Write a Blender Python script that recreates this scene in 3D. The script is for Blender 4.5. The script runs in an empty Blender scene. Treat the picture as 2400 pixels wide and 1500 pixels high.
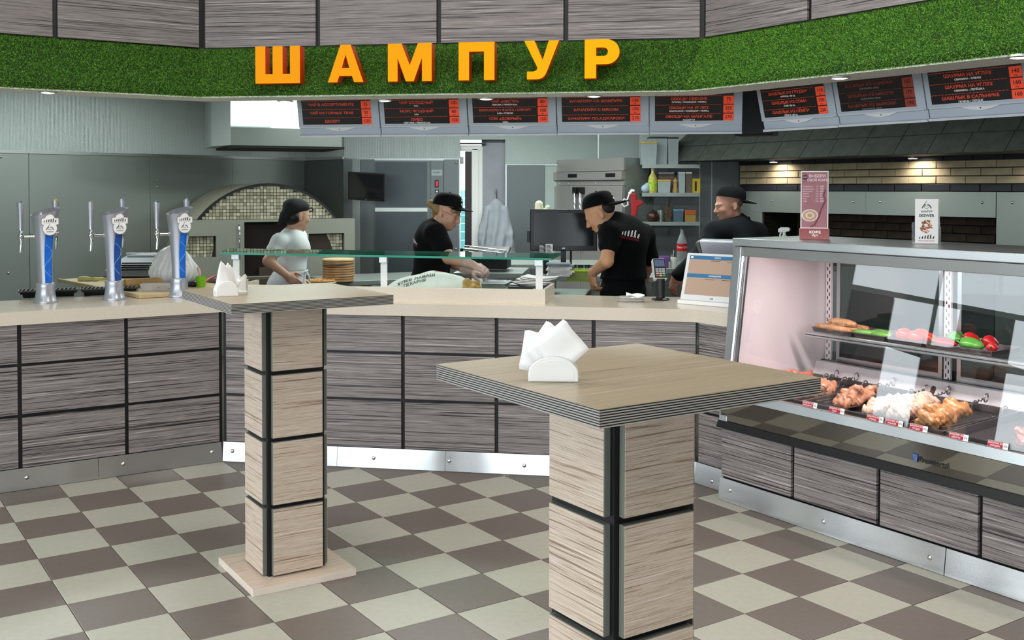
import bpy, bmesh, math, random
import numpy as np
from mathutils import Vector, Matrix
from mathutils.bvhtree import BVHTree

random.seed(7); rng = np.random.default_rng(7)
sc = bpy.context.scene
COL = sc.collection
PI = math.pi

# ------------------------------------------------------------------ camera
FPX, CXP, CYP, HC = 2488.06, 1200.0, 508.0, 1.5934
PITCH, ROLL = -0.0261724, 0.0014869
_r = Vector((1, 0, 0)); _w = Vector((0, math.cos(PITCH), math.sin(PITCH))); _u = Vector((0, -math.sin(PITCH), math.cos(PITCH)))
_r, _u = _r * math.cos(ROLL) + _u * math.sin(ROLL), _u * math.cos(ROLL) - _r * math.sin(ROLL)
cam = bpy.data.cameras.new('camera'); camo = bpy.data.objects.new('camera', cam); COL.objects.link(camo)
camo.matrix_world = Matrix(((_r.x, _u.x, -_w.x, 0), (_r.y, _u.y, -_w.y, 0), (_r.z, _u.z, -_w.z, HC), (0, 0, 0, 1)))
cam.sensor_width = 36; cam.lens = FPX / 2400 * 36; cam.shift_y = -(750 - CYP) / 2400; cam.clip_end = 200
sc.camera = camo

# ------------------------------------------------------------------ exposure, world, daylight
sc.view_settings.view_transform = 'Standard'; sc.view_settings.look = 'None'
sc.view_settings.gamma = 1; sc.view_settings.use_curve_mapping = False
sc.view_settings.exposure = -0.48
WORLD = 9.0
w = bpy.data.worlds.new('sky'); sc.world = w; w.use_nodes = True
bg = w.node_tree.nodes['Background']; bg.inputs[0].default_value = (0.86, 0.94, 1.0, 1); bg.inputs[1].default_value = WORLD
sc.cycles.max_bounces = 8; sc.cycles.diffuse_bounces = 4; sc.cycles.glossy_bounces = 4
sc.cycles.transparent_max_bounces = 16; sc.cycles.transmission_bounces = 6
sc.cycles.sample_clamp_indirect = 6.0; sc.cycles.caustics_reflective = False; sc.cycles.caustics_refractive = False

def area(name, loc, direction, sx, sy, power, color=(1, 1, 1), portal=False):
    l = bpy.data.lights.new(name, 'AREA'); l.shape = 'RECTANGLE'; l.size = sx; l.size_y = sy; l.energy = power; l.color = color
    o = bpy.data.objects.new(name, l); COL.objects.link(o); o.location = loc
    o.rotation_euler = Vector(direction).to_track_quat('-Z', 'Y').to_euler()
    if portal: l.cycles.is_portal = True
    return o
# portals in the hall's window openings (they only guide the sampling of the sky)
area('window_portal', (-6.93, 0.75, 1.92), (1, 0, 0), 13.8, 3.35, 1, portal=True)
area('window_portal', (-1.9, -5.93, 1.75), (0, 1, 0), 9.8, 3.1, 1, portal=True)
# hall ceiling lamps
for x, y in ((-2.2, 3.6), (-0.6, 3.9), (0.9, 3.6), (-2.6, 0.0), (0.6, 0.0), (2.4, 1.8)):
    area('hall_ceiling_lamp', (x, y, 3.86), (0, 0, -1), 0.6, 0.6, 42, (1, 0.97, 0.93))
# kitchen fluorescent lamps
for x, y in ((-3.6, 8.6), (-2.2, 10.2), (-0.6, 8.4), (-0.4, 10.6), (0.9, 9.4), (1.6, 7.4)):
    area('kitchen_ceiling_lamp', (x, y, 2.62), (0, 0, -1), 1.2, 0.3, 52, (0.9, 1.0, 0.95))

# ------------------------------------------------------------------ helpers
def lin(h):
    h = h.lstrip('#'); c = [int(h[i:i + 2], 16) / 255 for i in (0, 2, 4)]
    return tuple((x / 12.92 if x <= 0.04045 else ((x + 0.055) / 1.055) ** 2.4) for x in c) + (1,)

def at(px, py, Y):
    d = _w + _r * ((px - CXP) / FPX) - _u * ((py - CYP) / FPX)
    t = Y / d.y
    return Vector((d.x * t, Y, HC + d.z * t))
def topx(P):
    P = Vector(P) - Vector((0, 0, HC)); d = P.dot(_w)
    if d <= 0.05: return (-9e9, -9e9)
    return (CXP + FPX * P.dot(_r) / d, CYP - FPX * P.dot(_u) / d)

_mats = {}
def mat(name, col='#808080', rough=0.5, metal=0.0, var=0.06, scale=6.0, bump=0.0, bscale=40.0, emit=0.0, ecol=None, spec=0.5, stretch=None, coat=0.0, trans=0.0, alpha=1.0, ior=1.45):
    """principled material, its colour varied by a noise and its relief by another"""
    if name in _mats: return _mats[name]
    m = bpy.data.materials.new(name); m.use_nodes = True; _mats[name] = m
    nt = m.node_tree; b = nt.nodes['Principled BSDF']; N = nt.nodes.new; L = nt.links.new
    c = lin(col) if isinstance(col, str) else tuple(col)
    b.inputs['Base Color'].default_value = c; b.inputs['Roughness'].default_value = rough; b.inputs['Metallic'].default_value = metal
    b.inputs['Specular IOR Level'].default_value = spec; b.inputs['Coat Weight'].default_value = coat; b.inputs['IOR'].default_value = ior
    b.inputs['Transmission Weight'].default_value = trans; b.inputs['Alpha'].default_value = alpha
    tc = None
    def coords():
        tc = N('ShaderNodeTexCoord'); mp = N('ShaderNodeMapping'); L(tc.outputs['Object'], mp.inputs[0])
        if stretch: mp.inputs['Scale'].default_value = stretch
        return mp.outputs[0]
    if var:
        v = coords(); n = N('ShaderNodeTexNoise'); n.inputs['Scale'].default_value = scale; n.inputs['Detail'].default_value = 4; L(v, n.inputs[0])
        r = N('ShaderNodeValToRGB'); lo, hi = 1 - var, 1 + var
        r.color_ramp.elements[0].position = 0.3; r.color_ramp.elements[1].position = 0.7
        r.color_ramp.elements[0].color = tuple(x * lo for x in c[:3]) + (1,); r.color_ramp.elements[1].color = tuple(min(1, x * hi) for x in c[:3]) + (1,)
        L(n.outputs[0], r.inputs[0]); L(r.outputs[0], b.inputs['Base Color'])
    if bump:
        v = coords(); n = N('ShaderNodeTexNoise'); n.inputs['Scale'].default_value = bscale; n.inputs['Detail'].default_value = 3; L(v, n.inputs[0])
        bp = N('ShaderNodeBump'); bp.inputs['Strength'].default_value = bump; bp.inputs['Distance'].default_value = 0.004; L(n.outputs[0], bp.inputs['Height']); L(bp.outputs[0], b.inputs['Normal'])
    if emit:
        b.inputs['Emission Color'].default_value = lin(ecol) if ecol else c; b.inputs['Emission Strength'].default_value = emit
    return m

def grain(name, stops, kx=1.3, kz=75.0, fine=260.0, rough=0.45, bump=0.15, axis='z', warm=None):
    """striped wood laminate: long streaks along local x, stacked along local z (or y)"""
    if name in _mats: return _mats[name]
    m = bpy.data.materials.new(name); m.use_nodes = True; _mats[name] = m
    nt = m.node_tree; b = nt.nodes['Principled BSDF']; N = nt.nodes.new; L = nt.links.new
    b.inputs['Roughness'].default_value = rough
    tc = N('ShaderNodeTexCoord'); oi = N('ShaderNodeObjectInfo')
    off = N('ShaderNodeVectorMath'); off.operation = 'SCALE'; cx = N('ShaderNodeCombineXYZ')
    for i in range(3): L(oi.outputs['Random'], cx.inputs[i])
    L(cx.outputs[0], off.inputs[0]); off.inputs['Scale'].default_value = 37.0
    ad = N('ShaderNodeVectorMath'); ad.operation = 'ADD'; L(tc.outputs['Object'], ad.inputs[0]); L(off.outputs[0], ad.inputs[1])
    def nz(sx, sz, det, dist):
        mp = N('ShaderNodeMapping'); L(ad.outputs[0], mp.inputs[0])
        mp.inputs['Scale'].default_value = (sx, sx, sz) if axis == 'z' else (sx, sz, sx)
        n = N('ShaderNodeTexNoise'); n.inputs['Scale'].default_value = 1; n.inputs['Detail'].default_value = det; n.inputs['Distortion'].default_value = dist
        n.inputs['Roughness'].default_value = 0.62
        L(mp.outputs[0], n.inputs[0]); return n.outputs[0]
    a = nz(kx, kz, 5, 0.25); f2 = nz(kx * 4, fine, 2, 0.0)
    mx = N('ShaderNodeMix'); mx.data_type = 'FLOAT'; mx.inputs[0].default_value = 0.33; L(a, mx.inputs[2]); L(f2, mx.inputs[3])
    r = N('ShaderNodeValToRGB'); e = r.color_ramp.elements
    while len(e) < len(stops): e.new(0.5)
    for k, (p, c) in enumerate(stops): e[k].position = p; e[k].color = lin(c)
    L(mx.outputs[0], r.inputs[0]); L(r.outputs[0], b.inputs['Base Color'])
    bp = N('ShaderNodeBump'); bp.inputs['Strength'].default_value = bump; bp.inputs['Distance'].default_value = 0.002
    L(mx.outputs[0], bp.inputs['Height']); L(bp.outputs[0], b.inputs['Normal'])
    return m

def steel(name, col='#b9bdbd', rough=0.32, stretch=(2, 2, 90), wav=0.25, metal=0.95):
    """brushed stainless sheet with a slight dent in it"""
    if name in _mats: return _mats[name]
    m = bpy.data.materials.new(name); m.use_nodes = True; _mats[name] = m
    nt = m.node_tree; b = nt.nodes['Principled BSDF']; N = nt.nodes.new; L = nt.links.new
    b.inputs['Base Color'].default_value = lin(col); b.inputs['Metallic'].default_value = metal; b.inputs['Roughness'].default_value = rough
    tc = N('ShaderNodeTexCoord'); mp = N('ShaderNodeMapping'); mp.inputs['Scale'].default_value = stretch; L(tc.outputs['Object'], mp.inputs[0])
    n = N('ShaderNodeTexNoise'); n.inputs['Scale'].default_value = 1.5; n.inputs['Detail'].default_value = 6; L(mp.outputs[0], n.inputs[0])
    mr = N('ShaderNodeMapRange'); mr.inputs['To Min'].default_value = rough - 0.03; mr.inputs['To Max'].default_value = rough + 0.05
    L(n.outputs[0], mr.inputs[0]); L(mr.outputs[0], b.inputs['Roughness'])
    n2 = N('ShaderNodeTexNoise'); n2.inputs['Scale'].default_value = 2.2; n2.inputs['Detail'].default_value = 1; mp2 = N('ShaderNodeMapping'); mp2.inputs['Scale'].default_value = (1, 1, 0.3); L(tc.outputs['Object'], mp2.inputs[0]); L(mp2.outputs[0], n2.inputs[0])
    bp = N('ShaderNodeBump'); bp.inputs['Strength'].default_value = wav; bp.inputs['Distance'].default_value = 0.03; L(n2.outputs[0], bp.inputs['Height']); L(bp.outputs[0], b.inputs['Normal'])
    return m

def glass(name, tint=(1, 1, 1), refl=1.0, rough=0.0):
    """clear sheet glass: straight-through view plus a Fresnel mirror"""
    if name in _mats: return _mats[name]
    m = bpy.data.materials.new(name); m.use_nodes = True; _mats[name] = m
    nt = m.node_tree; N = nt.nodes.new; L = nt.links.new
    nt.nodes.remove(nt.nodes['Principled BSDF']); out = nt.nodes['Material Output']
    t = N('ShaderNodeBsdfTransparent'); t.inputs[0].default_value = tuple(tint) + (1,)
    g = N('ShaderNodeBsdfGlossy'); g.inputs['Roughness'].default_value = rough
    fr = N('ShaderNodeFresnel'); ge = N('ShaderNodeNewGeometry'); ir = N('ShaderNodeMapRange'); ir.inputs['To Min'].default_value = 1.5; ir.inputs['To Max'].default_value = 1 / 1.5; L(ge.outputs['Backfacing'], ir.inputs[0]); L(ir.outputs[0], fr.inputs[0])
    mu = N('ShaderNodeMath'); mu.operation = 'MULTIPLY'; mu.inputs[1].default_value = refl; mu.use_clamp = True; L(fr.outputs[0], mu.inputs[0])
    mx = N('ShaderNodeMixShader'); L(mu.outputs[0], mx.inputs[0]); L(t.outputs[0], mx.inputs[1]); L(g.outputs[0], mx.inputs[2]); L(mx.outputs[0], out.inputs[0])
    return m

class MB:
    """collects faces; part()/obj() turn them into one mesh"""
    def __init__(s): s.v = []; s.f = []; s.m = []; s.cur = 0; s.M = None
    def add(s, vs, fs):
        o = len(s.v)
        for p in vs:
            p = Vector(p)
            if s.M is not None: p = s.M @ p
            s.v.append((p.x, p.y, p.z))
        for q in fs: s.f.append(tuple(i + o for i in q)); s.m.append(s.cur)
        return s
    def mi(s, i): s.cur = i; return s
    def tr(s, M): s.M = M; return s
    def box(s, x0, x1, y0, y1, z0, z1):
        return s.add([(x0, y0, z0), (x1, y0, z0), (x1, y1, z0), (x0, y1, z0), (x0, y0, z1), (x1, y0, z1), (x1, y1, z1), (x0, y1, z1)],
                     [(0, 3, 2, 1), (4, 5, 6, 7), (0, 1, 5, 4), (1, 2, 6, 5), (2, 3, 7, 6), (3, 0, 4, 7)])
    def hexa(s, P): return s.add(P, [(0, 3, 2, 1), (4, 5, 6, 7), (0, 1, 5, 4), (1, 2, 6, 5), (2, 3, 7, 6), (3, 0, 4, 7)])
    def prism(s, poly, a, b, ax='z'):
        """poly (2d, counter-clockwise) extruded from a to b along ax; for ax='y' the poly is (x,z), for 'x' it is (y,z)"""
        n = len(poly)
        f = {'z': lambda p, t: (p[0], p[1], t), 'y': lambda p, t: (p[0], t, p[1]), 'x': lambda p, t: (t, p[0], p[1])}[ax]
        vs = [f(p, a) for p in poly] + [f(p, b) for p in poly]
        fs = [tuple(range(n)), tuple(range(2 * n - 1, n - 1, -1))] + [(i, i + n, (i + 1) % n + n, (i + 1) % n) for i in range(n)]
        return s.add(vs, fs)
    def quad(s, a, b, c, d): return s.add([a, b, c, d], [(0, 1, 2, 3)])
    def ringloft(s, rings, cap=True, closed=False):
        n = len(rings[0]); vs = [p for r in rings for p in r]; fs = []
        m = len(rings)
        for k in range(m if closed else m - 1):
            for i in range(n):
                a, b = k * n, ((k + 1) % m) * n
                fs.append((a + i, a + (i + 1) % n, b + (i + 1) % n, b + i))
        if cap and not closed: fs.append(tuple(range(n - 1, -1, -1))); fs.append(tuple(range((m - 1) * n, m * n)))
        return s.add(vs, fs)
    def tube(s, pts, r, n=8, cap=True, closed=False):
        pts = [Vector(p) for p in pts]; rings = []; prev = None
        for i, p in enumerate(pts):
            a = pts[i - 1] if (i > 0 or closed) else p; b = pts[(i + 1) % len(pts)] if (i < len(pts) - 1 or closed) else p
            t = (b - a).normalized()
            if prev is None:
                u = t.orthogonal().normalized()
            else:
                u = (prev - t * prev.dot(t)).normalized()
            prev = u; v = t.cross(u); rr = r[i] if isinstance(r, (list, tuple)) else r
            rings.append([p + (u * math.cos(2 * PI * k / n) + v * math.sin(2 * PI * k / n)) * rr for k in range(n)])
        return s.ringloft(rings, cap, closed)
    def lathe(s, prof, n=20, c=(0, 0, 0), cap=True):
        rings = [[(c[0] + r * math.cos(2 * PI * k / n), c[1] + r * math.sin(2 * PI * k / n), c[2] + z) for k in range(n)] for r, z in prof]
        return s.ringloft(rings, cap)
    def ball(s, c, r, n=12, m=8):
        if not isinstance(r, (tuple, list)): r = (r, r, r)
        prof = [(math.sin(PI * k / m), -math.cos(PI * k / m)) for k in range(m + 1)]
        rings = [[(c[0] + r[0] * max(q, 0.002) * math.cos(2 * PI * k / n), c[1] + r[1] * max(q, 0.002) * math.sin(2 * PI * k / n), c[2] + r[2] * z) for k in range(n)] for q, z in prof]
        return s.ringloft(rings, True)
    def disc(s, c, r, n=16, nrm='-y', t=0.001):
        """flat coin of thickness t facing nrm"""
        if nrm == '-y': return s.prism([(c[0] + r * math.cos(2 * PI * k / n), c[2] + r * math.sin(2 * PI * k / n)) for k in range(n)], c[1], c[1] - t, 'y')
        return s.prism([(c[0] + r * math.cos(2 * PI * k / n), c[1] + r * math.sin(2 * PI * k / n)) for k in range(n)], c[2], c[2] + t, 'z')
    def mesh(s, name, mats):
        me = bpy.data.meshes.new(name); me.from_pydata(s.v, [], s.f)
        for m in (mats if isinstance(mats, (list, tuple)) else [mats]): me.materials.append(m)
        if any(s.m): me.polygons.foreach_set('material_index', s.m)
        return me

def finish(me, smooth=None, fixn=True):
    if fixn:
        bm = bmesh.new(); bm.from_mesh(me); bmesh.ops.recalc_face_normals(bm, faces=bm.faces); bm.to_mesh(me); bm.free()
    if smooth is not None:
        me.shade_smooth()
        if smooth < 180: me.set_sharp_from_angle(angle=math.radians(smooth))
    me.update()
    return me

def tag(o, label=None, cat=None, group=None, kind=None):
    if label: o['label'] = label
    if cat: o['category'] = cat
    if group: o['group'] = group
    if kind: o['kind'] = kind
    return o

def link(name, data, parent=None, loc=(0, 0, 0), rotz=0.0):
    o = bpy.data.objects.new(name, data); COL.objects.link(o)
    o.location = loc; o.rotation_euler = (0, 0, rotz)
    if parent is not None: o.parent = parent
    return o

def thing(name, label, cat, loc=(0, 0, 0), rotz=0.0, group=None):
    o = link(name, None, None, loc, rotz); o.empty_display_size = 0.05
    return tag(o, label, cat, group)

def part(T, name, mb, mats, smooth=None, loc=(0, 0, 0), rotz=0.0, bevel=0.0, seg=2, label=None):
    me = finish(mb.mesh(name, mats), smooth)
    o = link(name, me, T, loc, rotz)
    if bevel:
        bv = o.modifiers.new('bevel', 'BEVEL'); bv.width = bevel; bv.segments = seg; bv.limit_method = 'ANGLE'; bv.angle_limit = math.radians(40)
        bv.harden_normals = False
    if label: o['label'] = label
    return o

def solo(name, mb, mats, label, cat, group=None, smooth=None, loc=(0, 0, 0), rotz=0.0, bevel=0.0):
    o = part(None, name, mb, mats, smooth, loc, rotz, bevel); return tag(o, label, cat, group)

def struct(name, mb, mats, parent=None, loc=(0, 0, 0), rotz=0.0, smooth=None, bevel=0.0):
    o = part(parent, name, mb, mats, smooth, loc, rotz, bevel)
    if parent is None: o['kind'] = 'structure'
    return o

_cb = {}
def cbox(sx, sy, sz, bev, m):
    """bevelled box mesh, shared by pieces alike"""
    k = (round(sx, 4), round(sy, 4), round(sz, 4), bev, m.name)
    if k not in _cb:
        bm = bmesh.new(); bmesh.ops.create_cube(bm, size=1.0)
        bmesh.ops.scale(bm, vec=(sx, sy, sz), verts=bm.verts)
        if bev: bmesh.ops.bevel(bm, geom=list(bm.edges), offset=bev, segments=1, affect='EDGES', profile=0.5)
        me = bpy.data.meshes.new('piece'); bm.to_mesh(me); bm.free(); me.materials.append(m); _cb[k] = me
    return _cb[k]
def piece(T, name, c, s, m, bev=0.0015, rotz=0.0):
    return link(name, cbox(s[0], s[1], s[2], bev, m), T, c, rotz)

_rv = {}
def rivet(T, name, c, r, m, ax='-y'):
    """domed cap screw on a face that looks along ax"""
    k = (round(r, 4), m.name, ax)
    if k not in _rv:
        mb = MB()
        if ax == '-y': mb.M = Matrix.Rotation(PI / 2, 4, 'X')
        mb.lathe([(r * 0.99, 0), (r, r * 0.18), (r * 0.8, r * 0.5), (r * 0.42, r * 0.72), (0.0005, r * 0.78)], 12)
        _rv[k] = finish(mb.mesh(name, m), 60)
    return link(name, _rv[k], T, c)

def copy_tree(o, parent=None):
    c = o.copy(); COL.objects.link(c)
    if parent is not None: c.parent = parent
    for ch in list(o.children): copy_tree(ch, c)
    return c

def text_mb(mb, body, size, M, align='CENTER', bold=0.0, ext=0.0):
    """lettering as flat geometry, added to mb through matrix M (text lies in local xy)"""
    cu = bpy.data.curves.new('lettering', 'FONT'); cu.body = body; cu.size = size; cu.align_x = align; cu.align_y = 'CENTER'
    cu.offset = bold * size; cu.extrude = ext; cu.resolution_u = 3
    o = bpy.data.objects.new('lettering', cu); COL.objects.link(o)
    dg = bpy.context.evaluated_depsgraph_get(); dg.update()
    me = bpy.data.meshes.new_from_object(o.evaluated_get(dg))
    old = mb.M; mb.M = M if old is None else old @ M
    mb.add([v.co for v in me.vertices], [tuple(p.vertices) for p in me.polygons]); mb.M = old
    bpy.data.objects.remove(o); bpy.data.curves.remove(cu); bpy.data.meshes.remove(me)
UPRIGHT = Matrix.Rotation(PI / 2, 4, 'X')       # text plane xy -> xz, readable from -y
def upr(x, y, z): return Matrix.Translation((x, y, z)) @ UPRIGHT

# signed-distance modelling for bodies, cloth, bags and food
def _smin(a, b, k):
    h = np.maximum(k - np.abs(a - b), 0) / k
    return np.minimum(a, b) - h * h * k * 0.25
def nets(D, o, res):
    nx, ny, nz = D.shape; S = D < 0
    acc = np.zeros((nx - 1, ny - 1, nz - 1, 3), np.float32); cnt = np.zeros((nx - 1, ny - 1, nz - 1), np.float32)
    for ax in range(3):
        oth = [k for k in range(3) if k != ax]
        for da in (0, 1):
            for db in (0, 1):
                sl0 = [None] * 3; sl1 = [None] * 3
                sl0[ax] = slice(0, -1); sl1[ax] = slice(1, None)
                for k, d in zip(oth, (da, db)):
                    q = slice(1, None) if d else slice(0, -1); sl0[k] = q; sl1[k] = q
                a = D[tuple(sl0)]; b = D[tuple(sl1)]
                cr = (a < 0) != (b < 0); t = np.where(cr, a / np.where(cr, a - b, 1), 0)
                cnt += cr; acc[..., ax] += t
                acc[..., oth[0]] += cr * da; acc[..., oth[1]] += cr * db
    cell = cnt > 0; idx = np.full(cell.shape, -1, np.int64); idx[cell] = np.arange(cell.sum())
    g = np.argwhere(cell); V = (g + acc[cell] / cnt[cell][:, None]) * res + np.array(o)
    F = []
    for ax in range(3):
        oth = [k for k in range(3) if k != ax]
        sl0 = [slice(1, -1)] * 3; sl1 = [slice(1, -1)] * 3; sl0[ax] = slice(0, -1); sl1[ax] = slice(1, None)
        a = S[tuple(sl0)]; b = S[tuple(sl1)]; e = np.argwhere(a != b)
        if not len(e): continue
        flip = a[tuple(e.T)]
        base = e.copy(); 
        for k in oth: base[:, k] += 1
        qs = []
        for d0, d1 in ((0, 0), (1, 0), (1, 1), (0, 1)):
            c = base.copy(); c[:, oth[0]] -= d0; c[:, oth[1]] -= d1
            qs.append(idx[c[:, 0], c[:, 1], c[:, 2]])
        q = np.stack(qs, 1)
        if ax == 1: flip = ~flip
        q = np.where(flip[:, None], q, q[:, ::-1]); F.append(q)
    return V, np.concatenate(F)
def sdf(prims, res, k=0.02, cuts=()):
    """prims: ('c', a, b, ra, rb[, k]) tapered limb; ('e', c, (rx,ry,rz), R or None[, k]) ellipsoid -> vertices, quads"""
    bb = []
    for p in prims:
        if p[0] == 'c':
            a, b = np.array(p[1]), np.array(p[2]); r = max(p[3], p[4]); bb.append((np.minimum(a, b) - r, np.maximum(a, b) + r))
        else:
            c = np.array(p[1]); r = max(p[2]); bb.append((c - r, c + r))
    lo = np.min([b[0] for b in bb], 0) - 3 * res; hi = np.max([b[1] for b in bb], 0) + 3 * res
    n = np.ceil((hi - lo) / res).astype(int) + 1
    D = np.full(n, 9.0, np.float32); axs = [lo[i] + np.arange(n[i]) * res for i in range(3)]
    for p, (l, h) in zip(prims, bb):
        kk = p[5] if len(p) > 5 and p[0] == 'c' else (p[4] if len(p) > 4 and p[0] == 'e' else k)
        m = kk + 2 * res
        i0 = np.maximum(((l - m - lo) / res).astype(int), 0); i1 = np.minimum(((h + m - lo) / res).astype(int) + 2, n)
        X = np.stack(np.meshgrid(*[axs[i][i0[i]:i1[i]] for i in range(3)], indexing='ij'), -1).astype(np.float32)
        if p[0] == 'c':
            a = np.array(p[1], np.float32); ba = np.array(p[2], np.float32) - a; L2 = max(float(ba @ ba), 1e-9)
            t = np.clip((X - a) @ ba / L2, 0, 1); d = np.linalg.norm(X - a - t[..., None] * ba, axis=-1) - (p[3] + (p[4] - p[3]) * t)
        else:
            q = X - np.array(p[1], np.float32)
            if p[3] is not None: q = q @ np.array(p[3], np.float32)
            r = np.array(p[2], np.float32); k0 = np.linalg.norm(q / r, axis=-1); k1 = np.linalg.norm(q / (r * r), axis=-1)
            d = k0 * (k0 - 1) / np.maximum(k1, 1e-6); d = np.where(k0 < 1e-4, -min(p[2]), d)
        sl = tuple(slice(i0[i], i1[i]) for i in range(3)); D[sl] = _smin(D[sl], d, max(kk, 1e-4))
    for c, nr in cuts:
        c = np.array(c, np.float32); nr = np.array(nr, np.float32); nr /= np.linalg.norm(nr)
        pl = (axs[0][:, None, None] - c[0]) * nr[0] + (axs[1][None, :, None] - c[1]) * nr[1] + (axs[2][None, None, :] - c[2]) * nr[2]
        D = np.maximum(D, pl.astype(np.float32))
    return nets(D, lo, res)
def sdf_part(T, name, prims, res, m, k=0.02, cuts=(), label=None, warp=None):
    V, F = sdf(prims, res, k, cuts)
    if warp is not None: V = warp(V)
    o0 = np.array(T.location) if T is not None else np.zeros(3)
    me = bpy.data.meshes.new(name); me.from_pydata((V - o0).tolist(), [], F.tolist()); me.materials.append(m); finish(me, 180)
    o = link(name, me, T)
    if label: o['label'] = label
    return o
def basis(f, up=(0, 0, 1)):
    """columns forward, left, up"""
    f = Vector(f).normalized(); l = Vector(up).cross(f).normalized(); u = f.cross(l)
    return np.array([[f.x, l.x, u.x], [f.y, l.y, u.y], [f.z, l.z, u.z]])
# ------------------------------------------------------------------ plan of the place
YAW = 0.589224; AR = YAW - PI / 2; AC = -0.16268
U2 = Vector((math.cos(YAW), math.sin(YAW))); V2 = Vector((math.cos(AR), math.sin(AR)))
PB = Vector((-1.69, 6.182)); PC = Vector((1.003, 5.74)); PD = Vector((1.08, 5.434))
def local(px, py, o, a, off=0.0):
    """where the sight line through a pixel meets the vertical plane y=off of the frame (o, a): local x and z"""
    ux = Vector((math.cos(a), math.sin(a))); n = Vector((-ux.y, ux.x)); A = Vector(o[:2]) + n * off
    d = at(px, py, 1.0); t = n.dot(A) / n.dot(d.xy)
    return ((d.xy * t - A).dot(ux), HC + (d.z - HC) * t)
def onz(px, py, z):
    d = at(px, py, 1.0); t = (z - HC) / (d.z - HC); return Vector((d.x * t, t, z))
def F3(o, a, x, y, z=0.0):
    return Vector((o[0] + x * math.cos(a) - y * math.sin(a), o[1] + x * math.sin(a) + y * math.cos(a), z))
def offset_poly(P, y):
    """polyline shifted sideways by y (to its left), corners mitred"""
    P = [Vector(p[:2]) for p in P]; out = []
    for i, p in enumerate(P):
        ns = []
        if i > 0: d = (p - P[i - 1]).normalized(); ns.append(Vector((-d.y, d.x)))
        if i < len(P) - 1: d = (P[i + 1] - p).normalized(); ns.append(Vector((-d.y, d.x)))
        n = sum(ns, Vector((0, 0))).normalized(); out.append(p + n * (y / n.dot(ns[0])))
    return out

# ------------------------------------------------------------------ materials used in many places
ZEB = grain('dark striped laminate', [(0.405, '#151212'), (0.45, '#5c5554'), (0.50, '#948c8a'), (0.555, '#6c6463'), (0.62, '#bcb5b2')], kx=0.9, kz=150, fine=320, rough=0.42)
BEI = grain('pale striped laminate', [(0.41, '#8a7260'), (0.455, '#c9b7a5'), (0.50, '#d3c4b4'), (0.55, '#b29c86'), (0.62, '#ddd0c3')], kx=1.5, kz=230, fine=420, rough=0.45)
TOP = grain('taupe table laminate', [(0.38, '#85785f'), (0.47, '#aa9c84'), (0.54, '#9a8c74'), (0.63, '#bcb098')], kx=1.0, kz=110, rough=0.36, axis='y', bump=0.05)
CREAM = mat('cream solid surface', '#d8cdbd', 0.28, var=0.04, scale=160)
BLACK = mat('black backing board', '#0c0c10', 0.45, var=0.0)
BLKP = mat('black plastic', '#141416', 0.38, var=0.1)
DARK = mat('charcoal rubber', '#1d1e20', 0.6)
STEEL = steel('brushed stainless steel')
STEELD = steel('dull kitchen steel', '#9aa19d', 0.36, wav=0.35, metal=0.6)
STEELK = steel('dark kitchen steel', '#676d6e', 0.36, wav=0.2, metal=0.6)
CHROME = mat('polished chrome', '#d5d8da', 0.09, 1.0, var=0.0)
SILVER = mat('silver lacquer', '#b9bcc6', 0.3, 0.65, var=0.03)
WHITE = mat('white plastic', '#ecebea', 0.4, var=0.02)
PAPER = mat('white paper', '#f2f1ef', 0.75, var=0.02)
CERAM = mat('white glazed ceramic', '#eeeeec', 0.14, var=0.01)
PAINTW = mat('white wall paint', '#d9d9d6', 0.7, var=0.02)
GREYP = mat('grey green wall paint', '#a9b5b2', 0.6, var=0.03)
TILEL = mat('light floor tile', '#adab9d', 0.33, var=0.05, scale=30, bump=0.05, bscale=220)
TILED = mat('dark floor tile', '#6b615a', 0.36, var=0.06, scale=30, bump=0.05, bscale=220)
GROUT = mat('tile grout', '#4e463c', 0.85)
EDGEG = mat('grey edge band', '#6d7068', 0.4, var=0.03)

# ------------------------------------------------------------------ floor
TO = Vector((-2.53683, 5.27601))
mb = MB(); mb.box(-9, 8, -7, 15, -0.12, -0.003); floor = struct('floor', mb, GROUT)
def tile_mesh(m, name):
    s, b = 0.1485, 0.0016; mb = MB()
    v = [(x * (s - b), y * (s - b), 0.0) for x, y in ((-1, -1), (1, -1), (1, 1), (-1, 1))] + [(x * s, y * s, -0.0012) for x, y in ((-1, -1), (1, -1), (1, 1), (-1, 1))] + [(x * s, y * s, -0.004) for x, y in ((-1, -1), (1, -1), (1, 1), (-1, 1))]
    mb.add(v, [(0, 1, 2, 3)] + [(i + 4, (i + 1) % 4 + 4, (i + 1) % 4, i) for i in range(4)] + [(i + 8, (i + 1) % 4 + 8, (i + 1) % 4 + 4, i + 4) for i in range(4)])
    return finish(mb.mesh(name, m))
tm = (tile_mesh(TILEL, 'tile'), tile_mesh(TILED, 'tile'))
far = MB(); seen = []
counter_line = [F3(PB, YAW, -6, 0), PB, PC, F3(PC, AR, 6, 0)]
def in_hall(p):
    n = Vector((-U2.y, U2.x)); nc = Vector((-math.sin(AC), math.cos(AC))); nr = Vector((-V2.y, V2.x))
    q = Vector((p.x, p.y))
    return (q - PB).dot(n) < 0.22 and (q - PB).dot(nc) < 0.22 and (q - PC).dot(nr) < 0.22
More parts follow.
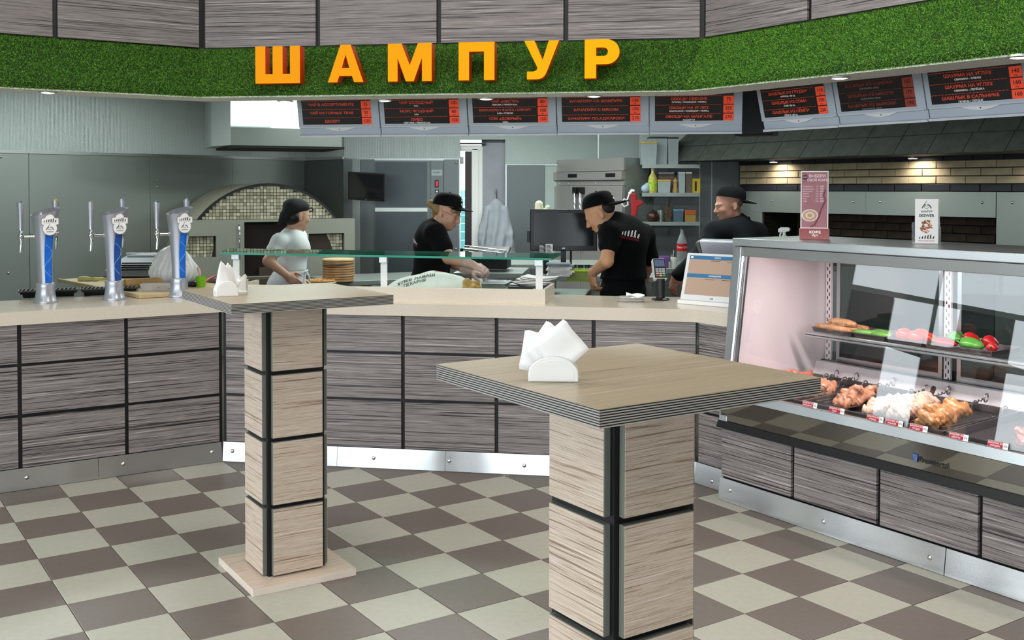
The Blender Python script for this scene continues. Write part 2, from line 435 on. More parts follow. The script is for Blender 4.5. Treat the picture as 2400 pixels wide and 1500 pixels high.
for i in range(-22, 34):
    for j in range(-6, 40):
        p = TO + (U2 * (i + 0.5) + V2 * (j + 0.5)) * 0.3
        if not (-7 < p.x < 5 and -6 < p.y < 8 and in_hall(p)): continue
        q = topx((p.x, p.y, 0)); dk = (i + j) % 2
        if -120 < q[0] < 2520 and 0 < q[1] < 1640: seen.append((p, dk))
        else:
            far.mi(dk); c, s = math.cos(YAW) * 0.1485, math.sin(YAW) * 0.1485
            far.quad((p.x - c + s, p.y - s - c, 0), (p.x + c + s, p.y + s - c, 0), (p.x + c - s, p.y + s + c, 0), (p.x - c - s, p.y - s + c, 0))
seen.sort(key=lambda t: t[0].length)
for p, dk in seen[:300]: link('tile', tm[dk], floor, (p.x, p.y, 0), YAW)
for p, dk in seen[300:]:
    far.mi(dk); c, s = math.cos(YAW) * 0.1485, math.sin(YAW) * 0.1485
    far.quad((p.x - c + s, p.y - s - c, 0), (p.x + c + s, p.y + s - c, 0), (p.x + c - s, p.y + s + c, 0), (p.x - c - s, p.y - s + c, 0))
o = part(floor, 'tile_field', far, [TILEL, TILED]); o['kind'] = 'stuff'

# ------------------------------------------------------------------ hall shell (mostly behind the camera: window walls on the left and back)
mb = MB(); mb.box(-7.4, 6.5, -6.4, 9.0, 4.0, 4.1); struct('ceiling_1', mb, PAINTW)
PIL = mat('dark pillar cladding', '#3c4144', 0.5)
WX = -7.0
mb = MB(); mb.box(WX - 0.2, WX, -6.2, 8.2, 0, 0.25); mb.box(WX - 0.2, WX, -6.2, 8.2, 3.6, 4.0); mb.box(WX - 0.2, WX, 7.6, 8.2, 0.25, 3.6)
for y, w_, h_ in ((-6.2, 0.42, 3.6), (-3.6, 0.42, 3.6), (-1.3, 0.42, 3.6), (0.9, 0.5, 2.2), (2.6, 0.45, 2.2), (3.75, 0.6, 2.25), (5.1, 1.0, 2.25), (6.6, 0.5, 2.25)): mb.box(WX - 0.22, WX + 0.03, y, y + w_, 0.25, h_)
struct('wall_left', mb, PIL)
mb = MB(); mb.box(WX - 0.2, 5.2, -6.2, -6.0, 0, 0.2); mb.box(WX - 0.2, 5.2, -6.2, -6.0, 3.3, 4.0); mb.box(3.0, 5.2, -6.2, -6.0, 0.2, 3.3)
for x in (-3.1, -0.2): mb.box(x, x + 0.35, -6.22, -5.97, 0.2, 3.3)
struct('wall_back', mb, PIL)
mb = MB()
for y in (-5.0, -2.5, -0.1, 2.1, 4.6, 6.4): mb.box(WX - 0.13, WX - 0.07, y, y + 0.05, 0.25, 3.6)
mb.box(WX - 0.13, WX - 0.07, -6, 7.6, 2.27, 2.33); struct('window_1', mb, WHITE)
mb = MB()
for x in (-5.0, -4.1, -1.9, -0.9, 1.2, 2.2): mb.box(x, x + 0.05, -6.13, -6.07, 0.2, 3.3)
mb.box(-6, 3.0, -6.13, -6.07, 2.55, 2.61); struct('window_2', mb, WHITE)
mb = MB(); mb.box(4.0, 4.2, -6.2, 2.0, 0, 4.0); struct('wall_right', mb, mat('brown wall paint', '#6a5c50', 0.6))
mb = MB(); mb.hexa([(4.0, 2.0, 0), (4.2, 2.0, 0), (6.0, 7.0, 0), (5.8, 7.0, 0), (4.0, 2.0, 4), (4.2, 2.0, 4), (6.0, 7.0, 4), (5.8, 7.0, 4)]); struct('wall_right_far', mb, _mats['brown wall paint'])
mb = MB(); mb.box(-60, 60, -60, -6.3, -0.3, -0.15); mb.box(-60, -7.3, -6.3, 60, -0.3, -0.15); mb.box(-60, 60, 15.5, 60, -0.3, -0.15)
struct('ground', mb, mat('grey asphalt', '#8b8c8c', 0.9))

# ------------------------------------------------------------------ fascia over the counter: striped panels, turf band, soffit
PL = Vector((-1.802, 6.200)); PR = Vector((1.034, 5.735))
FLINE = [PL - U2 * 1.40, PL, PR, PR + V2 * 4.2]
def fascia_wall(name, o, a, x0, x1, cuts, mitre0, mitre1):
    mb = MB(); mb.box(x0, x1, 0.0, 0.08, 2.39, 4.0)
    wl = struct(name, mb, BLACK, None, (o[0], o[1], 0), a)
    for p, q in zip(cuts[:-1], cuts[1:]):
        piece(wl, 'panel', ((p + q) / 2, -0.009, 3.175), (q - p - 0.026, 0.018, 1.535), ZEB)
    return wl
lx = lambda px, o, a: local(px, 60, o, a)[0]
LC = (PR - PL).length
fascia_wall('wall_fascia_left', PL, YAW, -1.40, 0.0, [-1.395, lx(128, PL, YAW), -0.012], 0, 0)
fascia_wall('wall_fascia_center', PL, AC, 0.0, LC, [0.012, lx(747, PL, AC), lx(1030, PL, AC), lx(1327, PL, AC), LC - 0.012], 0, 0)
fascia_wall('wall_fascia_right', PR, AR, 0.0, 4.2, [0.012, lx(1902, PR, AR), lx(1902, PR, AR) + 0.72, lx(1902, PR, AR) + 1.44, lx(1902, PR, AR) + 2.16, 4.18], 0, 0)

PROF = [(0.004, 2.405), (-0.03, 2.372), (-0.19, 2.170), (-0.213, 2.138), (-0.208, 2.115), (-0.19, 2.105)]
offs = [offset_poly(FLINE, y) for y, z in PROF]
mb = MB()
inner = [offset_poly(FLINE, 0.05)[k] for k in range(4)]
for s in range(3):
    for k in range(len(PROF) - 1):
        a, b, c, d = offs[k + 1][s], offs[k + 1][s + 1], offs[k][s + 1], offs[k][s]
        mb.quad((a.x, a.y, PROF[k + 1][1]), (b.x, b.y, PROF[k + 1][1]), (c.x, c.y, PROF[k][1]), (d.x, d.y, PROF[k][1]))
    a, b, c, d = offs[0][s], offs[0][s + 1], inner[s + 1], inner[s]
    mb.quad((a.x, a.y, 2.405), (b.x, b.y, 2.405), (c.x, c.y, 2.405), (d.x, d.y, 2.405))
turf_back = struct('trim_1', mb, mat('turf backing', '#16300c', 0.9))
# blades of the artificial turf
def turf_material():
    m = bpy.data.materials.new('artificial turf'); m.use_nodes = True; nt = m.node_tree; b = nt.nodes['Principled BSDF']; N = nt.nodes.new; L = nt.links.new
    g = N('ShaderNodeNewGeometry'); r = N('ShaderNodeValToRGB'); e = r.color_ramp.elements
    e[0].color = lin('#417a18'); e[1].color = lin('#98cc50'); e.new(0.5).color = lin('#63a52a')
    L(g.outputs['Random Per Island'], r.inputs[0]); L(r.outputs[0], b.inputs['Base Color']); b.inputs['Roughness'].default_value = 0.5
    b.inputs['Specular IOR Level'].default_value = 0.3
    return m
vs = []; strips = [(1, 0.30), (2, 0.05), (3, 0.03), (4, 0.03)]
for s in range(3):
    for k in range(0, len(PROF) - 1):
        A = np.array([*offs[k + 1][s], PROF[k + 1][1]]); Bq = np.array([*offs[k + 1][s + 1], PROF[k + 1][1]]); Cq = np.array([*offs[k][s + 1], PROF[k][1]]); Dq = np.array([*offs[k][s], PROF[k][1]])
        nn = np.cross(Bq - A, Dq - A); nn /= np.linalg.norm(nn)
        ar = np.linalg.norm(Bq - A) * np.linalg.norm(Dq - A); n = int(ar * 90000)
        u = rng.random((n, 1)); v = rng.random((n, 1)); P = (A * (1 - u) + Bq * u) * (1 - v) + (Dq * (1 - u) + Cq * u) * v
        al = (Bq - A) / np.linalg.norm(Bq - A)
        dirn = nn * rng.uniform(0.5, 1.0, (n, 1)) + rng.normal(0, 0.55, (n, 3)) + np.array([0, 0, -0.15]); dirn /= np.linalg.norm(dirn, axis=1, keepdims=True)
        side = np.cross(dirn, rng.normal(0, 1, (n, 3))); side /= np.linalg.norm(side, axis=1, keepdims=True)
        ln = rng.uniform(0.005, 0.013, (n, 1)); wd = 0.0012
        vs.append(np.stack([P - side * wd, P + side * wd, P + dirn * ln], 1).reshape(-1, 3))
vs = np.concatenate(vs); me = bpy.data.meshes.new('turf'); me.from_pydata(vs.tolist(), [], np.arange(len(vs)).reshape(-1, 3).tolist()); me.materials.append(turf_material())
o = link('turf', me, turf_back); o['kind'] = 'stuff'
# soffit with its recessed lamps
so0, so1 = offset_poly(FLINE, -0.2), offset_poly(FLINE, 0.04); mb = MB()
for s in range(3):
    a, b, c, d = so0[s], so0[s + 1], so1[s + 1], so1[s]
    mb.hexa([(p.x, p.y, 2.103) for p in (a, b, c, d)] + [(p.x, p.y, 2.125) for p in (a, b, c, d)])
struct('trim_2', mb, mat('white soffit board', '#f0efea', 0.6, var=0.01))
LAMP = mat('lit lamp lens', '#fff3df', 0.4, var=0, emit=14, ecol='#fff1dc')
RIM = mat('brushed lamp rim', '#c8c8c6', 0.3, 0.8)
lampspots = [(112, 216), (669, 237), (902, 235), (1139, 231), (1392, 225), (1968, 182), (2390, 133)]
lampwords = ['recessed spot lamp in the soffit above the left beer tap', 'recessed spot lamp under the first letter of the orange sign', 'recessed spot lamp under the second and third sign letters',
             'recessed spot lamp under the fourth letter of the orange sign', 'recessed spot lamp under the last letter of the orange sign', 'recessed spot lamp above the two skewer menu boards at right', 'recessed spot lamp above the flatbread menu board at far right']
for (px, py), lb in zip(lampspots, lampwords):
    p = onz(px, py, 2.101); T = thing('ceiling_spot_lamp', lb, 'lamp', (p.x, p.y, 2.103), 0, 'spot lamps in the soffit')
    mb = MB(); mb.lathe([(0.034, 0), (0.048, 0), (0.048, -0.004), (0.036, -0.007), (0.034, 0)], 20, cap=False); part(T, 'rim', mb, RIM, 40)
    mb = MB(); mb.lathe([(0.035, -0.001), (0.035, -0.005), (0.02, -0.009), (0.0005, -0.010)], 20); part(T, 'lens', mb, LAMP, 60)
    l = bpy.data.lights.new('spot_lamp_light', 'SPOT'); l.energy = 9; l.spot_size = 1.9; l.spot_blend = 0.6; l.color = (1, 0.95, 0.86); l.shadow_soft_size = 0.03
    lo = bpy.data.objects.new('spot_lamp_light', l); COL.objects.link(lo); lo.location = (p.x, p.y, 2.086)

# ------------------------------------------------------------------ kitchen shell
kc = offset_poly(FLINE, 0.09)
mb = MB(); poly = [(kc[0].x, kc[0].y), (kc[1].x, kc[1].y), (kc[2].x, kc[2].y), (kc[3].x, kc[3].y), (6.2, 7.0), (6.2, 14), (-7, 14), (-5.6, 8.6)]
mb.prism(poly, 2.72, 2.78); struct('ceiling_2', mb, mat('dim kitchen ceiling', '#aeb4b2', 0.8))
ZB = 1.925
def corrugated(mb, x0, x1, z0, z1, y, pitch=0.0125):
    n = int((x1 - x0) / pitch)
    for k in range(n):
        a = x0 + k * pitch
        mb.quad((a, y, z0), (a + pitch * 0.5, y - 0.004, z0), (a + pitch * 0.5, y - 0.004, z1), (a, y, z1))
        mb.quad((a + pitch * 0.5, y - 0.004, z0), (a + pitch, y, z0), (a + pitch, y, z1), (a + pitch * 0.5, y - 0.004, z1))
CORR = mat('ribbed wall sheet', '#c3cbcb', 0.45, 0.25, var=0.02)
WK = Vector((-2.34, 12.0)); AK = math.atan2(0.745, 0.667)
mb = MB(); mb.box(-4.75, 0.05, 0.02, 0.15, 0, 2.75); wl = struct('wall_kitchen_left', mb, STEELD, None, (WK.x, WK.y, 0), AK)
for a, b in ((-4.75, -4.35), (-4.35, -3.1), (-3.1, -1.9), (-1.9, -0.95), (-0.95, 0.0)):
    piece(wl, 'panel', ((a + b) / 2, 0.01, ZB / 2), (b - a - 0.004, 0.02, ZB), STEELD, 0.001)
mb = MB(); corrugated(mb, -4.75, 0.0, ZB, 2.72, 0.012); part(wl, 'ribbed_sheet', mb, CORR)
mb = MB(); mb.box(-4.75, 0, -0.012, 0.012, ZB - 0.015, ZB + 0.012); part(wl, 'edge_trim', mb, STEEL)
for px, py in ((2, 368), (352, 373), (369, 422), (369, 438), (709, 428), (20, 640)):
    x, z = local(px, py, WK, AK); rivet(wl, 'screw', (x, 0.0, z), 0.012, STEEL)
# pillar that hides the corner, then the back wall
P1 = at(805, 400, 11.35); mb = MB()
pw = Vector((P1.x, P1.y)) - WK; AP = math.atan2(pw.y, pw.x); LPW = pw.length
mb.prism([(WK.x, WK.y), (P1.x, P1.y), (P1.x, 12.2), (WK.x, 12.2)], 0, ZB); mb2 = mb
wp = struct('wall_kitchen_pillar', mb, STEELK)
mb = MB(); mb.M = Matrix.Translation((WK.x, WK.y, 0)) @ Matrix.Rotation(AP, 4, 'Z'); corrugated(mb, 0, LPW, ZB, 2.72, 0.0); part(wp, 'ribbed_sheet', mb, CORR)
mb = MB(); mb.M = Matrix.Translation((WK.x, WK.y, 0)) @ Matrix.Rotation(AP, 4, 'Z'); mb.box(0, LPW, -0.012, 0.005, ZB - 0.015, ZB + 0.012); part(wp, 'edge_trim', mb, STEEL)
YB = 12.0
X = lambda px, Y=YB: at(px, 400, Y).x
Z = lambda py, Y=YB: at(1200, py, Y).z
mb = MB(); mb.box(P1.x - 0.02, X(1078), YB, YB + 0.12, 0, 2.75); mb.box(X(1078), X(1184), YB, YB + 0.12, Z(327), 2.75); mb.box(X(1184), 3.2, YB, YB + 0.12, 0, 2.75)
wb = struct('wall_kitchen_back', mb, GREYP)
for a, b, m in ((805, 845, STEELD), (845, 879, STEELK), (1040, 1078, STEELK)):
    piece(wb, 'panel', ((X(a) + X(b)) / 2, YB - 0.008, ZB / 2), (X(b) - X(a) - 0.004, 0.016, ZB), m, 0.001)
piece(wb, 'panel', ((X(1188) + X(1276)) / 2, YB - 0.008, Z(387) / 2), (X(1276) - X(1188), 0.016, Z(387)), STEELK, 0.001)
mb = MB(); corrugated(mb, X(805), X(1079), ZB, 2.72, YB); part(wb, 'ribbed_sheet', mb, CORR)
mb = MB(); mb.box(X(805), X(1079), YB - 0.014, YB, ZB - 0.012, ZB + 0.012); mb.box(X(1184), X(1500), YB - 0.012, YB, Z(388), Z(385)); mb.box(X(1402) - 0.008, X(1402) + 0.008, YB - 0.006, YB, Z(387), 2.7); part(wb, 'edge_trim', mb, STEEL)
mb = MB(); mb.box(X(1184), X(1188), YB - 0.03, YB + 0.1, 0, Z(387)); mb.box(X(1078) - 0.01, X(1078) + 0.005, YB - 0.02, YB + 0.12, 0, ZB); part(wb, 'corner_trim', mb, STEEL)
for px, py in ((814, 380), (1070, 383), (1069, 583), (1187, 390)): rivet(wb, 'screw', (X(px), YB - 0.016, Z(py)), 0.013, STEEL)
# doorway recess: grey wall with a coat hook, white frame, dark post, glazed strip
mb = MB(); mb.box(X(1128), X(1184), YB + 0.1, YB + 0.2, 0, Z(322)); struct('wall_door_recess', mb, mat('grey plaster', '#9b9ca6', 0.75))
dr = thing('door_1', 'narrow glazed back door with white frame and dark post', 'door', (X(1100), YB + 0.09, 0)); dr['kind'] = 'structure'
x0 = X(1100); rx = lambda px: X(px) - x0
mb = MB(); mb.box(rx(1104), rx(1122), 0.0, 0.07, 0, Z(346)); mb.box(rx(1121.5), rx(1131), 0.006, 0.06, 0, Z(341)); mb.box(rx(1077), rx(1128), 0, 0.07, Z(353), Z(340)); part(dr, 'frame', mb, WHITE, bevel=0.012)
mb = MB(); mb.box(rx(1089), rx(1104), -0.01, 0.06, 0, Z(354)); part(dr, 'post', mb, mat('dark brown frame', '#2a1c20', 0.4))
mb = MB(); mb.box(rx(1077), rx(1138), -0.05, 0.03, Z(338), Z(334)); part(dr, 'closer_rail', mb, BLKP)
mb = MB(); mb.box(rx(1074), rx(1090), 0.03, 0.036, 0, Z(354)); part(dr, 'pane', mb, glass('door glass'))
mb = MB(); mb.box(rx(1078), rx(1086), -0.035, 0.01, Z(384), Z(367)); part(dr, 'closer_box', mb, GREYP, bevel=0.004)
fn = thing('fence', 'turquoise plank fence outside behind the back door', 'fence', (-1.0, 19.0, 0))
for k in range(9): piece(fn, 'plank', (0, 0, 0.3 + k * 0.15), (3.0, 0.02, 0.14), mat('turquoise planks', '#3c7f7d', 0.7))
for xx in (-1.4, 1.34): mb = MB(); mb.box(xx, xx + 0.06, 0.012, 0.06, -0.15, 1.6); part(fn, 'post', mb, GREYP)
# wall behind the shelves and the far sides that the frame cuts off
YS = 11.25
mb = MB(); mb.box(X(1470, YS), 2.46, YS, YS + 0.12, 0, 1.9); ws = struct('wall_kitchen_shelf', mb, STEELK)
mb = MB(); mb.box(X(1500, YS), 2.46, YS + 0.02, YS + 0.1, 1.9, 2.72); part(ws, 'upper_wall', mb, GREYP)
for px in (1502, 1640, 1668): 
    mb = MB(); mb.box(X(px, YS) - 0.006, X(px, YS) + 0.006, YS - 0.008, YS, 0, 1.9); part(ws, 'seam_strip', mb, STEELD)
q0 = F3(PB, YAW, -1.49, 0.02); mb = MB(); mb.prism([(q0.x, q0.y), (q0.x - 2.45, q0.y + 3.3), (q0.x - 2.6, q0.y + 3.2), (q0.x - 0.15, q0.y - 0.1)][::-1], 0, 4.0); struct('wall_kitchen_far_left', mb, GREYP)
mb = MB(); mb.box(X(1078) - 3, X(1078) - 0.02, YB + 0.13, YB + 0.3, 0, 2.78); mb.box(X(1128), 6, YB + 0.22, YB + 0.4, 0, 2.78); struct('wall_kitchen_outer', mb, GREYP)
# ------------------------------------------------------------------ service counter
ROWS = ((0.116, 0.383), (0.399, 0.652), (0.668, 0.873))
KICK = steel('polished kick steel', '#cdd0d2', 0.2, (2, 2, 60), 0.5)
def kick(T, a, b, y):
    """sheet steel kick plate, its foot standing out a little"""
    mb = MB(); mb.hexa([(a, y - 0.0165, 0.002), (b, y - 0.0165, 0.002), (b, y + 0.0, 0.002), (a, y + 0.0, 0.002), (a, y - 0.003, 0.113), (b, y - 0.003, 0.113), (b, y + 0.003, 0.113), (a, y + 0.003, 0.113)]); part(T, 'kickplate', mb, KICK)
def counter(name, label, o, a, x0, x1, divs, kicks, rivets, depth=0.62, rows=ROWS):
    T = thing(name, label, 'counter', (o[0], o[1], 0), a, 'front units of the service counter')
    mb = MB(); mb.box(x0, x1, 0.012, depth, 0.0, 0.875); part(T, 'carcass', mb, BLACK)
    for p, q in zip(divs[:-1], divs[1:]):
        for z0, z1 in rows: piece(T, 'panel', ((p + q) / 2, 0.004, (z0 + z1) / 2), (q - p - 0.021, 0.018, z1 - z0), ZEB)
    for p, q in zip(kicks[:-1], kicks[1:]): kick(T, p + 0.001, q - 0.001, -0.004)
    for px, py in rivets:
        x, z = local(px, py, o, a, -0.012); rivet(T, 'screw', (x, -0.0125, z), 0.0115, CHROME)
    return T
counter('counter_unit', 'left wing of the service counter, striped panels below the beer taps', PB, YAW, -1.44, -0.001, [-1.43, -1.09, -0.545, -0.012], [-1.44, -0.7, -0.012], [(63, 1119), (289, 1087), (497, 1059)])
counter('counter_unit', 'middle run of the service counter, striped panels below the raised ledge', PB, AC, 0.001, 2.729, [0.012, 0.545, 1.087, 1.627, 2.17, 2.735], [0.004, 0.7, 1.335, 2.0, 2.731], [(545, 1057), (876, 1073), (1053, 1080), (1229, 1091)])
counter('counter_unit', 'short right return of the service counter beside the display case', PC, AR, 0.03, 0.283, [0.012, 0.2935], [0.002, 0.285], [(1670, 1128)])

WL = [F3(PB, YAW, -1.44, 0), PB, PC, F3(PC, AR, 0.283, 0)]
fo, bo = offset_poly(WL, -0.022), offset_poly(WL, 0.62)
mb = MB()
for k in range(3):
    mb.hexa([(p.x, p.y, 0.875) for p in (fo[k], fo[k + 1], bo[k + 1], bo[k])] + [(p.x, p.y, 0.945) for p in (fo[k], fo[k + 1], bo[k + 1], bo[k])])
wt = solo('worktop', mb, mat('cream worktop', '#d8cdbd', 0.16, var=0.04, scale=160), 'long cream stone worktop running over all the counter units', 'worktop', loc=(0, 0, 0))
bm = bmesh.new(); bm.from_mesh(wt.data); bmesh.ops.remove_doubles(bm, verts=bm.verts, dist=1e-4)
dup = {}
for f in bm.faces: dup.setdefault(tuple(sorted(v.index for v in f.verts)), []).append(f)
bmesh.ops.delete(bm, geom=[f for fs in dup.values() if len(fs) > 1 for f in fs], context='FACES'); bm.to_mesh(wt.data); bm.free()

# raised ledge and its glass shelf
lxa = local(548, 665, PB, AC, 0.07)[0]; lxb = 1.891
T = thing('counter_ledge', 'low cream upstand screening the work area on the counter', 'ledge', (PB.x, PB.y, 0.945), AC)
mb = MB(); mb.box(lxa, lxb, 0.07, 0.09, 0, 0.083); part(T, 'front_board', mb, CREAM, bevel=0.0015)
mb = MB(); mb.box(lxb - 0.02, lxb, 0.091, 0.49, 0, 0.083); part(T, 'side_board', mb, CREAM, bevel=0.0015)
mb = MB(); mb.box(lxa, lxa + 0.02, 0.091, 0.4, 0, 0.083); part(T, 'side_board', mb, CREAM, bevel=0.0015)
mb = MB(); mb.box(lxa, lxb, 0.063, 0.07, 0.0, 0.006); part(T, 'foot_strip', mb, CREAM)
GLE = mat('green glass edge', '#2c8d75', 0.12, var=0.15, scale=3, emit=0.0)
T = thing('glass_shelf', 'green edged glass shelf on white posts over the counter ledge', 'shelf', (PB.x, PB.y, 0.945), AC)
def toC(p): d = Vector((p[0], p[1])) - PB; return (d.x * math.cos(AC) + d.y * math.sin(AC), -d.x * math.sin(AC) + d.y * math.cos(AC))
gp = [toC(p) for p in ((-1.757, 6.386), (0.221, 5.891), (0.294, 6.352), (-1.834, 6.834))]
mb = MB(); z0, z1 = 0.252, 0.264
vs = [(x, y, z0) for x, y in gp] + [(x, y, z1) for x, y in gp]
mb.mi(0).add(vs, [(0, 3, 2, 1), (4, 5, 6, 7)]); mb.mi(1).add(vs, [(0, 1, 5, 4), (1, 2, 6, 5), (2, 3, 7, 6), (3, 0, 4, 7)])
part(T, 'pane', mb, [glass('shelf glass', (0.80, 0.93, 0.88), 1.0), GLE])
for px, y in ((554, 0.30), (900, 0.19), (1264, 0.105)):
    x = local(px, 640, PB, AC, y)[0]
    mb = MB(); mb.box(x - 0.02, x + 0.02, y - 0.004, y + 0.004, 0.0, 0.215); part(T, 'post', mb, WHITE, bevel=0.001)
    mb = MB(); mb.box(x - 0.026, x + 0.022, y - 0.016, y + 0.016, 0.215, 0.2505); part(T, 'clamp', mb, STEEL, bevel=0.002)

# ------------------------------------------------------------------ bar tables
EDL = mat('pale edge ply', '#aaa69f', 0.5, var=0.04); EDD = mat('dark edge ply', '#232225', 0.5, var=0.05)
def bar_table(label, c, a, s, w):
    T = thing('bar_table', label, 'table', (c[0], c[1], 0), a, 'tall bar tables on the tiled floor')
    h = s / 2; H = 1.1625; th = 0.0385
    mb = MB(); mb.box(-h, h, -h, h, H - 0.0012, H); part(T, 'table_top', mb, TOP)
    mb = MB(); mb.box(-h + 0.001, h - 0.001, -h + 0.001, h - 0.001, H - th, H - 0.0013); part(T, 'top_core', mb, EDD)
    n = 7; p = (th - 0.0012) / n
    for k in range(n):
        z = H - 0.0012 - 0.0022 - (k + 0.25) * p
        mb = MB(); mb.box(-h, h, -h, h, z - p * 0.235, z + p * 0.235); part(T, 'edge_strip', mb, EDL)
    q = w / 2 + 0.0135
    mb = MB(); mb.box(-q, q, -q, q, 0.03, H - th); part(T, 'column_core', mb, BLACK)
    zs = ((0.036, 0.305), (0.321, 0.575), (0.591, 0.845), (0.861, 1.121))
    for k in range(4):
        r = k * PI / 2
        for z0, z1 in zs:
            cx, cy = math.sin(r) * (q + 0.009), -math.cos(r) * (q + 0.009); zc = (z0 + z1) / 2; e = 0.0012
            pe = link('panel', cbox(w, 0.018, z1 - z0, 0.001, EDGEG), T, (cx, cy, zc), r)
            fc = link('panel_face', cbox(w - 0.003, 0.0016, z1 - z0 - 0.003, 0.0003, BEI), pe, (0, -0.0095, 0))
    mb = MB(); g = 0.2185; mb.box(-g, g, -g, g, 0.0, 0.0285); part(T, 'base_plate', mb, mat('pale base edge', '#dccfc2', 0.45), bevel=0.0012)
    mb = MB(); mb.box(-g + 0.001, g - 0.001, -g + 0.001, g - 0.001, 0.0285, 0.03); part(T, 'base_face', mb, grain('pale base laminate', [(0.38, '#a38d79'), (0.45, '#d2c0af'), (0.53, '#c2ad98'), (0.62, '#e0d3c5')], kx=1.3, kz=140, rough=0.45, axis='y'))
    return T
bar_table('square bar table at left, its whole column and base plate in view', (-0.942, 4.402), math.radians(32.6), 0.669, 0.214)
bar_table('square bar table at front right, its column cut off by the frame', (0.262, 2.511), math.radians(33.6), 0.645, 0.210)

# napkin holders and napkins
def holder(label, p, a, w, hgt):
    T = thing('napkin_holder', label, 'napkin holder', (p[0], p[1], 1.1627), a)
    for y in (-0.021, 0.021):
        mb = MB(); poly = [(-w / 2, 0.0), (w / 2, 0.0), (w / 2, hgt * 0.22)] + [(w / 2 * math.cos(t), hgt * 0.3 + hgt * 0.7 * math.sin(t)) for t in np.linspace(0.05, PI - 0.05, 19)] + [(-w / 2, hgt * 0.22)]
        mb.prism(poly, y - 0.005, y + 0.005, 'y'); part(T, 'plate', mb, CERAM, 35, bevel=0.0025, seg=3)
        if y < 0:
            mb = MB(); sp = [(x * 0.82, z * 0.78 + hgt * 0.09) for x, z in poly]; mb.prism(sp, y - 0.0062, y - 0.005, 'y'); part(T, 'relief', mb, CERAM, 35)
    mb = MB(); mb.box(-w / 2 + 0.003, w / 2 - 0.003, -0.0158, 0.0158, 0.0, 0.009); part(T, 'base', mb, CERAM)
    return T
def napkin(label, p, a, y, size, tilt, dx, dz, bend, group, npl=3, wx=1.0):
    """folded paper napkin: a few plies fanned a little"""
    T = thing('paper_napkin', label, 'napkin', (p[0], p[1], 1.1627), a, group)
    for k in range(npl):
        mb = MB(); n = 6; s = size * (1 - 0.03 * k)
        M = Matrix.Translation((dx, y + k * 0.0016, dz)) @ Matrix.Rotation(math.radians(tilt + (k - 1) * 3.5), 4, 'Y')
        vs = []
        for i in range(n + 1):
            for j in range(n + 1):
                u, v = i / n - 0.5, j / n - 0.5
                vs.append(M @ Vector((u * s * wx, bend * ((v + 0.5) ** 2) * (1 + 0.6 * k) + 0.0022 * math.sin(9 * u + k), v * s)))
        fs = [(i * (n + 1) + j, (i + 1) * (n + 1) + j, (i + 1) * (n + 1) + j + 1, i * (n + 1) + j + 1) for i in range(n) for j in range(n)]
        mb.add(vs, fs); o = part(T, 'ply', mb, PAPER, 180); so = o.modifiers.new('s', 'SOLIDIFY'); so.thickness = 0.0009
    return T
NP = (0.094, 2.385); NA = math.radians(-3)
holder('white half-round napkin holder on the front right bar table', NP, NA, 0.112, 0.056)
napkin('folded napkin leaning right in the front table holder, nearest ply stack', NP, NA, -0.012, 0.089, 52, 0.018, 0.076, 0.002, 'napkins in the front holder', 3)
napkin('folded napkin standing upright in the middle of the front table holder', NP, NA, -0.003, 0.088, 38, -0.005, 0.072, 0.004, 'napkins in the front holder', 3)
napkin('folded napkin leaning left in the front table holder, sharp corner up', NP, NA, 0.006, 0.088, 12, -0.028, 0.06, 0.003, 'napkins in the front holder', 3)
NP2 = (-1.147, 4.245); NA2 = math.radians(28)
holder('white half-round napkin holder on the left bar table', NP2, NA2, 0.088, 0.062)
def spike(label, dx, y, hh, wd, lean):
    T = thing('paper_napkin', label, 'napkin', (NP2[0], NP2[1], 1.1627), NA2, 'napkins in the left holder')
    for k in range(3):
        mb = MB(); n = 8; vs = []
        for i in range(n + 1):
            t = i / n; w_ = wd * (1 - t) ** 0.8 * 0.5 + 0.002; c = dx + lean * t * t + 0.004 * (k - 1) * (1 + t)
            for j in range(5): vs.append((c + w_ * (j / 2 - 1), y + 0.0025 * k + 0.003 * math.sin(j * 1.7 + t * 3), 0.012 + (hh - 0.008 * k) * t))
        mb.add(vs, [(i * 5 + j, i * 5 + j + 1, (i + 1) * 5 + j + 1, (i + 1) * 5 + j) for i in range(n) for j in range(4)]); o = part(T, 'ply', mb, PAPER, 180); so = o.modifiers.new('s', 'SOLIDIFY'); so.thickness = 0.0009
spike('tall pointed napkin in the left table holder, nearest the plate', -0.004, -0.010, 0.128, 0.078, -0.008)
spike('pointed napkin behind the tallest one in the left table holder', 0.012, 0.000, 0.120, 0.07, 0.006)
napkin('drooping napkin at the right end of the left table holder', NP2, NA2, 0.010, 0.066, 33, 0.022, 0.045, 0.006, 'napkins in the left holder', 2)
# toothpick cup and cup of stirrers on the left table
cp = onz(563, 690, 1.1627)
T = thing('toothpick_cup', 'white cup with slanted rim beside the left napkin holder', 'cup', (cp.x, cp.y + 0.02, 1.1627))
mb = MB(); rings = []
for z, r in ((0, 0.022), (0.004, 0.024), (0.012, 0.024), (0.014, 0.0205), (0.03, 0.02), (0.062, 0.019)):
    rings.append([(r * math.cos(t), r * math.sin(t), z + (0.014 * (math.cos(t) + 0.4) if z > 0.05 else 0)) for t in np.linspace(0, 2 * PI, 24, endpoint=False)])
rings.append([(0.0165 * math.cos(t), 0.0165 * math.sin(t), 0.062 + 0.014 * (math.cos(t) + 0.4)) for t in np.linspace(0, 2 * PI, 24, endpoint=False)])
rings.append([(0.0165 * math.cos(t), 0.0165 * math.sin(t), 0.02) for t in np.linspace(0, 2 * PI, 24, endpoint=False)])
mb.ringloft(rings); part(T, 'cup', mb, CERAM, 40)
T = thing('stirrer_cup', 'ribbed clear cup of white sticks behind the white cup', 'cup', (cp.x - 0.012, cp.y + 0.075, 1.1627))
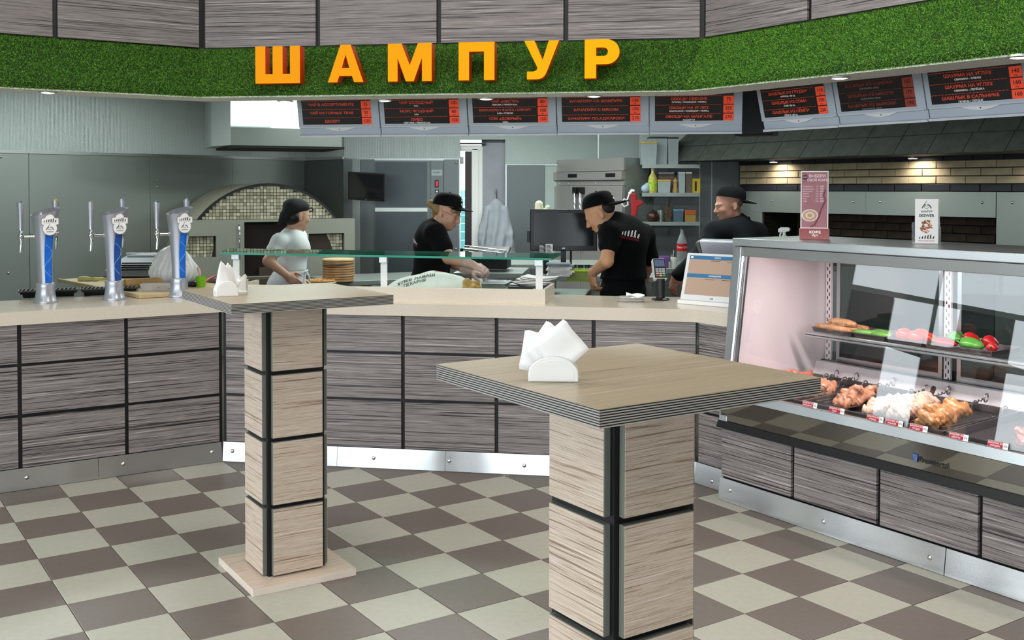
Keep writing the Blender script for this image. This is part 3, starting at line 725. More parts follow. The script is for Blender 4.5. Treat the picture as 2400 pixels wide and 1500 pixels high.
mb = MB(); rings = []
for z, r in ((0, 0.021), (0.055, 0.026), (0.055, 0.0245), (0.003, 0.0195)):
    rings.append([((r + 0.0008 * (k % 2)) * math.cos(2 * PI * k / 40), (r + 0.0008 * (k % 2)) * math.sin(2 * PI * k / 40), z) for k in range(40)])
mb.ringloft(rings); part(T, 'cup', mb, mat('frosted plastic', '#dcdfe0', 0.35, alpha=0.75, var=0))
for k in range(16):
    t = k * 2.4; r = 0.016 * math.sqrt((k + 0.5) / 16)
    mb = MB(); mb.tube([(r * math.cos(t) * 0.8, r * math.sin(t) * 0.8, 0.004), (r * math.cos(t) * 1.45, r * math.sin(t) * 1.45, 0.066 + 0.006 * math.sin(k * 5))], 0.0016, 5); part(T, 'stick', mb, PAPER)
# ------------------------------------------------------------------ printed marks used on several things
def emblem(mb, M, s):
    """pointed arch of bricks around a small drop shaped face, with a name line below; s = overall width"""
    old = mb.M; mb.M = M if old is None else old @ M
    def poly(ps): mb.add([(x * s, z * s, 0) for x, z in ps], [tuple(range(len(ps)))])
    for sg in (-1, 1):
        for k in range(4):
            t0, t1 = 0.12 + k * 0.33, 0.12 + k * 0.33 + 0.24; R0, R1 = 0.36, 0.5
            ps = [(sg * R * math.cos(t), -0.22 + 0.8 * R * math.sin(t) * 1.25) for R, t in ((R0, t0), (R1, t0), (R1, t1), (R0, t1))]
            poly(ps if sg > 0 else ps[::-1])
    out = [(0, 0.62), (-0.07, 0.5), (-0.2, 0.28), (-0.25, 0.08), (-0.2, -0.1), (-0.08, -0.2), (0.08, -0.18), (0.2, -0.06)]
    for a, b in zip(out[:-1], out[1:]):
        d = Vector((b[0] - a[0], b[1] - a[1])).normalized() * 0.022; n = Vector((-d.y, d.x))
        poly([(a[0] + n.x, a[1] + n.y), (a[0] - n.x, a[1] - n.y), (b[0] - n.x, b[1] - n.y), (b[0] + n.x, b[1] + n.y)])
    for x, z in ((0.02, 0.2), (0.12, 0.24)): poly([(x - 0.035, z), (x + 0.035, z - 0.02), (x + 0.035, z + 0.03), (x - 0.035, z + 0.04)])
    poly([(-0.04, 0.0), (0.07, -0.02), (0.07, 0.03), (-0.04, 0.05)])
    mb.M = old
def march(mb, M, wdt):
    """row of six small figures, stooped at the left to upright at the right"""
    old = mb.M; mb.M = M if old is None else old @ M
    hs = (0.45, 0.62, 0.78, 0.9, 1.0, 0.62); H = wdt * 0.3
    for i, h in enumerate(hs):
        x = (i / 5.6 - 0.45) * wdt; hh = h * H; ln = (0.5 - 0.1 * i) if i < 5 else 0.7; w_ = 0.10 * H + 0.02 * hh
        def quad(a, b, w0, w1):
            d = Vector((b[0] - a[0], b[1] - a[1])); n = Vector((-d.y, d.x)).normalized()
            mb.add([(a[0] - n.x * w0, a[1] - n.y * w0, 0), (a[0] + n.x * w0, a[1] + n.y * w0, 0), (b[0] + n.x * w1, b[1] + n.y * w1, 0), (b[0] - n.x * w1, b[1] - n.y * w1, 0)], [(3, 2, 1, 0)])
        hip = (x, hh * 0.48); sh = (x + ln * hh * 0.35, hh * 0.80)
        quad(hip, sh, w_, w_ * 1.15)
        quad((x - hh * 0.14, 0), hip, w_ * 0.55, w_ * 0.8); quad((x + hh * 0.16, 0), hip, w_ * 0.55, w_ * 0.8)
        quad(sh, (sh[0] + hh * 0.14, hh * 0.42), w_ * 0.5, w_ * 0.35)
        hx, hz = sh[0] + 0.06 * hh, sh[1] + 0.13 * hh; r = 0.115 * hh + 0.02 * H
        mb.add([(hx + r * math.cos(t), hz + r * math.sin(t), 0) for t in np.linspace(0, 2 * PI, 9)[:-1]], [tuple(range(8))])
    mb.M = old
INK = mat('black print', '#161616', 0.6, var=0); REDP = mat('red print', '#b3122e', 0.5, var=0.02); WHP = mat('white print', '#f3f1f0', 0.6, var=0)

# ------------------------------------------------------------------ panelled base and refrigerated display case
LEN = 3.3
dv = [-0.004] + [0.475 + 0.486 * k for k in range(6)]
T = thing('case_base', 'long low striped base carrying the glass display case', 'counter', (PD.x, PD.y, 0), AR)
mb = MB(); mb.box(0.0, LEN, 0.014, 0.78, 0, 0.372); part(T, 'carcass', mb, BLACK)
for p, q in zip(dv[:-1], dv[1:]): piece(T, 'panel', ((p + q) / 2, 0.005, 0.2425), (q - p - 0.02, 0.018, 0.245), ZEB)
for p, q in ((0.0, 1.30), (1.302, 2.5), (2.502, LEN)): kick(T, p + 0.001, q - 0.001, -0.006)
for px, py in ((1711, 1149), (1931, 1223), (2180, 1307)):
    x, z = local(px, py, PD, AR, -0.014); rivet(T, 'screw', (x, -0.0145, z), 0.0115, CHROME)

GLOSS = mat('smoked gloss panel', '#8d8a83', 0.03, 0.92, var=0.03, scale=2, bump=0.15, bscale=2.2)
CWHITE = mat('pinkish white case liner', '#e9dadd', 0.45, var=0.02)
ALU = steel('brushed aluminium', '#c3c4c6', 0.24, (60, 60, 2), 0.1)
CG = glass('case glass', (0.97, 0.985, 0.98), 1.25)
T = thing('display_case', 'refrigerated glass display case of meat and vegetables at right', 'display case', (PD.x, PD.y, 0), AR)
mb = MB(); mb.prism([(-0.03, 0.374), (0.02, 0.374), (0.02, 0.408), (-0.012, 0.408)], -0.012, LEN, 'x'); part(T, 'bumper', mb, BLACK, bevel=0.002)
mb = MB(); mb.prism([(-0.004, 0.409), (0.02, 0.409), (0.02, 0.524), (-0.012, 0.524)], 0.0, LEN, 'x'); part(T, 'apron', mb, GLOSS, label='glossy smoked front panel')
mb = MB(); mb.prism([(-0.012, 0.525), (0.04, 0.525), (0.04, 0.560), (0.012, 0.571), (-0.006, 0.569)], 0.0, LEN, 'x'); part(T, 'front_rail', mb, STEEL, bevel=0.0015)
mb = MB(); mb.prism([(0.04, 0.525), (0.74, 0.525), (0.74, 0.575), (0.04, 0.545)], 0.02, LEN, 'x'); part(T, 'deck', mb, STEELD)
mb = MB(); mb.prism([(0.66, 0.578), (0.74, 0.578), (0.74, 0.655), (0.70, 0.655)], 0.02, LEN, 'x'); part(T, 'rear_sill', mb, CWHITE)
# left end wall with its slanted outer frame
mb = MB(); mb.prism([(0.012, 0.525), (0.78, 0.525), (0.78, 1.30), (0.112, 1.30)], 0.002, 0.018, 'x'); part(T, 'end_wall', mb, CWHITE)
mb = MB(); mb.prism([(-0.012, 0.378), (0.03, 0.378), (0.13, 1.30), (0.088, 1.30)], -0.012, 0.044, 'x'); part(T, 'end_frame', mb, ALU, bevel=0.003)
mb = MB(); mb.tube([(0.056, -0.006, 0.575), (0.056, 0.092, 1.25)], 0.011, 12); part(T, 'corner_tube', mb, CHROME, 60)
mb = MB(); mb.prism([(0.013, 0.575), (0.022, 0.575), (0.117, 1.25), (0.108, 1.25)], 0.068, 0.076, 'x'); part(T, 'glass_seal', mb, BLKP)
mb = MB(); mb.prism([(0.13, 0.378), (0.78, 0.378), (0.78, 1.30), (0.132, 1.30)], -0.010, 0.0, 'x'); part(T, 'outer_cheek', mb, ALU)
# canopy
mb = MB(); mb.box(-0.013, LEN, 0.082, 0.66, 1.302, 1.341); part(T, 'canopy_top', mb, STEEL, bevel=0.003)
mb = MB(); mb.prism([(0.098, 1.249), (0.13, 1.249), (0.13, 1.2985), (0.092, 1.2985)], 0.0, LEN, 'x'); part(T, 'canopy_rail', mb, STEEL, bevel=0.002)
mb = MB(); mb.box(0.0, LEN, 0.13, 0.66, 1.285, 1.301); part(T, 'canopy_lining', mb, CWHITE)
mb = MB(); mb.tube([(0.06, 0.24, 1.262), (1.22, 0.24, 1.262)], 0.013, 10); part(T, 'lamp_tube', mb, mat('lit case tube', '#fff0f2', 0.4, var=0, emit=9, ecol='#fff2f3'), 60)
mb = MB(); mb.tube([(1.28, 0.24, 1.262), (2.44, 0.24, 1.262)], 0.013, 10); part(T, 'lamp_tube', mb, _mats['lit case tube'], 60)
mb = MB(); mb.box(0.05, 2.45, 0.225, 0.255, 1.276, 1.285); part(T, 'lamp_holder', mb, WHITE)
for x in (0.80, 1.92):
    l = bpy.data.lights.new('case_tube_light', 'AREA'); l.shape = 'RECTANGLE'; l.size = 1.0; l.size_y = 0.05; l.energy = 13; l.color = (1, 0.90, 0.91)
    lo = bpy.data.objects.new('case_tube_light', l); COL.objects.link(lo); lo.matrix_world = Matrix.Translation(F3(PD, AR, x, 0.24, 1.245)) @ Matrix.Rotation(AR, 4, 'Z')
# glass front
mb = MB(); n = Vector((0, -math.cos(0.139), math.sin(0.139))) * 0.006
mb.hexa([(0.004, 0.006, 0.575), (LEN, 0.006, 0.575), (LEN, 0.012, 0.575), (0.004, 0.012, 0.575), (0.004, 0.101, 1.25), (LEN, 0.101, 1.25), (LEN, 0.107, 1.25), (0.004, 0.107, 1.25)]); part(T, 'glass_front', mb, CG)
# inner shelf
mb = MB(); mb.prism([(0.455, 0.822), (0.465, 0.818), (0.48, 0.822), (0.48, 0.846), (0.465, 0.850), (0.455, 0.845)], 0.145, LEN - 0.05, 'x'); part(T, 'shelf_rail', mb, ALU, bevel=0.001)
mb = MB(); mb.prism([(0.4545, 0.831), (0.456, 0.831), (0.456, 0.836), (0.4545, 0.836)], 0.15, LEN - 0.05, 'x'); part(T, 'rail_groove', mb, DARK)
mb = MB(); mb.box(0.145, LEN - 0.05, 0.48, 0.755, 0.838, 0.844); part(T, 'shelf_pane', mb, glass('shelf pane', (0.9, 0.93, 0.93), 0.8))
# rear: slotted uprights, frames and sliding panes
def upright(x):
    mb = MB(); mb.box(x - 0.018, x + 0.018, 0.758, 0.772, 0.6, 1.28); u = part(T, 'upright', mb, CWHITE)
    m2 = MB()
    for k in range(16):
        for d in (-0.007, 0.007):
            z = 0.63 + k * 0.04 + (0.02 if d > 0 else 0); m2.box(x + d - 0.003, x + d + 0.003, 0.7568, 0.7582, z, z + 0.018)
    o = part(u, 'slot', m2, DARK); o['kind'] = 'stuff'
for x in (0.05, 0.78, 1.55, 2.3): upright(x)
for a, b in ((0.09, 0.74), (0.82, 1.50), (1.60, 2.25)):
    fr = MB(); fr.box(a, b, 0.776, 0.786, 0.66, 0.68); fr.box(a, b, 0.776, 0.786, 1.25, 1.28); fr.box(a, a + 0.022, 0.776, 0.786, 0.68, 1.25); fr.box(b - 0.022, b, 0.776, 0.786, 0.68, 1.25)
    fo_ = part(T, 'door_frame', fr, ALU)
    m2 = MB(); m2.box(a + 0.022, b - 0.022, 0.779, 0.783, 0.68, 1.25); part(fo_, 'door_pane', m2, glass('smoked pane', (0.62, 0.66, 0.66), 1.0))
mb = MB(); mb.box(0.0, LEN, 0.79, 0.82, 0.37, 0.70); part(T, 'rear_panel', mb, DARK)
mb = MB(); mb.box(0.0, LEN, 0.74, 0.78, 0.5, 0.66); part(T, 'rear_beam', mb, BLKP)
x, z = local(2178, 1083, PD, AR, -0.011)
mb = MB(); text_mb(mb, 'Premiertal', 0.034, upr(x + 0.018, -0.0115, z) @ Matrix.Rotation(0, 4, 'Z'), bold=0.008); mb.mi(1)
mb.add([(x - 0.085, -0.0117, z + 0.02), (x - 0.055, -0.0117, z + 0.02), (x - 0.058, -0.0117, z - 0.008), (x - 0.066, -0.0117, z - 0.02), (x - 0.07, -0.0117, z - 0.006)], [(4, 3, 2, 1, 0)])
part(T, 'maker_badge', mb, [BLKP, mat('blue badge', '#4a6ab0', 0.4)])

# trays on the deck and on the shelf
TRAY = mat('dark steel tray', '#6f686a', 0.3, 0.7, var=0.05)
def tray(label, x0, x1, y0, y1, z, hgt, group, slope=0.0):
    T = thing('food_tray', label, 'tray', F3(PD, AR, (x0 + x1) / 2, (y0 + y1) / 2, z), AR, group)
    a, b = (x1 - x0) / 2, (y1 - y0) / 2; t = 0.006
    f = lambda x, y, zz: (x, y, zz + slope * (y + b))
    mb = MB()
    mb.hexa([f(-a + t, -b + t, 0), f(a - t, -b + t, 0), f(a - t, b - t, 0), f(-a + t, b - t, 0), f(-a + t, -b + t, 0.002), f(a - t, -b + t, 0.002), f(a - t, b - t, 0.002), f(-a + t, b - t, 0.002)]); part(T, 'base', mb, TRAY)
    mb = MB(); rings = []
    for e, zz in ((t, 0.0), (0.0, hgt), (-0.006, hgt), (-0.006, hgt + 0.002), (t * 0.4, hgt + 0.002), (t + 0.001, 0.003)):
        rings.append([f(-a + e, -b + e, zz), f(a - e, -b + e, zz), f(a - e, b - e, zz), f(-a + e, b - e, zz)])
    mb.ringloft(rings, cap=False); part(T, 'rim', mb, TRAY)
    return T
DZ = lambda y: 0.5455 + (y - 0.04) * 0.0429
tray('deck tray nearest the left end of the case, skewers crowded in it', 0.06, 0.47, 0.06, 0.60, DZ(0.06) + 0.001, 0.03, 'meat trays on the case deck', 0.043)
tray('deck tray in the middle of the case holding four pale skewers', 0.485, 1.235, 0.06, 0.60, DZ(0.06) + 0.001, 0.03, 'meat trays on the case deck', 0.043)
tray('deck tray at the right of the case, half empty', 1.255, 1.90, 0.06, 0.60, DZ(0.06) + 0.001, 0.03, 'meat trays on the case deck', 0.043)
SZ = 0.8445
for (a, b), lb in zip(((0.15, 0.40), (0.415, 0.60), (0.615, 0.81), (0.825, 1.17)), ('small shelf tray under the minced kebabs', 'small shelf tray of green cucumbers', 'small shelf tray of tomatoes', 'shelf tray of red and green peppers')):
    tray(lb, a, b, 0.51, 0.74, SZ, 0.022, 'trays on the case shelf')

# food
SKW = mat('skewer steel', '#a8a09c', 0.28, 0.9, var=0.03)
def food(name, col, rough=0.3, col2=None, sc_=40):
    return mat(name, col, rough, var=0.28, scale=sc_, bump=0.5, bscale=70, coat=0.25)
RAW1 = food('marinated pork', '#c98a6c'); RAW2 = food('pale chicken', '#deb9a4'); RAW3 = food('paprika chicken', '#c0824f'); RAW4 = food('red lamb', '#a85646')
def skewer(label, a, b, rad, m, seed, tail=0.2, zc=None, ring=True, chunky=1.0):
    """a flat steel skewer laid along the deck with lumps of meat; a, b = front and back ends of the meat in case coordinates"""
    rr = np.random.default_rng(seed)
    z = lambda y, r: DZ(y) + 0.004 + r
    A = F3(PD, AR, a[0], a[1], z(a[1], rad) if zc is None else zc); Bq = F3(PD, AR, b[0], b[1], z(b[1], rad) if zc is None else zc)
    T = thing('meat_skewer', label, 'skewer', A, 0, 'raw skewers in the display case')
    d = (Bq - A).normalized(); e = Bq + d * tail
    prims = []; L = (Bq - A).length; n = max(6, int(L / (rad * 0.36)))
    for k in range(n):
        t = (k + 0.5) / n; env = 0.7 + 0.5 * math.sin(PI * t); c = A.lerp(Bq, t)
        for q in range(4):
            o = Vector(rr.normal(0, 0.40, 3)) * rad * env; o.z *= 0.7; R = basis(rr.normal(0, 1, 3) + np.array([0, 0, 0.01]))
            prims.append(('e', c + o, tuple(rad * env * np.array([0.62, 0.5, 0.42]) * rr.uniform(0.75, 1.15)), R, 0.005))
    A_ = np.array(A); ph = rr.uniform(0, 6, 4)
    def lumpy(V):
        q = V - A_; w_ = 0.0022 * np.sin(q[:, 0] * 190 + ph[0]) * np.sin(q[:, 1] * 170 + ph[1]) + 0.0016 * np.sin(q[:, 2] * 260 + q[:, 0] * 240 + ph[2])
        return V + np.stack([w_, w_, w_ * 1.3], 1)
    sdf_part(T, 'meat', prims, 0.0045, m, warp=lumpy)
    mb = MB(); s = d.cross(Vector((0, 0, 1))).normalized() * 0.005; up = Vector((0, 0, 0.0012)); o0 = A - d * 0.02 - A
    p0, p1 = A - d * 0.03 - A, e - A
    mb.hexa([p0 - s - up, p0 + s - up, p1 + s - up, p1 - s - up, p0 - s + up, p0 + s + up, p1 + s + up, p1 - s + up]); part(T, 'blade', mb, SKW)
    if ring:
        pts = [e - A + d * (0.012 * k) + s.normalized() * 0.006 * math.cos(k * 1.9) + Vector((0, 0, 0.006 * math.sin(k * 1.9))) for k in range(9)]
        mb = MB(); mb.tube(pts, 0.0028, 6); part(T, 'twist', mb, SKW, 60)
        c = e - A + d * 0.128; nn = [c + d * 0.02 * math.cos(t) + Vector((0, 0, 0.02 * math.sin(t))) + s * 0.3 * math.sin(t) for t in np.linspace(0, 2 * PI, 14, endpoint=False)]
        mb = MB(); mb.tube(nn, 0.0034, 6, closed=True); part(T, 'ring', mb, SKW, 60)
    return T
skewer('skewer of marinated meat at the left of the middle tray', (0.665, 0.085), (0.595, 0.42), 0.044, RAW1, 1, tail=0.12)
skewer('thin skewer of raw chicken drumettes, second in the middle tray', (0.825, 0.085), (0.77, 0.40), 0.034, RAW2, 2, tail=0.15)
skewer('thick pale skewer of chicken thighs, third in the middle tray', (0.975, 0.08), (0.90, 0.44), 0.05, RAW2, 3, tail=0.1)
skewer('thick paprika coloured skewer at the right of the middle tray', (1.135, 0.085), (1.09, 0.42), 0.05, RAW3, 4, tail=0.1)
skewer('skewer of red lamb with fat in the right hand tray', (1.57, 0.09), (1.50, 0.40), 0.04, RAW4, 5, tail=0.12)
skewer('skewer of orange meat at the front of the left tray', (0.405, 0.10), (0.36, 0.42), 0.04, RAW1, 6, tail=0.1)
skewer('skewer of reddish lumps behind the front one in the left tray', (0.27, 0.12), (0.23, 0.42), 0.036, RAW4, 7, tail=0.1)
skewer('small orange skewer against the left end wall of the case', (0.14, 0.14), (0.125, 0.52), 0.036, food('orange marinated lumps', '#cf6a4a'), 8, tail=0.03, ring=False)
for k, (x0, lb) in enumerate(((0.515, 'bare twisted skewer lying at the back left of the middle tray'), (0.70, 'bare skewer between the first two meat skewers'), (1.19, 'bare twisted skewer at the back right of the middle tray'), (0.18, 'bare skewer at the far left of the left tray'), (0.215, 'second bare skewer from the left in the left tray'), (0.30, 'third bare skewer from the left in the left tray'), (0.33, 'fourth bare skewer from the left in the left tray'), (0.43, 'bare skewer at the right edge of the left tray'), (0.56, 'bare skewer next to the marinated meat, middle tray'), (0.80, 'bare skewer resting between the pale skewers'), (1.04, 'bare skewer between pale and paprika skewers'))):
    T = thing('bare_skewer', lb, 'skewer', F3(PD, AR, x0, 0.30, DZ(0.3) + 0.02), AR, 'empty skewers in the display case')
    mb = MB(); mb.box(-0.005, 0.005, -0.18, 0.16, 0, 0.0024); part(T, 'blade', mb, SKW)
    mb = MB(); mb.tube([(0.006 * math.cos(q * 1.9), 0.16 + q * 0.012, 0.006 + 0.006 * math.sin(q * 1.9)) for q in range(9)], 0.0028, 6); part(T, 'twist', mb, SKW, 60)
    mb = MB(); mb.tube([(0.004 * math.sin(t), 0.284 + 0.02 * math.cos(t), 0.02 + 0.02 * math.sin(t)) for t in np.linspace(0, 2 * PI, 14, endpoint=False)], 0.0034, 6, closed=True); part(T, 'ring', mb, SKW, 60)
T = thing('spatula', 'spatula with dark wooden handle across the middle tray', 'spatula', F3(PD, AR, 0.87, 0.50, DZ(0.5) + 0.04), AR + 0.5)
mb = MB(); mb.tube([(0, 0.02, 0.018), (0, 0.05, 0.022), (0, 0.11, 0.032), (0, 0.125, 0.035)], [0.006, 0.011, 0.013, 0.008], 8); part(T, 'handle', mb, mat('dark red wood', '#5a2f2a', 0.4), 60)
mb = MB(); mb.tube([(0, -0.08, 0.0), (0, 0.02, 0.018)], 0.004, 6); mb.box(-0.02, 0.02, -0.15, -0.075, -0.003, 0.0); part(T, 'blade', mb, SKW)
KEB = food('raw minced kebab', '#b5825a', 0.5)
for k in range(5):
    y0, z0 = (0.535 + 0.042 * k, SZ + 0.026) if k < 4 else (0.575, SZ + 0.055)
    A = F3(PD, AR, 0.165 + 0.012 * k, y0, z0); Bq = F3(PD, AR, 0.375 + 0.012 * (k % 2), y0 - 0.01, z0)
    T = thing('minced_kebab', ['minced kebab roll nearest the glass on the case shelf', 'second minced kebab roll from the glass', 'third minced kebab roll from the glass', 'rearmost minced kebab roll on the case shelf', 'minced kebab roll lying on top of the others'][k], 'kebab', A, 0, 'minced kebabs on the case shelf')
    rr = np.random.default_rng(40 + k); prims = []
    for q in range(12):
        t = q / 11; c = A.lerp(Bq, t); r = 0.020 * (0.72 + 0.35 * math.sin(PI * t)) * rr.uniform(0.9, 1.08); prims.append(('e', c, (r, r, r * 0.95), None, 0.012))
    sdf_part(T, 'roll', prims, 0.0045, KEB, warp=lambda V: V + (0.0018 * np.sin(V[:, :1] * 330 + k) * np.sin(V[:, 1:2] * 310) + 0.001 * np.sin(V[:, 2:3] * 500)))
CUC = mat('cucumber skin', '#5d8f3a', 0.3, var=0.35, scale=30, bump=0.2, bscale=90)
for k, (x, y, r, lb) in enumerate(((0.45, 0.545, 0.3, 'left front cucumber in the case tray'), (0.495, 0.56, 0.2, 'middle cucumber in the case tray'), (0.555, 0.548, 0.1, 'right front cucumber in the case tray'), (0.50, 0.62, 0.15, 'cucumber at the back of the case tray'))):
    T = thing('cucumber', lb, 'cucumber', F3(PD, AR, x, y, SZ + 0.022), AR + r, 'cucumbers on the case shelf')
    mb = MB(); mb.tube([(-0.055 + 0.01 * i, 0.004 * math.sin(i * 0.4), 0) for i in range(12)], [0.006, 0.013, 0.016, 0.0175, 0.018, 0.018, 0.018, 0.0175, 0.017, 0.015, 0.011, 0.004], 12); part(T, 'fruit', mb, CUC, 180)
    mb = MB(); mb.tube([(0.055, 0, 0), (0.062, 0.001, 0.001)], 0.003, 6); part(T, 'stem', mb, mat('dry stem', '#8a8a4a', 0.6))
TOM = mat('tomato skin', '#c5382a', 0.18, var=0.12, scale=14)
STEM = mat('green calyx', '#4f7a35', 0.6)
for x, y, z, r, lb in ((0.668, 0.572, 0.034, 0.039, 'left tomato in the case tray'), (0.742, 0.562, 0.033, 0.038, 'right front tomato in the case tray'), (0.712, 0.645, 0.035, 0.038, 'tomato behind the front pair'), (0.77, 0.62, 0.031, 0.031, 'small tomato at the right of the tray')):
    T = thing('tomato', lb, 'tomato', F3(PD, AR, x, y, SZ + 0.003 + r * 0.86), 0.4, 'tomatoes on the case shelf')
    mb = MB(); n = 20; rings = []
    for i in range(11):
        t = PI * i / 10; zz = -math.cos(t) * r * 0.86 - (0.10 * r if i == 10 else 0); q = max(math.sin(t), 0.01)
        rings.append([(r * q * (1 + 0.03 * math.cos(5 * a)) * math.cos(a), r * q * (1 + 0.03 * math.cos(5 * a)) * math.sin(a), zz) for a in np.linspace(0, 2 * PI, n, endpoint=False)])
    mb.ringloft(rings); part(T, 'fruit', mb, TOM, 180)
    mb = MB()
    for q in range(5):
        a = q * 2 * PI / 5; c, s = math.cos(a), math.sin(a); mb.add([(-s * 0.003, c * 0.003, r * 0.8), (s * 0.003, -c * 0.003, r * 0.8), (c * 0.016, s * 0.016, r * 0.84)], [(0, 1, 2)])
    part(T, 'calyx', mb, STEM)
PEPR = mat('red pepper skin', '#b81f25', 0.16, var=0.12, scale=12); PEPG = mat('green pepper skin', '#4d8a35', 0.16, var=0.2, scale=12)
def pepper(label, x, y, z, rot, tilt, ln, rad, m):
    T = thing('bell_pepper', label, 'pepper', F3(PD, AR, x, y, SZ + z), AR + rot, 'peppers on the case shelf')
    mb = MB(); rings = []; M = Matrix.Rotation(tilt, 4, 'Y')
    for i in range(13):
        t = i / 12; q = (math.sin(PI * min(1, 0.06 + t * 0.92)) ** 0.5) * (1.0 - 0.28 * t)
        rings.append([M @ Vector(((t - 0.5) * ln, rad * q * (1 + 0.10 * math.cos(4 * a)) * math.cos(a), rad * q * (1 + 0.10 * math.cos(4 * a)) * math.sin(a))) for a in np.linspace(0, 2 * PI, 20, endpoint=False)])
    mb.ringloft(rings); part(T, 'fruit', mb, m, 180)
    mb = MB(); mb.tube([M @ Vector((-ln * 0.5 + 0.004, 0, 0)), M @ Vector((-ln * 0.5 - 0.012, 0, 0.002)), M @ Vector((-ln * 0.5 - 0.02, 0, 0.008))], [0.006, 0.004, 0.005], 7); part(T, 'stem', mb, STEM, 60)
pepper('long red pepper lying at the left of the pepper tray', 0.905, 0.56, 0.026, 0.15, 0.05, 0.11, 0.022, PEPR)
pepper('large green pepper at the front of the pepper tray', 1.045, 0.552, 0.036, 0.4, 0.1, 0.105, 0.034, PEPG)
pepper('green pepper at the back of the pepper tray', 0.895, 0.65, 0.04, -0.5, 0.0, 0.10, 0.034, PEPG)
pepper('red pepper standing in the middle of the pepper tray', 0.99, 0.64, 0.04, 0.9, 0.5, 0.09, 0.036, PEPR)
pepper('red pepper at the back right of the pepper tray', 1.07, 0.66, 0.04, 1.4, 0.2, 0.09, 0.034, PEPR)
pepper('small red pepper at the right end of the pepper tray', 1.125, 0.585, 0.03, 2.0, 0.1, 0.08, 0.028, PEPR)
# price tags clipped on the front rail
for (px, py), two, lb in zip(((1897, 953), (1960, 965), (2050, 990), (2095, 1000), (2152, 1008), (2246, 1030), (2338, 1048)), ('БАРАНИНЫ', 'СОМА', 'КУРИЦЫ', 'КРЫЛЬЕВ', 'ГРУДКИ', 'МЯКОТИ', 'КОРЕЙКИ'),
        ('red price tag furthest left on the case front rail', 'second red price tag from the left on the case rail', 'red price tag before the thick pale skewer, left of three set close', 'middle one of three red price tags set close together', 'red price tag before the paprika skewer, right of three set close', 'red price tag before the empty part of the right tray', 'red price tag furthest right on the case front rail')):
    x, z = local(px, py, PD, AR, 0.0); x2 = x
    T = thing('price_tag', lb, 'price tag', F3(PD, AR, x2, -0.001, 0.571), AR, 'price tags on the case rail')
    t = Matrix.Rotation(-0.25, 4, 'X')
    mb = MB(); mb.M = t; mb.box(-0.043, 0.043, 0.0, 0.0012, 0, 0.026); part(T, 'card', mb, PAPER)
    mb = MB(); mb.M = t; mb.box(-0.042, 0.021, -0.0006, -0.0001, 0.001, 0.025); part(T, 'red_field', mb, REDP)
    mb = MB(); mb.M = t
    text_mb(mb, 'ШАШЛЫК ИЗ', 0.0098, upr(-0.011, -0.0009, 0.0185), bold=0.012); text_mb(mb, two, 0.009, upr(-0.011, -0.0009, 0.0075), bold=0.012); part(T, 'lettering', mb, WHP)
    mb = MB(); mb.M = t; emblem(mb, upr(0.032, -0.0009, 0.012), 0.016); part(T, 'emblem', mb, INK)
    mb = MB(); mb.M = t; mb.box(-0.01, 0.01, 0.0014, 0.005, -0.0, 0.012); part(T, 'clip', mb, CHROME)
# ------------------------------------------------------------------ illuminated sign letters on the turf
def curve_mesh(loops, depth):
    cu = bpy.data.curves.new('outline', 'CURVE'); cu.dimensions = '2D'; cu.fill_mode = 'BOTH'; cu.extrude = depth / 2
    for lp in loops:
        sp = cu.splines.new('POLY'); sp.points.add(len(lp) - 1); sp.use_cyclic_u = True
        for q, (x, y) in zip(sp.points, lp): q.co = (x, y, 0, 1)
    o = bpy.data.objects.new('outline', cu); COL.objects.link(o); dg = bpy.context.evaluated_depsgraph_get(); dg.update()
    me = bpy.data.meshes.new_from_object(o.evaluated_get(dg)); bpy.data.objects.remove(o); bpy.data.curves.remove(cu); return me
arc = lambda cx, cy, rx, ry, a, b, n: [(cx + rx * math.cos(math.radians(a + (b - a) * k / n)), cy + ry * math.sin(math.radians(a + (b - a) * k / n))) for k in range(n + 1)]
GLY = {
    'sha': [[(0, 0), (1, 0), (1, 1), (0.78, 1), (0.78, 0.25), (0.61, 0.25), (0.61, 1), (0.39, 1), (0.39, 0.25), (0.22, 0.25), (0.22, 1), (0, 1)]],
    'a': [[(0, 0), (0.26, 0), (0.32, 0.17), (0.68, 0.17), (0.74, 0), (1, 0), (0.64, 1), (0.36, 1)], [(0.39, 0.38), (0.5, 0.74), (0.61, 0.38)]],
    'em': [[(0, 0), (0.22, 0), (0.22, 0.62), (0.41, 0), (0.59, 0), (0.78, 0.62), (0.78, 0), (1, 0), (1, 1), (0.69, 1), (0.5, 0.42), (0.31, 1), (0, 1)]],
    'pe': [[(0, 0), (0.29, 0), (0.29, 0.75), (0.71, 0.75), (0.71, 0), (1, 0), (1, 1), (0, 1)]],
    'u': [[(0, 1), (0.29, 1), (0.53, 0.5), (0.71, 1), (1, 1), (0.66, 0.22)] + arc(0.36, 0.22, 0.28, 0.22, -20, -90, 6) + [(0.08, 0.0), (0.08, 0.2), (0.24, 0.2)] + arc(0.24, 0.29, 0.14, 0.09, -90, 10, 5)],
    'er': [[(0, 0), (0.33, 0), (0.33, 0.36), (0.55, 0.36)] + arc(0.62, 0.68, 0.38, 0.32, -90, 90, 14) + [(0, 1)], [(0.33, 0.57), (0.33, 0.79), (0.52, 0.79)] + arc(0.54, 0.68, 0.13, 0.11, 90, -90, 8)],
}
LSIDE = mat('red lit letter side', '#b5390d', 0.45, var=0.05, emit=0.22, ecol='#d63c06')
words = ['first letter of the lit orange sign, shaped like a comb', 'second letter of the lit sign, a pointed capital A', 'third letter of the lit sign, a capital M', 'fourth letter of the lit sign, shaped like a square arch', 'fifth letter of the lit sign, like a slanted Y', 'last letter of the lit yellow sign, shaped like a P']
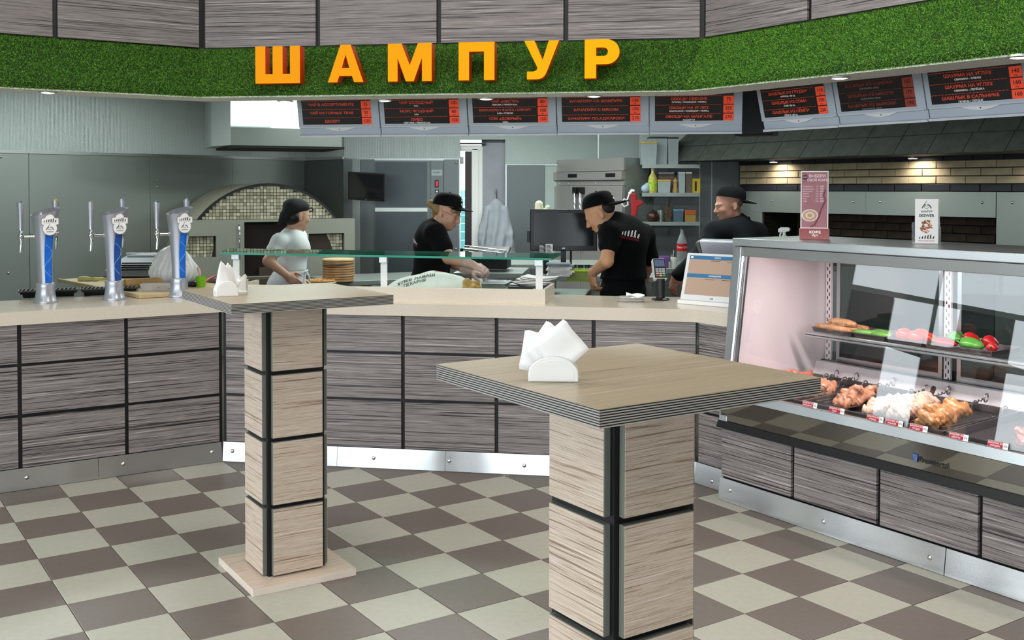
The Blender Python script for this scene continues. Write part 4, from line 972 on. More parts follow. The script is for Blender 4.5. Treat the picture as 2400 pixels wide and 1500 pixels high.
for (k, x0, x1), wd, cl in zip((('sha', 0.322, 0.578), ('a', 0.738, 0.938), ('em', 1.076, 1.318), ('pe', 1.466, 1.660), ('u', 1.820, 2.005), ('er', 2.140, 2.322)), words, ('#ffa90e', '#ffae0a', '#ffb408', '#ffbc06', '#ffc603', '#ffca02')):
    zb, hh = 2.172, 0.203; wdt = x1 - x0
    me = curve_mesh([[(x * wdt, y * hh) for x, y in lp] for lp in GLY[k]], 0.07)
    me.materials.clear(); me.materials.append(LSIDE); me.materials.append(mat('lit letter face ' + cl, '#8a4a00', 0.5, var=0, emit=0.98, ecol=cl, spec=0.1))
    T = thing('sign_letter', wd, 'sign letter', F3(PB, AC, x0, -0.225, zb), AC, 'letters of the lit sign')
    side = link('housing', me, T); side.rotation_euler = (PI / 2, 0, 0)
    for p in me.polygons: p.material_index = 0
    me2 = curve_mesh([[(x * wdt, y * hh) for x, y in lp] for lp in GLY[k]], 0.004); me2.materials.clear(); me2.materials.append(_mats['lit letter face ' + cl])
    fc = link('face', me2, T, (0, -0.0375, 0)); fc.rotation_euler = (PI / 2, 0, 0)

# ------------------------------------------------------------------ menu boards under the soffit
MFR = mat('grey blue board frame', '#b9c3d0', 0.5, 0.1, var=0.03); MLT = mat('pale board strip', '#d4d8de', 0.5, var=0.02)
SCRB = mat('black backlit screen', '#120d0e', 0.25, var=0, emit=0.02, ecol='#2a1614')
TRED = mat('glowing red lettering', '#c8452c', 0.5, var=0, emit=0.42, ecol='#d6472c'); TWHT = mat('glowing white lettering', '#d8d4d0', 0.5, var=0, emit=0.45, ecol='#e6e0da')
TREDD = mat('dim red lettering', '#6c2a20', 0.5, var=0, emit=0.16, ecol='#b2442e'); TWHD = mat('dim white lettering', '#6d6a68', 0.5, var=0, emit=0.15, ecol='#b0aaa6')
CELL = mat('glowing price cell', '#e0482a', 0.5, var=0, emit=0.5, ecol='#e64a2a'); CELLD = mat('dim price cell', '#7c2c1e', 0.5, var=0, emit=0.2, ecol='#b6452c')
def menu(label, o, a, x0, x1, zb, rows, dim=False, scr=(0.06, 0.80)):
    wd = x1 - x0; tl = math.radians(15)
    T = thing('menu_board', label, 'menu board', F3(o, a, x0, 0.42, zb), a, 'menu boards under the soffit')
    M = Matrix.Rotation(tl, 4, 'X')
    H = 0.34; e = 0.003
    mb = MB(); mb.M = M; mb.box(e, wd - e, 0.004, 0.06, 0.0, H); part(T, 'case', mb, MFR)
    mb = MB(); mb.M = M; mb.box(e, wd - e, -0.008, 0.0035, 0.046, H); part(T, 'lid', mb, MFR, bevel=0.002)
    mb = MB(); mb.M = M; mb.box(e, wd - e, -0.012, 0.02, -0.012, -0.0005); part(T, 'bottom_rail', mb, MLT)
    mb = MB(); mb.M = M; mb.box(e + 0.01, wd - e - 0.01, -0.0105, -0.0085, 0.046, 0.051); part(T, 'lid_edge', mb, MLT)
    for xx in (0.08, wd - 0.08): mb = MB(); mb.tube([(xx, -0.05, 0.325), (xx, -0.05, 2.7195 - zb)], 0.005, 6); part(T, 'hanger_rod', mb, STEELD)
    c = wd / 2; mb = MB(); mb.M = M; mb.prism([(c + 0.10, 0.0455), (c - 0.10, 0.0455)] + [(c - 0.10 + 0.2 * k / 12, 0.0455 - 0.021 * math.sin(PI * k / 12)) for k in range(1, 12)], -0.004, 0.0035, 'y')
    hd = part(T, 'handle', mb, mat('white lens handle', '#e8e9ec', 0.4, var=0)); mb = MB(); mb.M = M; mb.lathe([(0.004, 0), (0.004, 0.003), (0.0004, 0.004)], 8, (0, 0, 0)); 
    mb = MB(); mb.M = M; mb.box(c - 0.003, c + 0.003, -0.0052, -0.004, 0.033, 0.038); part(hd, 'lock', mb, DARK)
    s0, s1 = 0.032, wd - 0.052
    mb = MB(); mb.M = M; mb.box(s0, s1, -0.0095, -0.0085, 0.066, H - 0.03); part(T, 'screen', mb, SCRB)
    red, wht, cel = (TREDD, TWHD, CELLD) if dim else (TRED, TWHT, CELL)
    tb, tw, tp, tc = MB(), MB(), MB(), MB()
    for b in (tb, tw, tp, tc): b.M = M
    pc = s1 - 0.058; cx = (s0 + pc) / 2
    for k, (t, sub, price) in enumerate(rows):
        v = 0.082 + 0.0515 * k
        tc.box(pc, s1, -0.0102, -0.0096, v - 0.0225 if k else 0.066, v + 0.024)
        text_mb(tp, price, 0.026, upr((pc + s1) / 2, -0.0106, v + 0.004), bold=0.02)
        if k: text_mb(tp, 'РУБ.', 0.008, upr((pc + s1) / 2, -0.0106, v - 0.016), bold=0.03)
        if t:
            n = len(t); sz = min(0.0205, (pc - s0 - 0.02) / (n * 0.84)); text_mb(tb, t, sz, upr(cx, -0.0106, v + (0.008 if sub else 0.003)) @ Matrix.Diagonal((1.2, 1, 1, 1)), bold=0.022)
        if sub: text_mb(tw, sub, 0.012, upr(cx, -0.0106, v - 0.011) @ Matrix.Diagonal((1.15, 1, 1, 1)), bold=0.016)
        for q in range(22):
            a0 = s0 + 0.004 + (pc - s0 - 0.012) * q / 22; tb.box(a0, a0 + (pc - s0 - 0.012) / 22 * 0.72, -0.0104, -0.0097, v + 0.0248, v + 0.0266)
    part(T, 'price_cells', tc, cel); part(T, 'price_lettering', tp, mat('black lettering', '#140a08', 0.5, var=0))['kind'] = 'stuff'; part(T, 'red_lettering', tb, red)['kind'] = 'stuff'
    if tw.v: part(T, 'white_lettering', tw, wht)['kind'] = 'stuff'
bx = [0.32, 0.838, 1.381, 1.914, 2.455, 2.985]
mc = [('menu board listing teas and dessert, first from the left', [('ДЕСЕРТ', '', '120'), ('ЧАЙ ИЗ ГОРНЫХ ТРАВ', '', '55'), ('ЧАЙ В АССОРТИМЕНТЕ', '', '35')]),
      ('menu board listing berry drink and beer, second from the left', [('ПИВО', 'СВЕТЛОЕ / ТЁМНОЕ 0,5л.', '120'), ('МОРС ЯГОДНЫЙ', '0,5л.', '80'), ('ЧАЙ ХОЛОДНЫЙ', '0,5л.', '100')]),
      ('menu board listing soft drinks and juice, third from the left', [('СОК «ДОБРЫЙ»', '0,25л.', '150'), ('КОКА-КОЛА / ФАНТА / СПРАЙТ', '0,33л. СТЕКЛО', '100'), ('ЧАЙ «НЕСТИ»', 'ПЕРСИК / ЛИМОН 0,5л.', '80')]),
      ('menu board listing three filled cheese breads, fourth from the left', [('ХАЧАПУРИ ПО-АДЖАРСКИ', '', '210'), ('ХАЧАПУРИ С МЯСОМ', '', '170'), ('ХАЧАПУРИ НА ШАМПУРЕ', '', '130')]),
      ('menu board listing vegetables, fifth from the left', [('ОВОЩИ НА МАНГАЛЕ', 'АССОРТИ', '270'), ('ОВОЩИ НА УГЛЯХ', 'БАКЛАЖАН / ПОМИДОР / ПЕРЕЦ', '255'), ('ОВОЩИ СВЕЖИЕ', 'ОГУРЕЦ / ПОМИДОР / ПЕРЕЦ', '75')])]
for k, (lb, rows) in enumerate(mc): menu(lb, PB, AC, bx[k], bx[k + 1], 1.923 + 0.001 * k, rows)
bx = [0.082, 0.600, 1.123, 1.665]
mr = [('menu board of breast and fish skewers on the right wing', [('ШАШЛЫК ИЗ СЁМГИ', 'СЁМГА 100 гр.', '220'), ('ШАШЛЫК ИЗ СОМА', 'СОМ 100 гр.', '150'), ('ШАШЛЫК ИЗ ГРУДКИ', 'КУРИЦА 100 гр.', '110')], False),
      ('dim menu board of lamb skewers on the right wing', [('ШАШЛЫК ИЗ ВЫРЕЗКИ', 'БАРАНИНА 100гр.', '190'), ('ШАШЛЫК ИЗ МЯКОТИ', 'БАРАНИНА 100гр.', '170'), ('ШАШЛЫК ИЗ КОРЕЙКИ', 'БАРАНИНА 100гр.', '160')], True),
      ('menu board of flatbread wraps at the far right', [('ШАШЛЫК В САЛЬНИКЕ', 'ПЕЧЕНЬ / СЕРДЦЕ', '160'), ('ШАУРМА НА УГЛЯХ', 'СВИНИНА - ЛЕПЁШКА', '160'), ('ШАУРМА НА УГЛЯХ', 'СВИНИНА - ЛАВАШ', '140')], False)]
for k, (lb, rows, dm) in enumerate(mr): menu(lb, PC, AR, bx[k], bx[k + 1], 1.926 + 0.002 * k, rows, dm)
# dark box added for the dark opening between the two rows of boards
p = at(1766, 260, 7.0)
mb = MB(); mb.box(-0.13, 0.13, 0, 0.2, 1.95, 2.715); solo('gap_box', mb, BLKP, 'dark box added to fill the gap between the two rows of menu boards', 'dark box', loc=(p.x, p.y, 0), rotz=-0.4, bevel=0.01)

# ------------------------------------------------------------------ beer taps and drip trays
BLUE = mat('blue tap inlay', '#1763c8', 0.25, var=0.18, scale=20, emit=0.12, ecol='#1a6be0'); BLUED = mat('dark blue tap inlay', '#1d4c9c', 0.25, var=0.15, scale=20)
PALEB = mat('pale blue line', '#7cc2f2', 0.4, var=0)
def beer_tap(label, px, py, inlay, caps, rot):
    p = onz(px, py, 0.9455); T = thing('beer_tap', label, 'beer tap', (p.x, p.y, 0.9455), rot, 'beer taps on the left counter')
    mb = MB(); mb.lathe([(0.064, 0), (0.065, 0.006), (0.058, 0.018), (0.052, 0.05), (0.05, 0.085), (0.052, 0.098), (0.048, 0.112), (0.03, 0.114)], 28); part(T, 'foot', mb, SILVER, 40)
    N = 32; Hh = 0.41
    def ring(t):
        r = 0.039 + 0.004 * t + 0.030 * t ** 2.4; cx = -0.006 * math.sin(t * 2.2) + 0.004 * t
        rr = []
        for k in range(N):
            a = 2 * PI * k / N; z = 0.106 + t * Hh
            if t > 0.82:
                q = (t - 0.82) / 0.18; z += q * (0.012 * math.sin(a) + 0.02 * math.cos(a))
                ex = 1 + 0.13 * q * max(0, math.cos(a)) ** 3
            else: ex = 1
            rr.append((cx + r * ex * math.cos(a), r * ex * math.sin(a), z))
        return rr
    rings = [ring(t) for t in np.linspace(0, 1, 22)]
    top = rings[-1]; rings.append([(x * 0.9, y * 0.9, z - 0.004) for x, y, z in top]); rings.append([(x * 0.75, y * 0.75, z - 0.03) for x, y, z in top])
    mb = MB(); mb.ringloft(rings); part(T, 'column', mb, SILVER, 60)
    # inlay on the front right of the column, with its curved lines
    def surf(t, a, e):
        r = 0.039 + 0.004 * t + 0.030 * t ** 2.4; cx = -0.006 * math.sin(t * 2.2) + 0.004 * t
        return (cx + (r + e) * math.cos(a), (r + e) * math.sin(a), 0.106 + t * Hh)
    mb = MB(); n = 16; A0 = lambda t: -PI / 2 + 0.0 + 0.18 * math.sin(t * PI) * -1 + 0.42 * t; A1 = lambda t: -PI / 2 + 1.08 - 0.05 * t
    ts = np.linspace(0.0, 0.70, n + 1)
    vs = [surf(t, A0(t) + (A1(t) - A0(t)) * j / 4, 0.0012) for t in ts for j in range(5)]
    mb.add(vs, [(i * 5 + j, i * 5 + j + 1, (i + 1) * 5 + j + 1, (i + 1) * 5 + j) for i in range(n) for j in range(4)]); inl = part(T, 'inlay', mb, inlay, 180, label='blue inlay strip with pale arcs')
    mb = MB()
    for f0, f1, t0, t1, bow in ((0.1, 0.25, 0.55, 0.30, 0.75), (0.25, 0.8, 0.30, 0.10, -0.5)):
        mb.tube([surf(t0 + (t1 - t0) * q, A0(t0) + (A1(t0) - A0(t0)) * (f0 + (f1 - f0) * q + bow * math.sin(PI * q)), 0.0016) for q in np.linspace(0, 1, 12)], 0.0014, 4)
    part(inl, 'arc_line', mb, PALEB)
    # badge
    bz = 0.106 + Hh * 0.80
    def shape(e): return [(-0.044 - e, 0.012 - e), (-0.044 - e, 0.044 + e), (-0.026, 0.046 + e)] + arc(0, 0.046, 0.024 + e, 0.022 + e, 172, 8, 8) + [(0.026, 0.046 + e), (0.046 + e, 0.044 + e), (0.046 + e, 0.012 - e), (0.036, 0.010)] + arc(0, -0.012, 0.038 + e, 0.038 + e, 35, -215, 18) + [(-0.036, 0.010)]
    BM = Matrix.Translation((0.012, 0, bz)) @ Matrix.Rotation(0.22, 4, 'Z')
    mb = MB(); mb.M = BM; mb.prism(shape(0.002)[::-1], -0.066, -0.062, 'y'); bd = part(T, 'badge', mb, SILVER)
    mb = MB(); mb.M = BM; mb.prism(shape(-0.001)[::-1], -0.0675, -0.0662, 'y'); part(bd, 'badge_face', mb, WHP)
    mb = MB(); mb.M = BM; march(mb, upr(0, -0.0680, 0.024), 0.066); emblem(mb, upr(0.0, -0.0680, -0.012), 0.042); mb.box(-0.034, 0.034, -0.0680, -0.0676, 0.019, 0.0205); text_mb(mb, 'ШАМПУР', 0.0085, upr(0.0, -0.0680, -0.031), bold=0.02); part(bd, 'badge_print', mb, INK)
    # two faucets with tall flared handles
    for (fx, fy), cap, hz in (((-0.125, 0.0), caps[0], 0.0), ((0.055, 0.075), caps[1], 0.012)):
        d = Vector((fx, fy, 0)); z = 0.106 + Hh * 0.66 + hz; u = d.normalized()
        mb = MB(); mb.tube([u * 0.035 + Vector((0, 0, z)), u * 0.06 + Vector((0, 0, z)), u * 0.062 + Vector((0, 0, z)), d * 0.86 + Vector((0, 0, z))], [0.016, 0.016, 0.011, 0.011], 12)
        mb.ball(tuple(d + Vector((0, 0, z))), (0.017, 0.017, 0.017), 12, 8); fb = part(T, 'faucet', mb, CHROME, 60)
        mb = MB(); mb.tube([d + Vector((0, 0, z - 0.006)), d + Vector((0.004, -0.004, z - 0.03)), d + Vector((0.0, -0.006, z - 0.062)), d + Vector((-0.002, -0.007, z - 0.09))], [0.010, 0.0095, 0.0085, 0.0075], 10); part(fb, 'spout', mb, CHROME, 60)
        mb = MB(); mb.tube([d + Vector((0, 0, z + 0.012)), d + Vector((0, 0, z + 0.024)), d + Vector((0, 0, z + 0.027)), d + Vector((0, 0, z + 0.04))], [0.011, 0.011, 0.009, 0.009], 12); part(fb, 'collar', mb, CHROME, 60)
        mb = MB(); rings = []
        for t in np.linspace(0, 1, 9):
            r = 0.0125 + 0.0075 * t ** 2; zz = z + 0.041 + 0.145 * t; rings.append([(d.x + r * math.cos(a), d.y + r * math.sin(a), zz + (0.006 * math.cos(a + 2.6) if t == 1 else 0)) for a in np.linspace(0, 2 * PI, 14, endpoint=False)])
        mb.ringloft(rings); hd = part(T, 'handle', mb, SILVER, 50)
        mb = MB(); zz = z + 0.041 + 0.147; mb.tube([(d.x - 0.001, d.y, zz - 0.002), (d.x - 0.006, d.y, zz + 0.006)], [0.016, 0.013], 12); part(hd, 'handle_cap', mb, cap)
    return T
CAPB = mat('blue cap', '#38628f', 0.4); CAPY = mat('yellow cap', '#d8b51d', 0.4); CAPS = mat('grey cap', '#a9adb4', 0.3, 0.5)
beer_tap('left beer tap with blue and yellow handle caps', 107, 709, BLUE, (CAPB, CAPY), 0.40)
beer_tap('middle beer tap with the darker blue inlay', 268, 702, BLUED, (CAPS, CAPS), 0.46)
beer_tap('right beer tap partly behind the corner of the bar table', 420, 695, BLUE, (CAPB, CAPS), 0.42)
def drip(label, px, py, rot, wd=0.33):
    p = onz(px, py, 0.9455); T = thing('drip_tray', label, 'drip tray', (p.x, p.y, 0.9455), rot, 'drip trays behind the beer taps')
    mb = MB(); h, d = wd / 2, 0.07
    rings = [[(-h + e, -d + e, z), (h - e, -d + e, z), (h - e, d - e, z), (-h + e, d - e, z)] for e, z in ((0.028, 0), (0.02, 0.032), (0, 0.036), (0, 0.043), (0.006, 0.043), (0.012, 0.022))]
    mb.ringloft(rings); part(T, 'basin', mb, BLKP)
    for k in range(14):
        x = -h + 0.015 + (wd - 0.03) * k / 13; mb = MB(); mb.hexa([(x - 0.004, -d + 0.008, 0.036), (x + 0.004, -d + 0.008, 0.036), (x + 0.016, d - 0.008, 0.036), (x + 0.008, d - 0.008, 0.036), (x - 0.004, -d + 0.008, 0.044), (x + 0.004, -d + 0.008, 0.044), (x + 0.016, d - 0.008, 0.044), (x + 0.008, d - 0.008, 0.044)]); part(T, 'slat', mb, BLKP)
drip('black drip tray behind the left beer tap', 114, 695, 0.42)
drip('black drip tray behind the middle beer tap', 256, 690, 0.36)
drip('black drip tray behind the right beer tap', 400, 680, 0.34)

# ------------------------------------------------------------------ till end of the counter
ZT = 0.9455
p = onz(1548, 703, ZT)
T = thing('card_terminal', 'card payment terminal on a black pole stand', 'card terminal', (p.x, p.y, ZT), 0.12)
mb = MB(); mb.lathe([(0.052, 0), (0.053, 0.004), (0.046, 0.010), (0.026, 0.014), (0.0255, 0.02)], 28); part(T, 'stand_foot', mb, BLKP, 50)
mb = MB(); mb.tube([(0, 0, 0.012), (0, 0, 0.125)], 0.0245, 20); part(T, 'stand_pole', mb, BLKP, 60)
M = Matrix.Translation((0, 0.0, 0.118)) @ Matrix.Rotation(-0.42, 4, 'X')
mb = MB(); mb.M = M; mb.box(-0.04, 0.04, -0.012, 0.026, 0.0, 0.13); part(T, 'body', mb, mat('pale grey casing', '#b9bbbd', 0.4), bevel=0.008, seg=3)
mb = MB(); mb.M = M; mb.box(-0.036, 0.036, -0.0145, -0.0122, 0.008, 0.125); part(T, 'bezel', mb, BLKP, bevel=0.001)
mb = MB(); mb.M = M; mb.box(-0.029, 0.029, -0.0155, -0.0146, 0.078, 0.118); part(T, 'screen', mb, mat('slate blue display', '#54617c', 0.2, var=0.08, emit=0.12, ecol='#6d7ea6'))
for r in range(4):
    for c in range(3):
        m_ = ((mat('key red', '#c23a36', 0.4), mat('key yellow', '#cbb64a', 0.4), mat('key green', '#4f9a58', 0.4))[c]) if r == 0 else mat('key grey', '#a3a6a8', 0.4)
        mb = MB(); mb.M = M; mb.box(-0.028 + c * 0.0195, -0.0115 + c * 0.0195, -0.0168, -0.0146, 0.016 + r * 0.0135, 0.0255 + r * 0.0135); part(T, 'key', mb, m_)
# customer monitor: sand coloured page with blue bars
MP = Vector((1.098, 5.885)); MA = math.radians(-40)
T = thing('till_monitor', 'white till monitor showing a sand coloured page with blue bars', 'monitor', (MP.x, MP.y, ZT), MA)
M = Matrix.Translation((0, 0, 0.024)) @ Matrix.Rotation(-0.30, 4, 'X')
mb = MB(); mb.M = M; mb.box(-0.19, 0.19, 0.0, 0.035, 0.0, 0.274); part(T, 'bezel', mb, mat('white monitor casing', '#dcdde0', 0.35, var=0.02), bevel=0.005)
mb = MB(); mb.M = M; mb.box(-0.168, 0.168, -0.001, -0.0002, 0.032, 0.258); part(T, 'screen', mb, mat('sand page', '#a88f7d', 0.3, var=0, emit=0.16, ecol='#c2a590'))
mb = MB(); mb.M = M
for z in (0.237, 0.132): mb.box(-0.168, 0.168, -0.0016, -0.0011, z, z + 0.022)
part(T, 'page_bars', mb, mat('blue page bar', '#2d688f', 0.3, var=0, emit=0.25, ecol='#2f6f9c'))
mb = MB(); mb.M = M; text_mb(mb, 'ЗАКАЗ', 0.012, upr(0.01, -0.0022, 0.248), bold=0.01); text_mb(mb, 'СООБЩЕНИЕ', 0.012, upr(0.01, -0.0022, 0.143), bold=0.01); mb.box(-0.16, -0.145, -0.0022, -0.0017, 0.243, 0.254); part(T, 'page_titles', mb, TWHT)['kind'] = 'stuff'
mb = MB(); mb.M = M
for x, z, w_ in ((-0.03, 0.229, 0.06), (0.07, 0.226, 0.055), (-0.05, 0.122, 0.06), (0.055, 0.122, 0.06)): mb.box(x, x + w_, -0.0016, -0.0011, z, z + 0.003)
part(T, 'page_lines', mb, mat('dark page line', '#6b3f33', 0.5, var=0))
mb = MB(); mb.M = M; mb.box(0.0, 0.006, -0.001, -0.0002, 0.012, 0.018); mb.box(0.01, 0.018, -0.001, -0.0002, 0.0125, 0.0175); part(T, 'maker_mark', mb, INK)
mb = MB(); mb.box(-0.2, 0.2, -0.012, 0.05, 0.0, 0.022); part(T, 'foot', mb, WHITE, bevel=0.003)
mb = MB(); mb.box(-0.06, 0.06, 0.05, 0.2, 0.0, 0.012); mb.box(-0.04, 0.04, 0.10, 0.13, 0.012, 0.2); part(T, 'stand', mb, WHITE)
# silver till unit behind it
q = at(1698, 585, 6.06)
T = thing('till_unit', 'silver till unit rising behind the white monitor', 'till', (q.x, q.y, ZT), math.radians(-22))
mb = MB(); mb.hexa([(-0.125, 0.012, 0.255), (0.17, 0.012, 0.255), (0.17, 0.11, 0.262), (-0.125, 0.11, 0.262), (-0.145, -0.015, 0.352), (0.17, -0.015, 0.352), (0.17, 0.06, 0.362), (-0.145, 0.06, 0.362)]); part(T, 'head', mb, SILVER, bevel=0.008, seg=3)
mb = MB(); mb.hexa([(-0.135, 0.012, 0.25), (-0.127, 0.012, 0.25), (-0.127, 0.1, 0.255), (-0.135, 0.1, 0.255), (-0.17, 0.002, 0.338), (-0.147, -0.002, 0.345), (-0.147, 0.09, 0.358), (-0.17, 0.09, 0.35)]); part(T, 'side_cover', mb, mat('dark grey cover', '#4b4d4d', 0.5), bevel=0.003)
mb = MB(); mb.lathe([(0.011, 0), (0.011, 0.003), (0.008, 0.006), (0.0004, 0.007)], 14); mb.v = [(0.105 + x, 0.0005 - z, 0.29 + y) for x, y, z in mb.v]; part(T, 'button', mb, SILVER, 50)
mb = MB(); mb.box(-0.05, 0.05, 0.04, 0.09, 0.0, 0.235); part(T, 'neck', mb, BLKP); mb = MB(); mb.box(-0.1, 0.1, 0.06, 0.2, 0.0, 0.02); part(T, 'base', mb, BLKP)
# clear packs and tissue on the worktop
p = onz(1478, 707, ZT)
T = thing('clear_food_box', 'stack of clear plastic food boxes on the worktop', 'food box', (p.x, p.y, ZT), -0.1)
CLR = mat('clear wrap', '#d6d4d2', 0.12, var=0.05, alpha=0.45, bump=0.4, bscale=60)
for k in range(2):
    mb = MB(); h = 0.078 - 0.004 * k; rings = [[((h - e) * math.copysign(abs(math.cos(a)) ** 0.6, math.cos(a)), (0.055 - e) * math.copysign(abs(math.sin(a)) ** 0.6, math.sin(a)), z + k * 0.016) for a in np.linspace(0, 2 * PI, 28, endpoint=False)] for e, z in ((0.012, 0), (0.006, 0.010), (0, 0.011), (0, 0.013), (0.008, 0.0135), (0.014, 0.0155))]
    mb.ringloft(rings); part(T, 'box', mb, CLR, 50)
T = thing('crumpled_tissue', 'crumpled white tissue lying on the clear boxes', 'tissue', (p.x + 0.02, p.y, ZT + 0.0325), -0.15)
mb = MB(); n = 14; vs = []
for i in range(n + 1):
    for j in range(9):
        u, v = i / n, j / 8; r = 0.035 * (1 - 0.5 * abs(u - 0.4)); vs.append((-0.045 + 0.105 * u, -0.028 + 0.056 * v, 0.002 + 0.016 * math.sin(PI * v) * (1.1 - u * 0.7) + 0.004 * math.sin(7 * u + 5 * v)))
mb.add(vs, [(i * 9 + j, (i + 1) * 9 + j, (i + 1) * 9 + j + 1, i * 9 + j + 1) for i in range(n) for j in range(8)]); o = part(T, 'sheet', mb, PAPER, 180); so = o.modifiers.new('s', 'SOLIDIFY'); so.thickness = 0.0015

# ------------------------------------------------------------------ on top of the display case
p = F3(PD, AR, 0.285, 0.36, 1.3412)
T = thing('coffee_menu_stand', 'maroon coffee price board in a slanted base on the display case', 'menu stand', p, math.radians(-16))
MAR = mat('maroon base', '#7e1420', 0.35); PINK = mat('dusty rose print', '#a0666e', 0.4, var=0.14, scale=9)
mb = MB(); mb.prism([(-0.045, 0.0), (0.045, 0.0), (0.004, 0.055), (-0.012, 0.055)], -0.073, 0.073, 'x'); part(T, 'base', mb, WHITE, bevel=0.002)
mb = MB(); mb.add([(-0.072, -0.0465, 0.0005), (0.072, -0.0465, 0.0005), (0.072, -0.0142, 0.0545), (-0.072, -0.0142, 0.0545)], [(0, 1, 2, 3)]); part(T, 'base_front', mb, MAR)
M = Matrix.Translation((0, -0.004, 0.052)) @ Matrix.Rotation(-0.06, 4, 'X')
mb = MB(); mb.M = M; mb.box(-0.068, 0.068, -0.003, 0.003, 0, 0.295); part(T, 'board', mb, WHITE, bevel=0.001)
mb = MB(); mb.M = M; mb.box(-0.063, 0.063, -0.0036, -0.0031, 0.006, 0.289); part(T, 'poster', mb, PINK)
mb = MB(); mb.M = M; text_mb(mb, 'ВЫБЕРИ', 0.02, upr(0.012, -0.0042, 0.268), bold=0.03); text_mb(mb, 'СВОЙ КОФЕ', 0.017, upr(0.014, -0.0042, 0.247), bold=0.03)
for k, (t, a, b) in enumerate((('Эспрессо', '30', '60'), ('Американо', '60', '70'), ('Капучино', '150', '85'), ('Латте', '200', '95'), ('Мокко', '200', '95'), ('Раф', '200', '99'), ('Чай', '300', '35'))):
    z = 0.215 - k * 0.0125; text_mb(mb, t, 0.0105, upr(-0.058, -0.0042, z), 'LEFT', 0.008); text_mb(mb, a, 0.010, upr(0.012, -0.0042, z)); text_mb(mb, b + 'Р', 0.0115, upr(0.036, -0.0042, z), bold=0.02)
part(T, 'lettering', mb, mat('pale pink print', '#e9cfd2', 0.5, var=0))
mb = MB(); mb.M = M; mb.disc((-0.046, -0.0038, 0.262), 0.0135, 20, t=0.0005); part(T, 'round_mark', mb, mat('dark maroon print', '#4b1420', 0.4)); mb = MB(); mb.M = M; text_mb(mb, 'КОФЕ', 0.0075, upr(-0.046, -0.0046, 0.262), bold=0.02); part(T, 'mark_lettering', mb, _mats['pale pink print'])
mb = MB(); mb.M = M
for r, m_, t in ((0.040, 0, 0.0006), (0.034, 1, 0.001), (0.022, 2, 0.0014), (0.012, 1, 0.0017)):
    mb.mi(m_); mb.prism([(-0.022 + r * math.cos(a), 0.068 + r * 0.78 * math.sin(a)) for a in np.linspace(0, 2 * PI, 28, endpoint=False)], -0.0037, -0.0037 - t, 'y')
part(T, 'cup_print', mb, [mat('cream print', '#e4d6cc', 0.4), mat('latte print', '#b99577', 0.4), mat('milk print', '#dcc4ab', 0.4)])
mb = MB(); mb.M = M; mb.tube([(0.05, -0.0036, 0.20), (0.042, -0.0036, 0.17), (0.052, -0.0036, 0.145), (0.032, -0.0036, 0.10), (0.02, -0.0036, 0.06), (0.0, -0.0036, 0.02), (-0.02, -0.0036, 0.01)], 0.0045, 5); mb.v = [(x, y, z) for x, y, z in mb.v]; part(T, 'smoke_print', mb, mat('dark rose print', '#7d3a48', 0.4))
mb = MB(); bt = Matrix.Translation((0.004, -0.0312, 0.028)) @ Matrix.Rotation(-0.535, 4, 'X'); mb.M = bt; text_mb(mb, 'КОФЕ', 0.02, upr(0, -0.0006, 0.008), bold=0.03); text_mb(mb, 'Арт', 0.017, upr(0, -0.0006, -0.010), bold=0.02); part(T, 'base_lettering', mb, WHP)
p = F3(PD, AR, 0.905, 0.40, 1.3412)
T = thing('leaflet_holder', 'clear holder standing on the right of the display case', 'leaflet holder', p, math.radians(-18))
CLEAR = glass('acrylic', (0.93, 0.95, 0.95), 1.2)
mb = MB(); mb.box(-0.06, 0.06, -0.018, 0.06, 0, 0.003); mb2 = MB(); mb2.box(-0.062, 0.062, 0.028, 0.031, 0.003, 0.10); part(T, 'base', mb, CLEAR); part(T, 'back_plate', mb2, CLEAR)
for x in (-0.0615, 0.0585): mb = MB(); mb.box(x, x + 0.003, -0.018, 0.0275, 0.0032, 0.08); part(T, 'cheek', mb, CLEAR)
for k in range(4):
    L_ = thing('leaflet', ['front white leaflet with emblem and skewered meat picture', 'second leaflet in the holder, edge showing at right', 'third leaflet in the holder, edge showing at right', 'rearmost leaflet in the holder, edge showing at right'][k], 'leaflet', F3(p, math.radians(-18), 0.003 * k, -0.008 + 0.010 * k, p.z + 0.0035), math.radians(-18), 'leaflets in the clear holder')
    M = Matrix.Rotation(-0.05, 4, 'X')
    mb = MB(); mb.M = M; mb.box(-0.05, 0.05, -0.0012, 0.0012, 0, 0.205 - 0.001 * k); part(L_, 'sheet', mb, PAPER)
    if k == 0:
        mb = MB(); mb.M = M; emblem(mb, upr(0, -0.0016, 0.170), 0.044); text_mb(mb, 'ШАМПУР', 0.011, upr(0, -0.0016, 0.147), bold=0.02); text_mb(mb, 'SKEWER', 0.0175, upr(0, -0.0016, 0.128), bold=0.025); march(mb, upr(0, -0.0016, 0.021), 0.066); part(L_, 'black_print', mb, INK)
        mb = MB(); mb.M = M; text_mb(mb, 'FOOD EVOLUTION', 0.008, upr(0, -0.0016, 0.012), bold=0.01); part(L_, 'red_print', mb, REDP)
        mb = MB(); mb.M = M; rr = np.random.default_rng(3)
        for q in range(46):
            a, r = rr.uniform(0, 2 * PI), 0.026 * math.sqrt(rr.random()); mb.mi(int(rr.integers(0, 4))); s = rr.uniform(0.003, 0.006); mb.disc((r * math.cos(a), -0.0014 - 0.00001 * q, 0.079 + r * 1.1 * math.sin(a)), s, 7, t=0.0003)
        part(L_, 'dish_print', mb, [mat('orange print', '#c4602c', 0.5), mat('brown print', '#8a3a20', 0.5), mat('green print', '#5a8a34', 0.5), mat('peach print', '#dca17c', 0.5)])
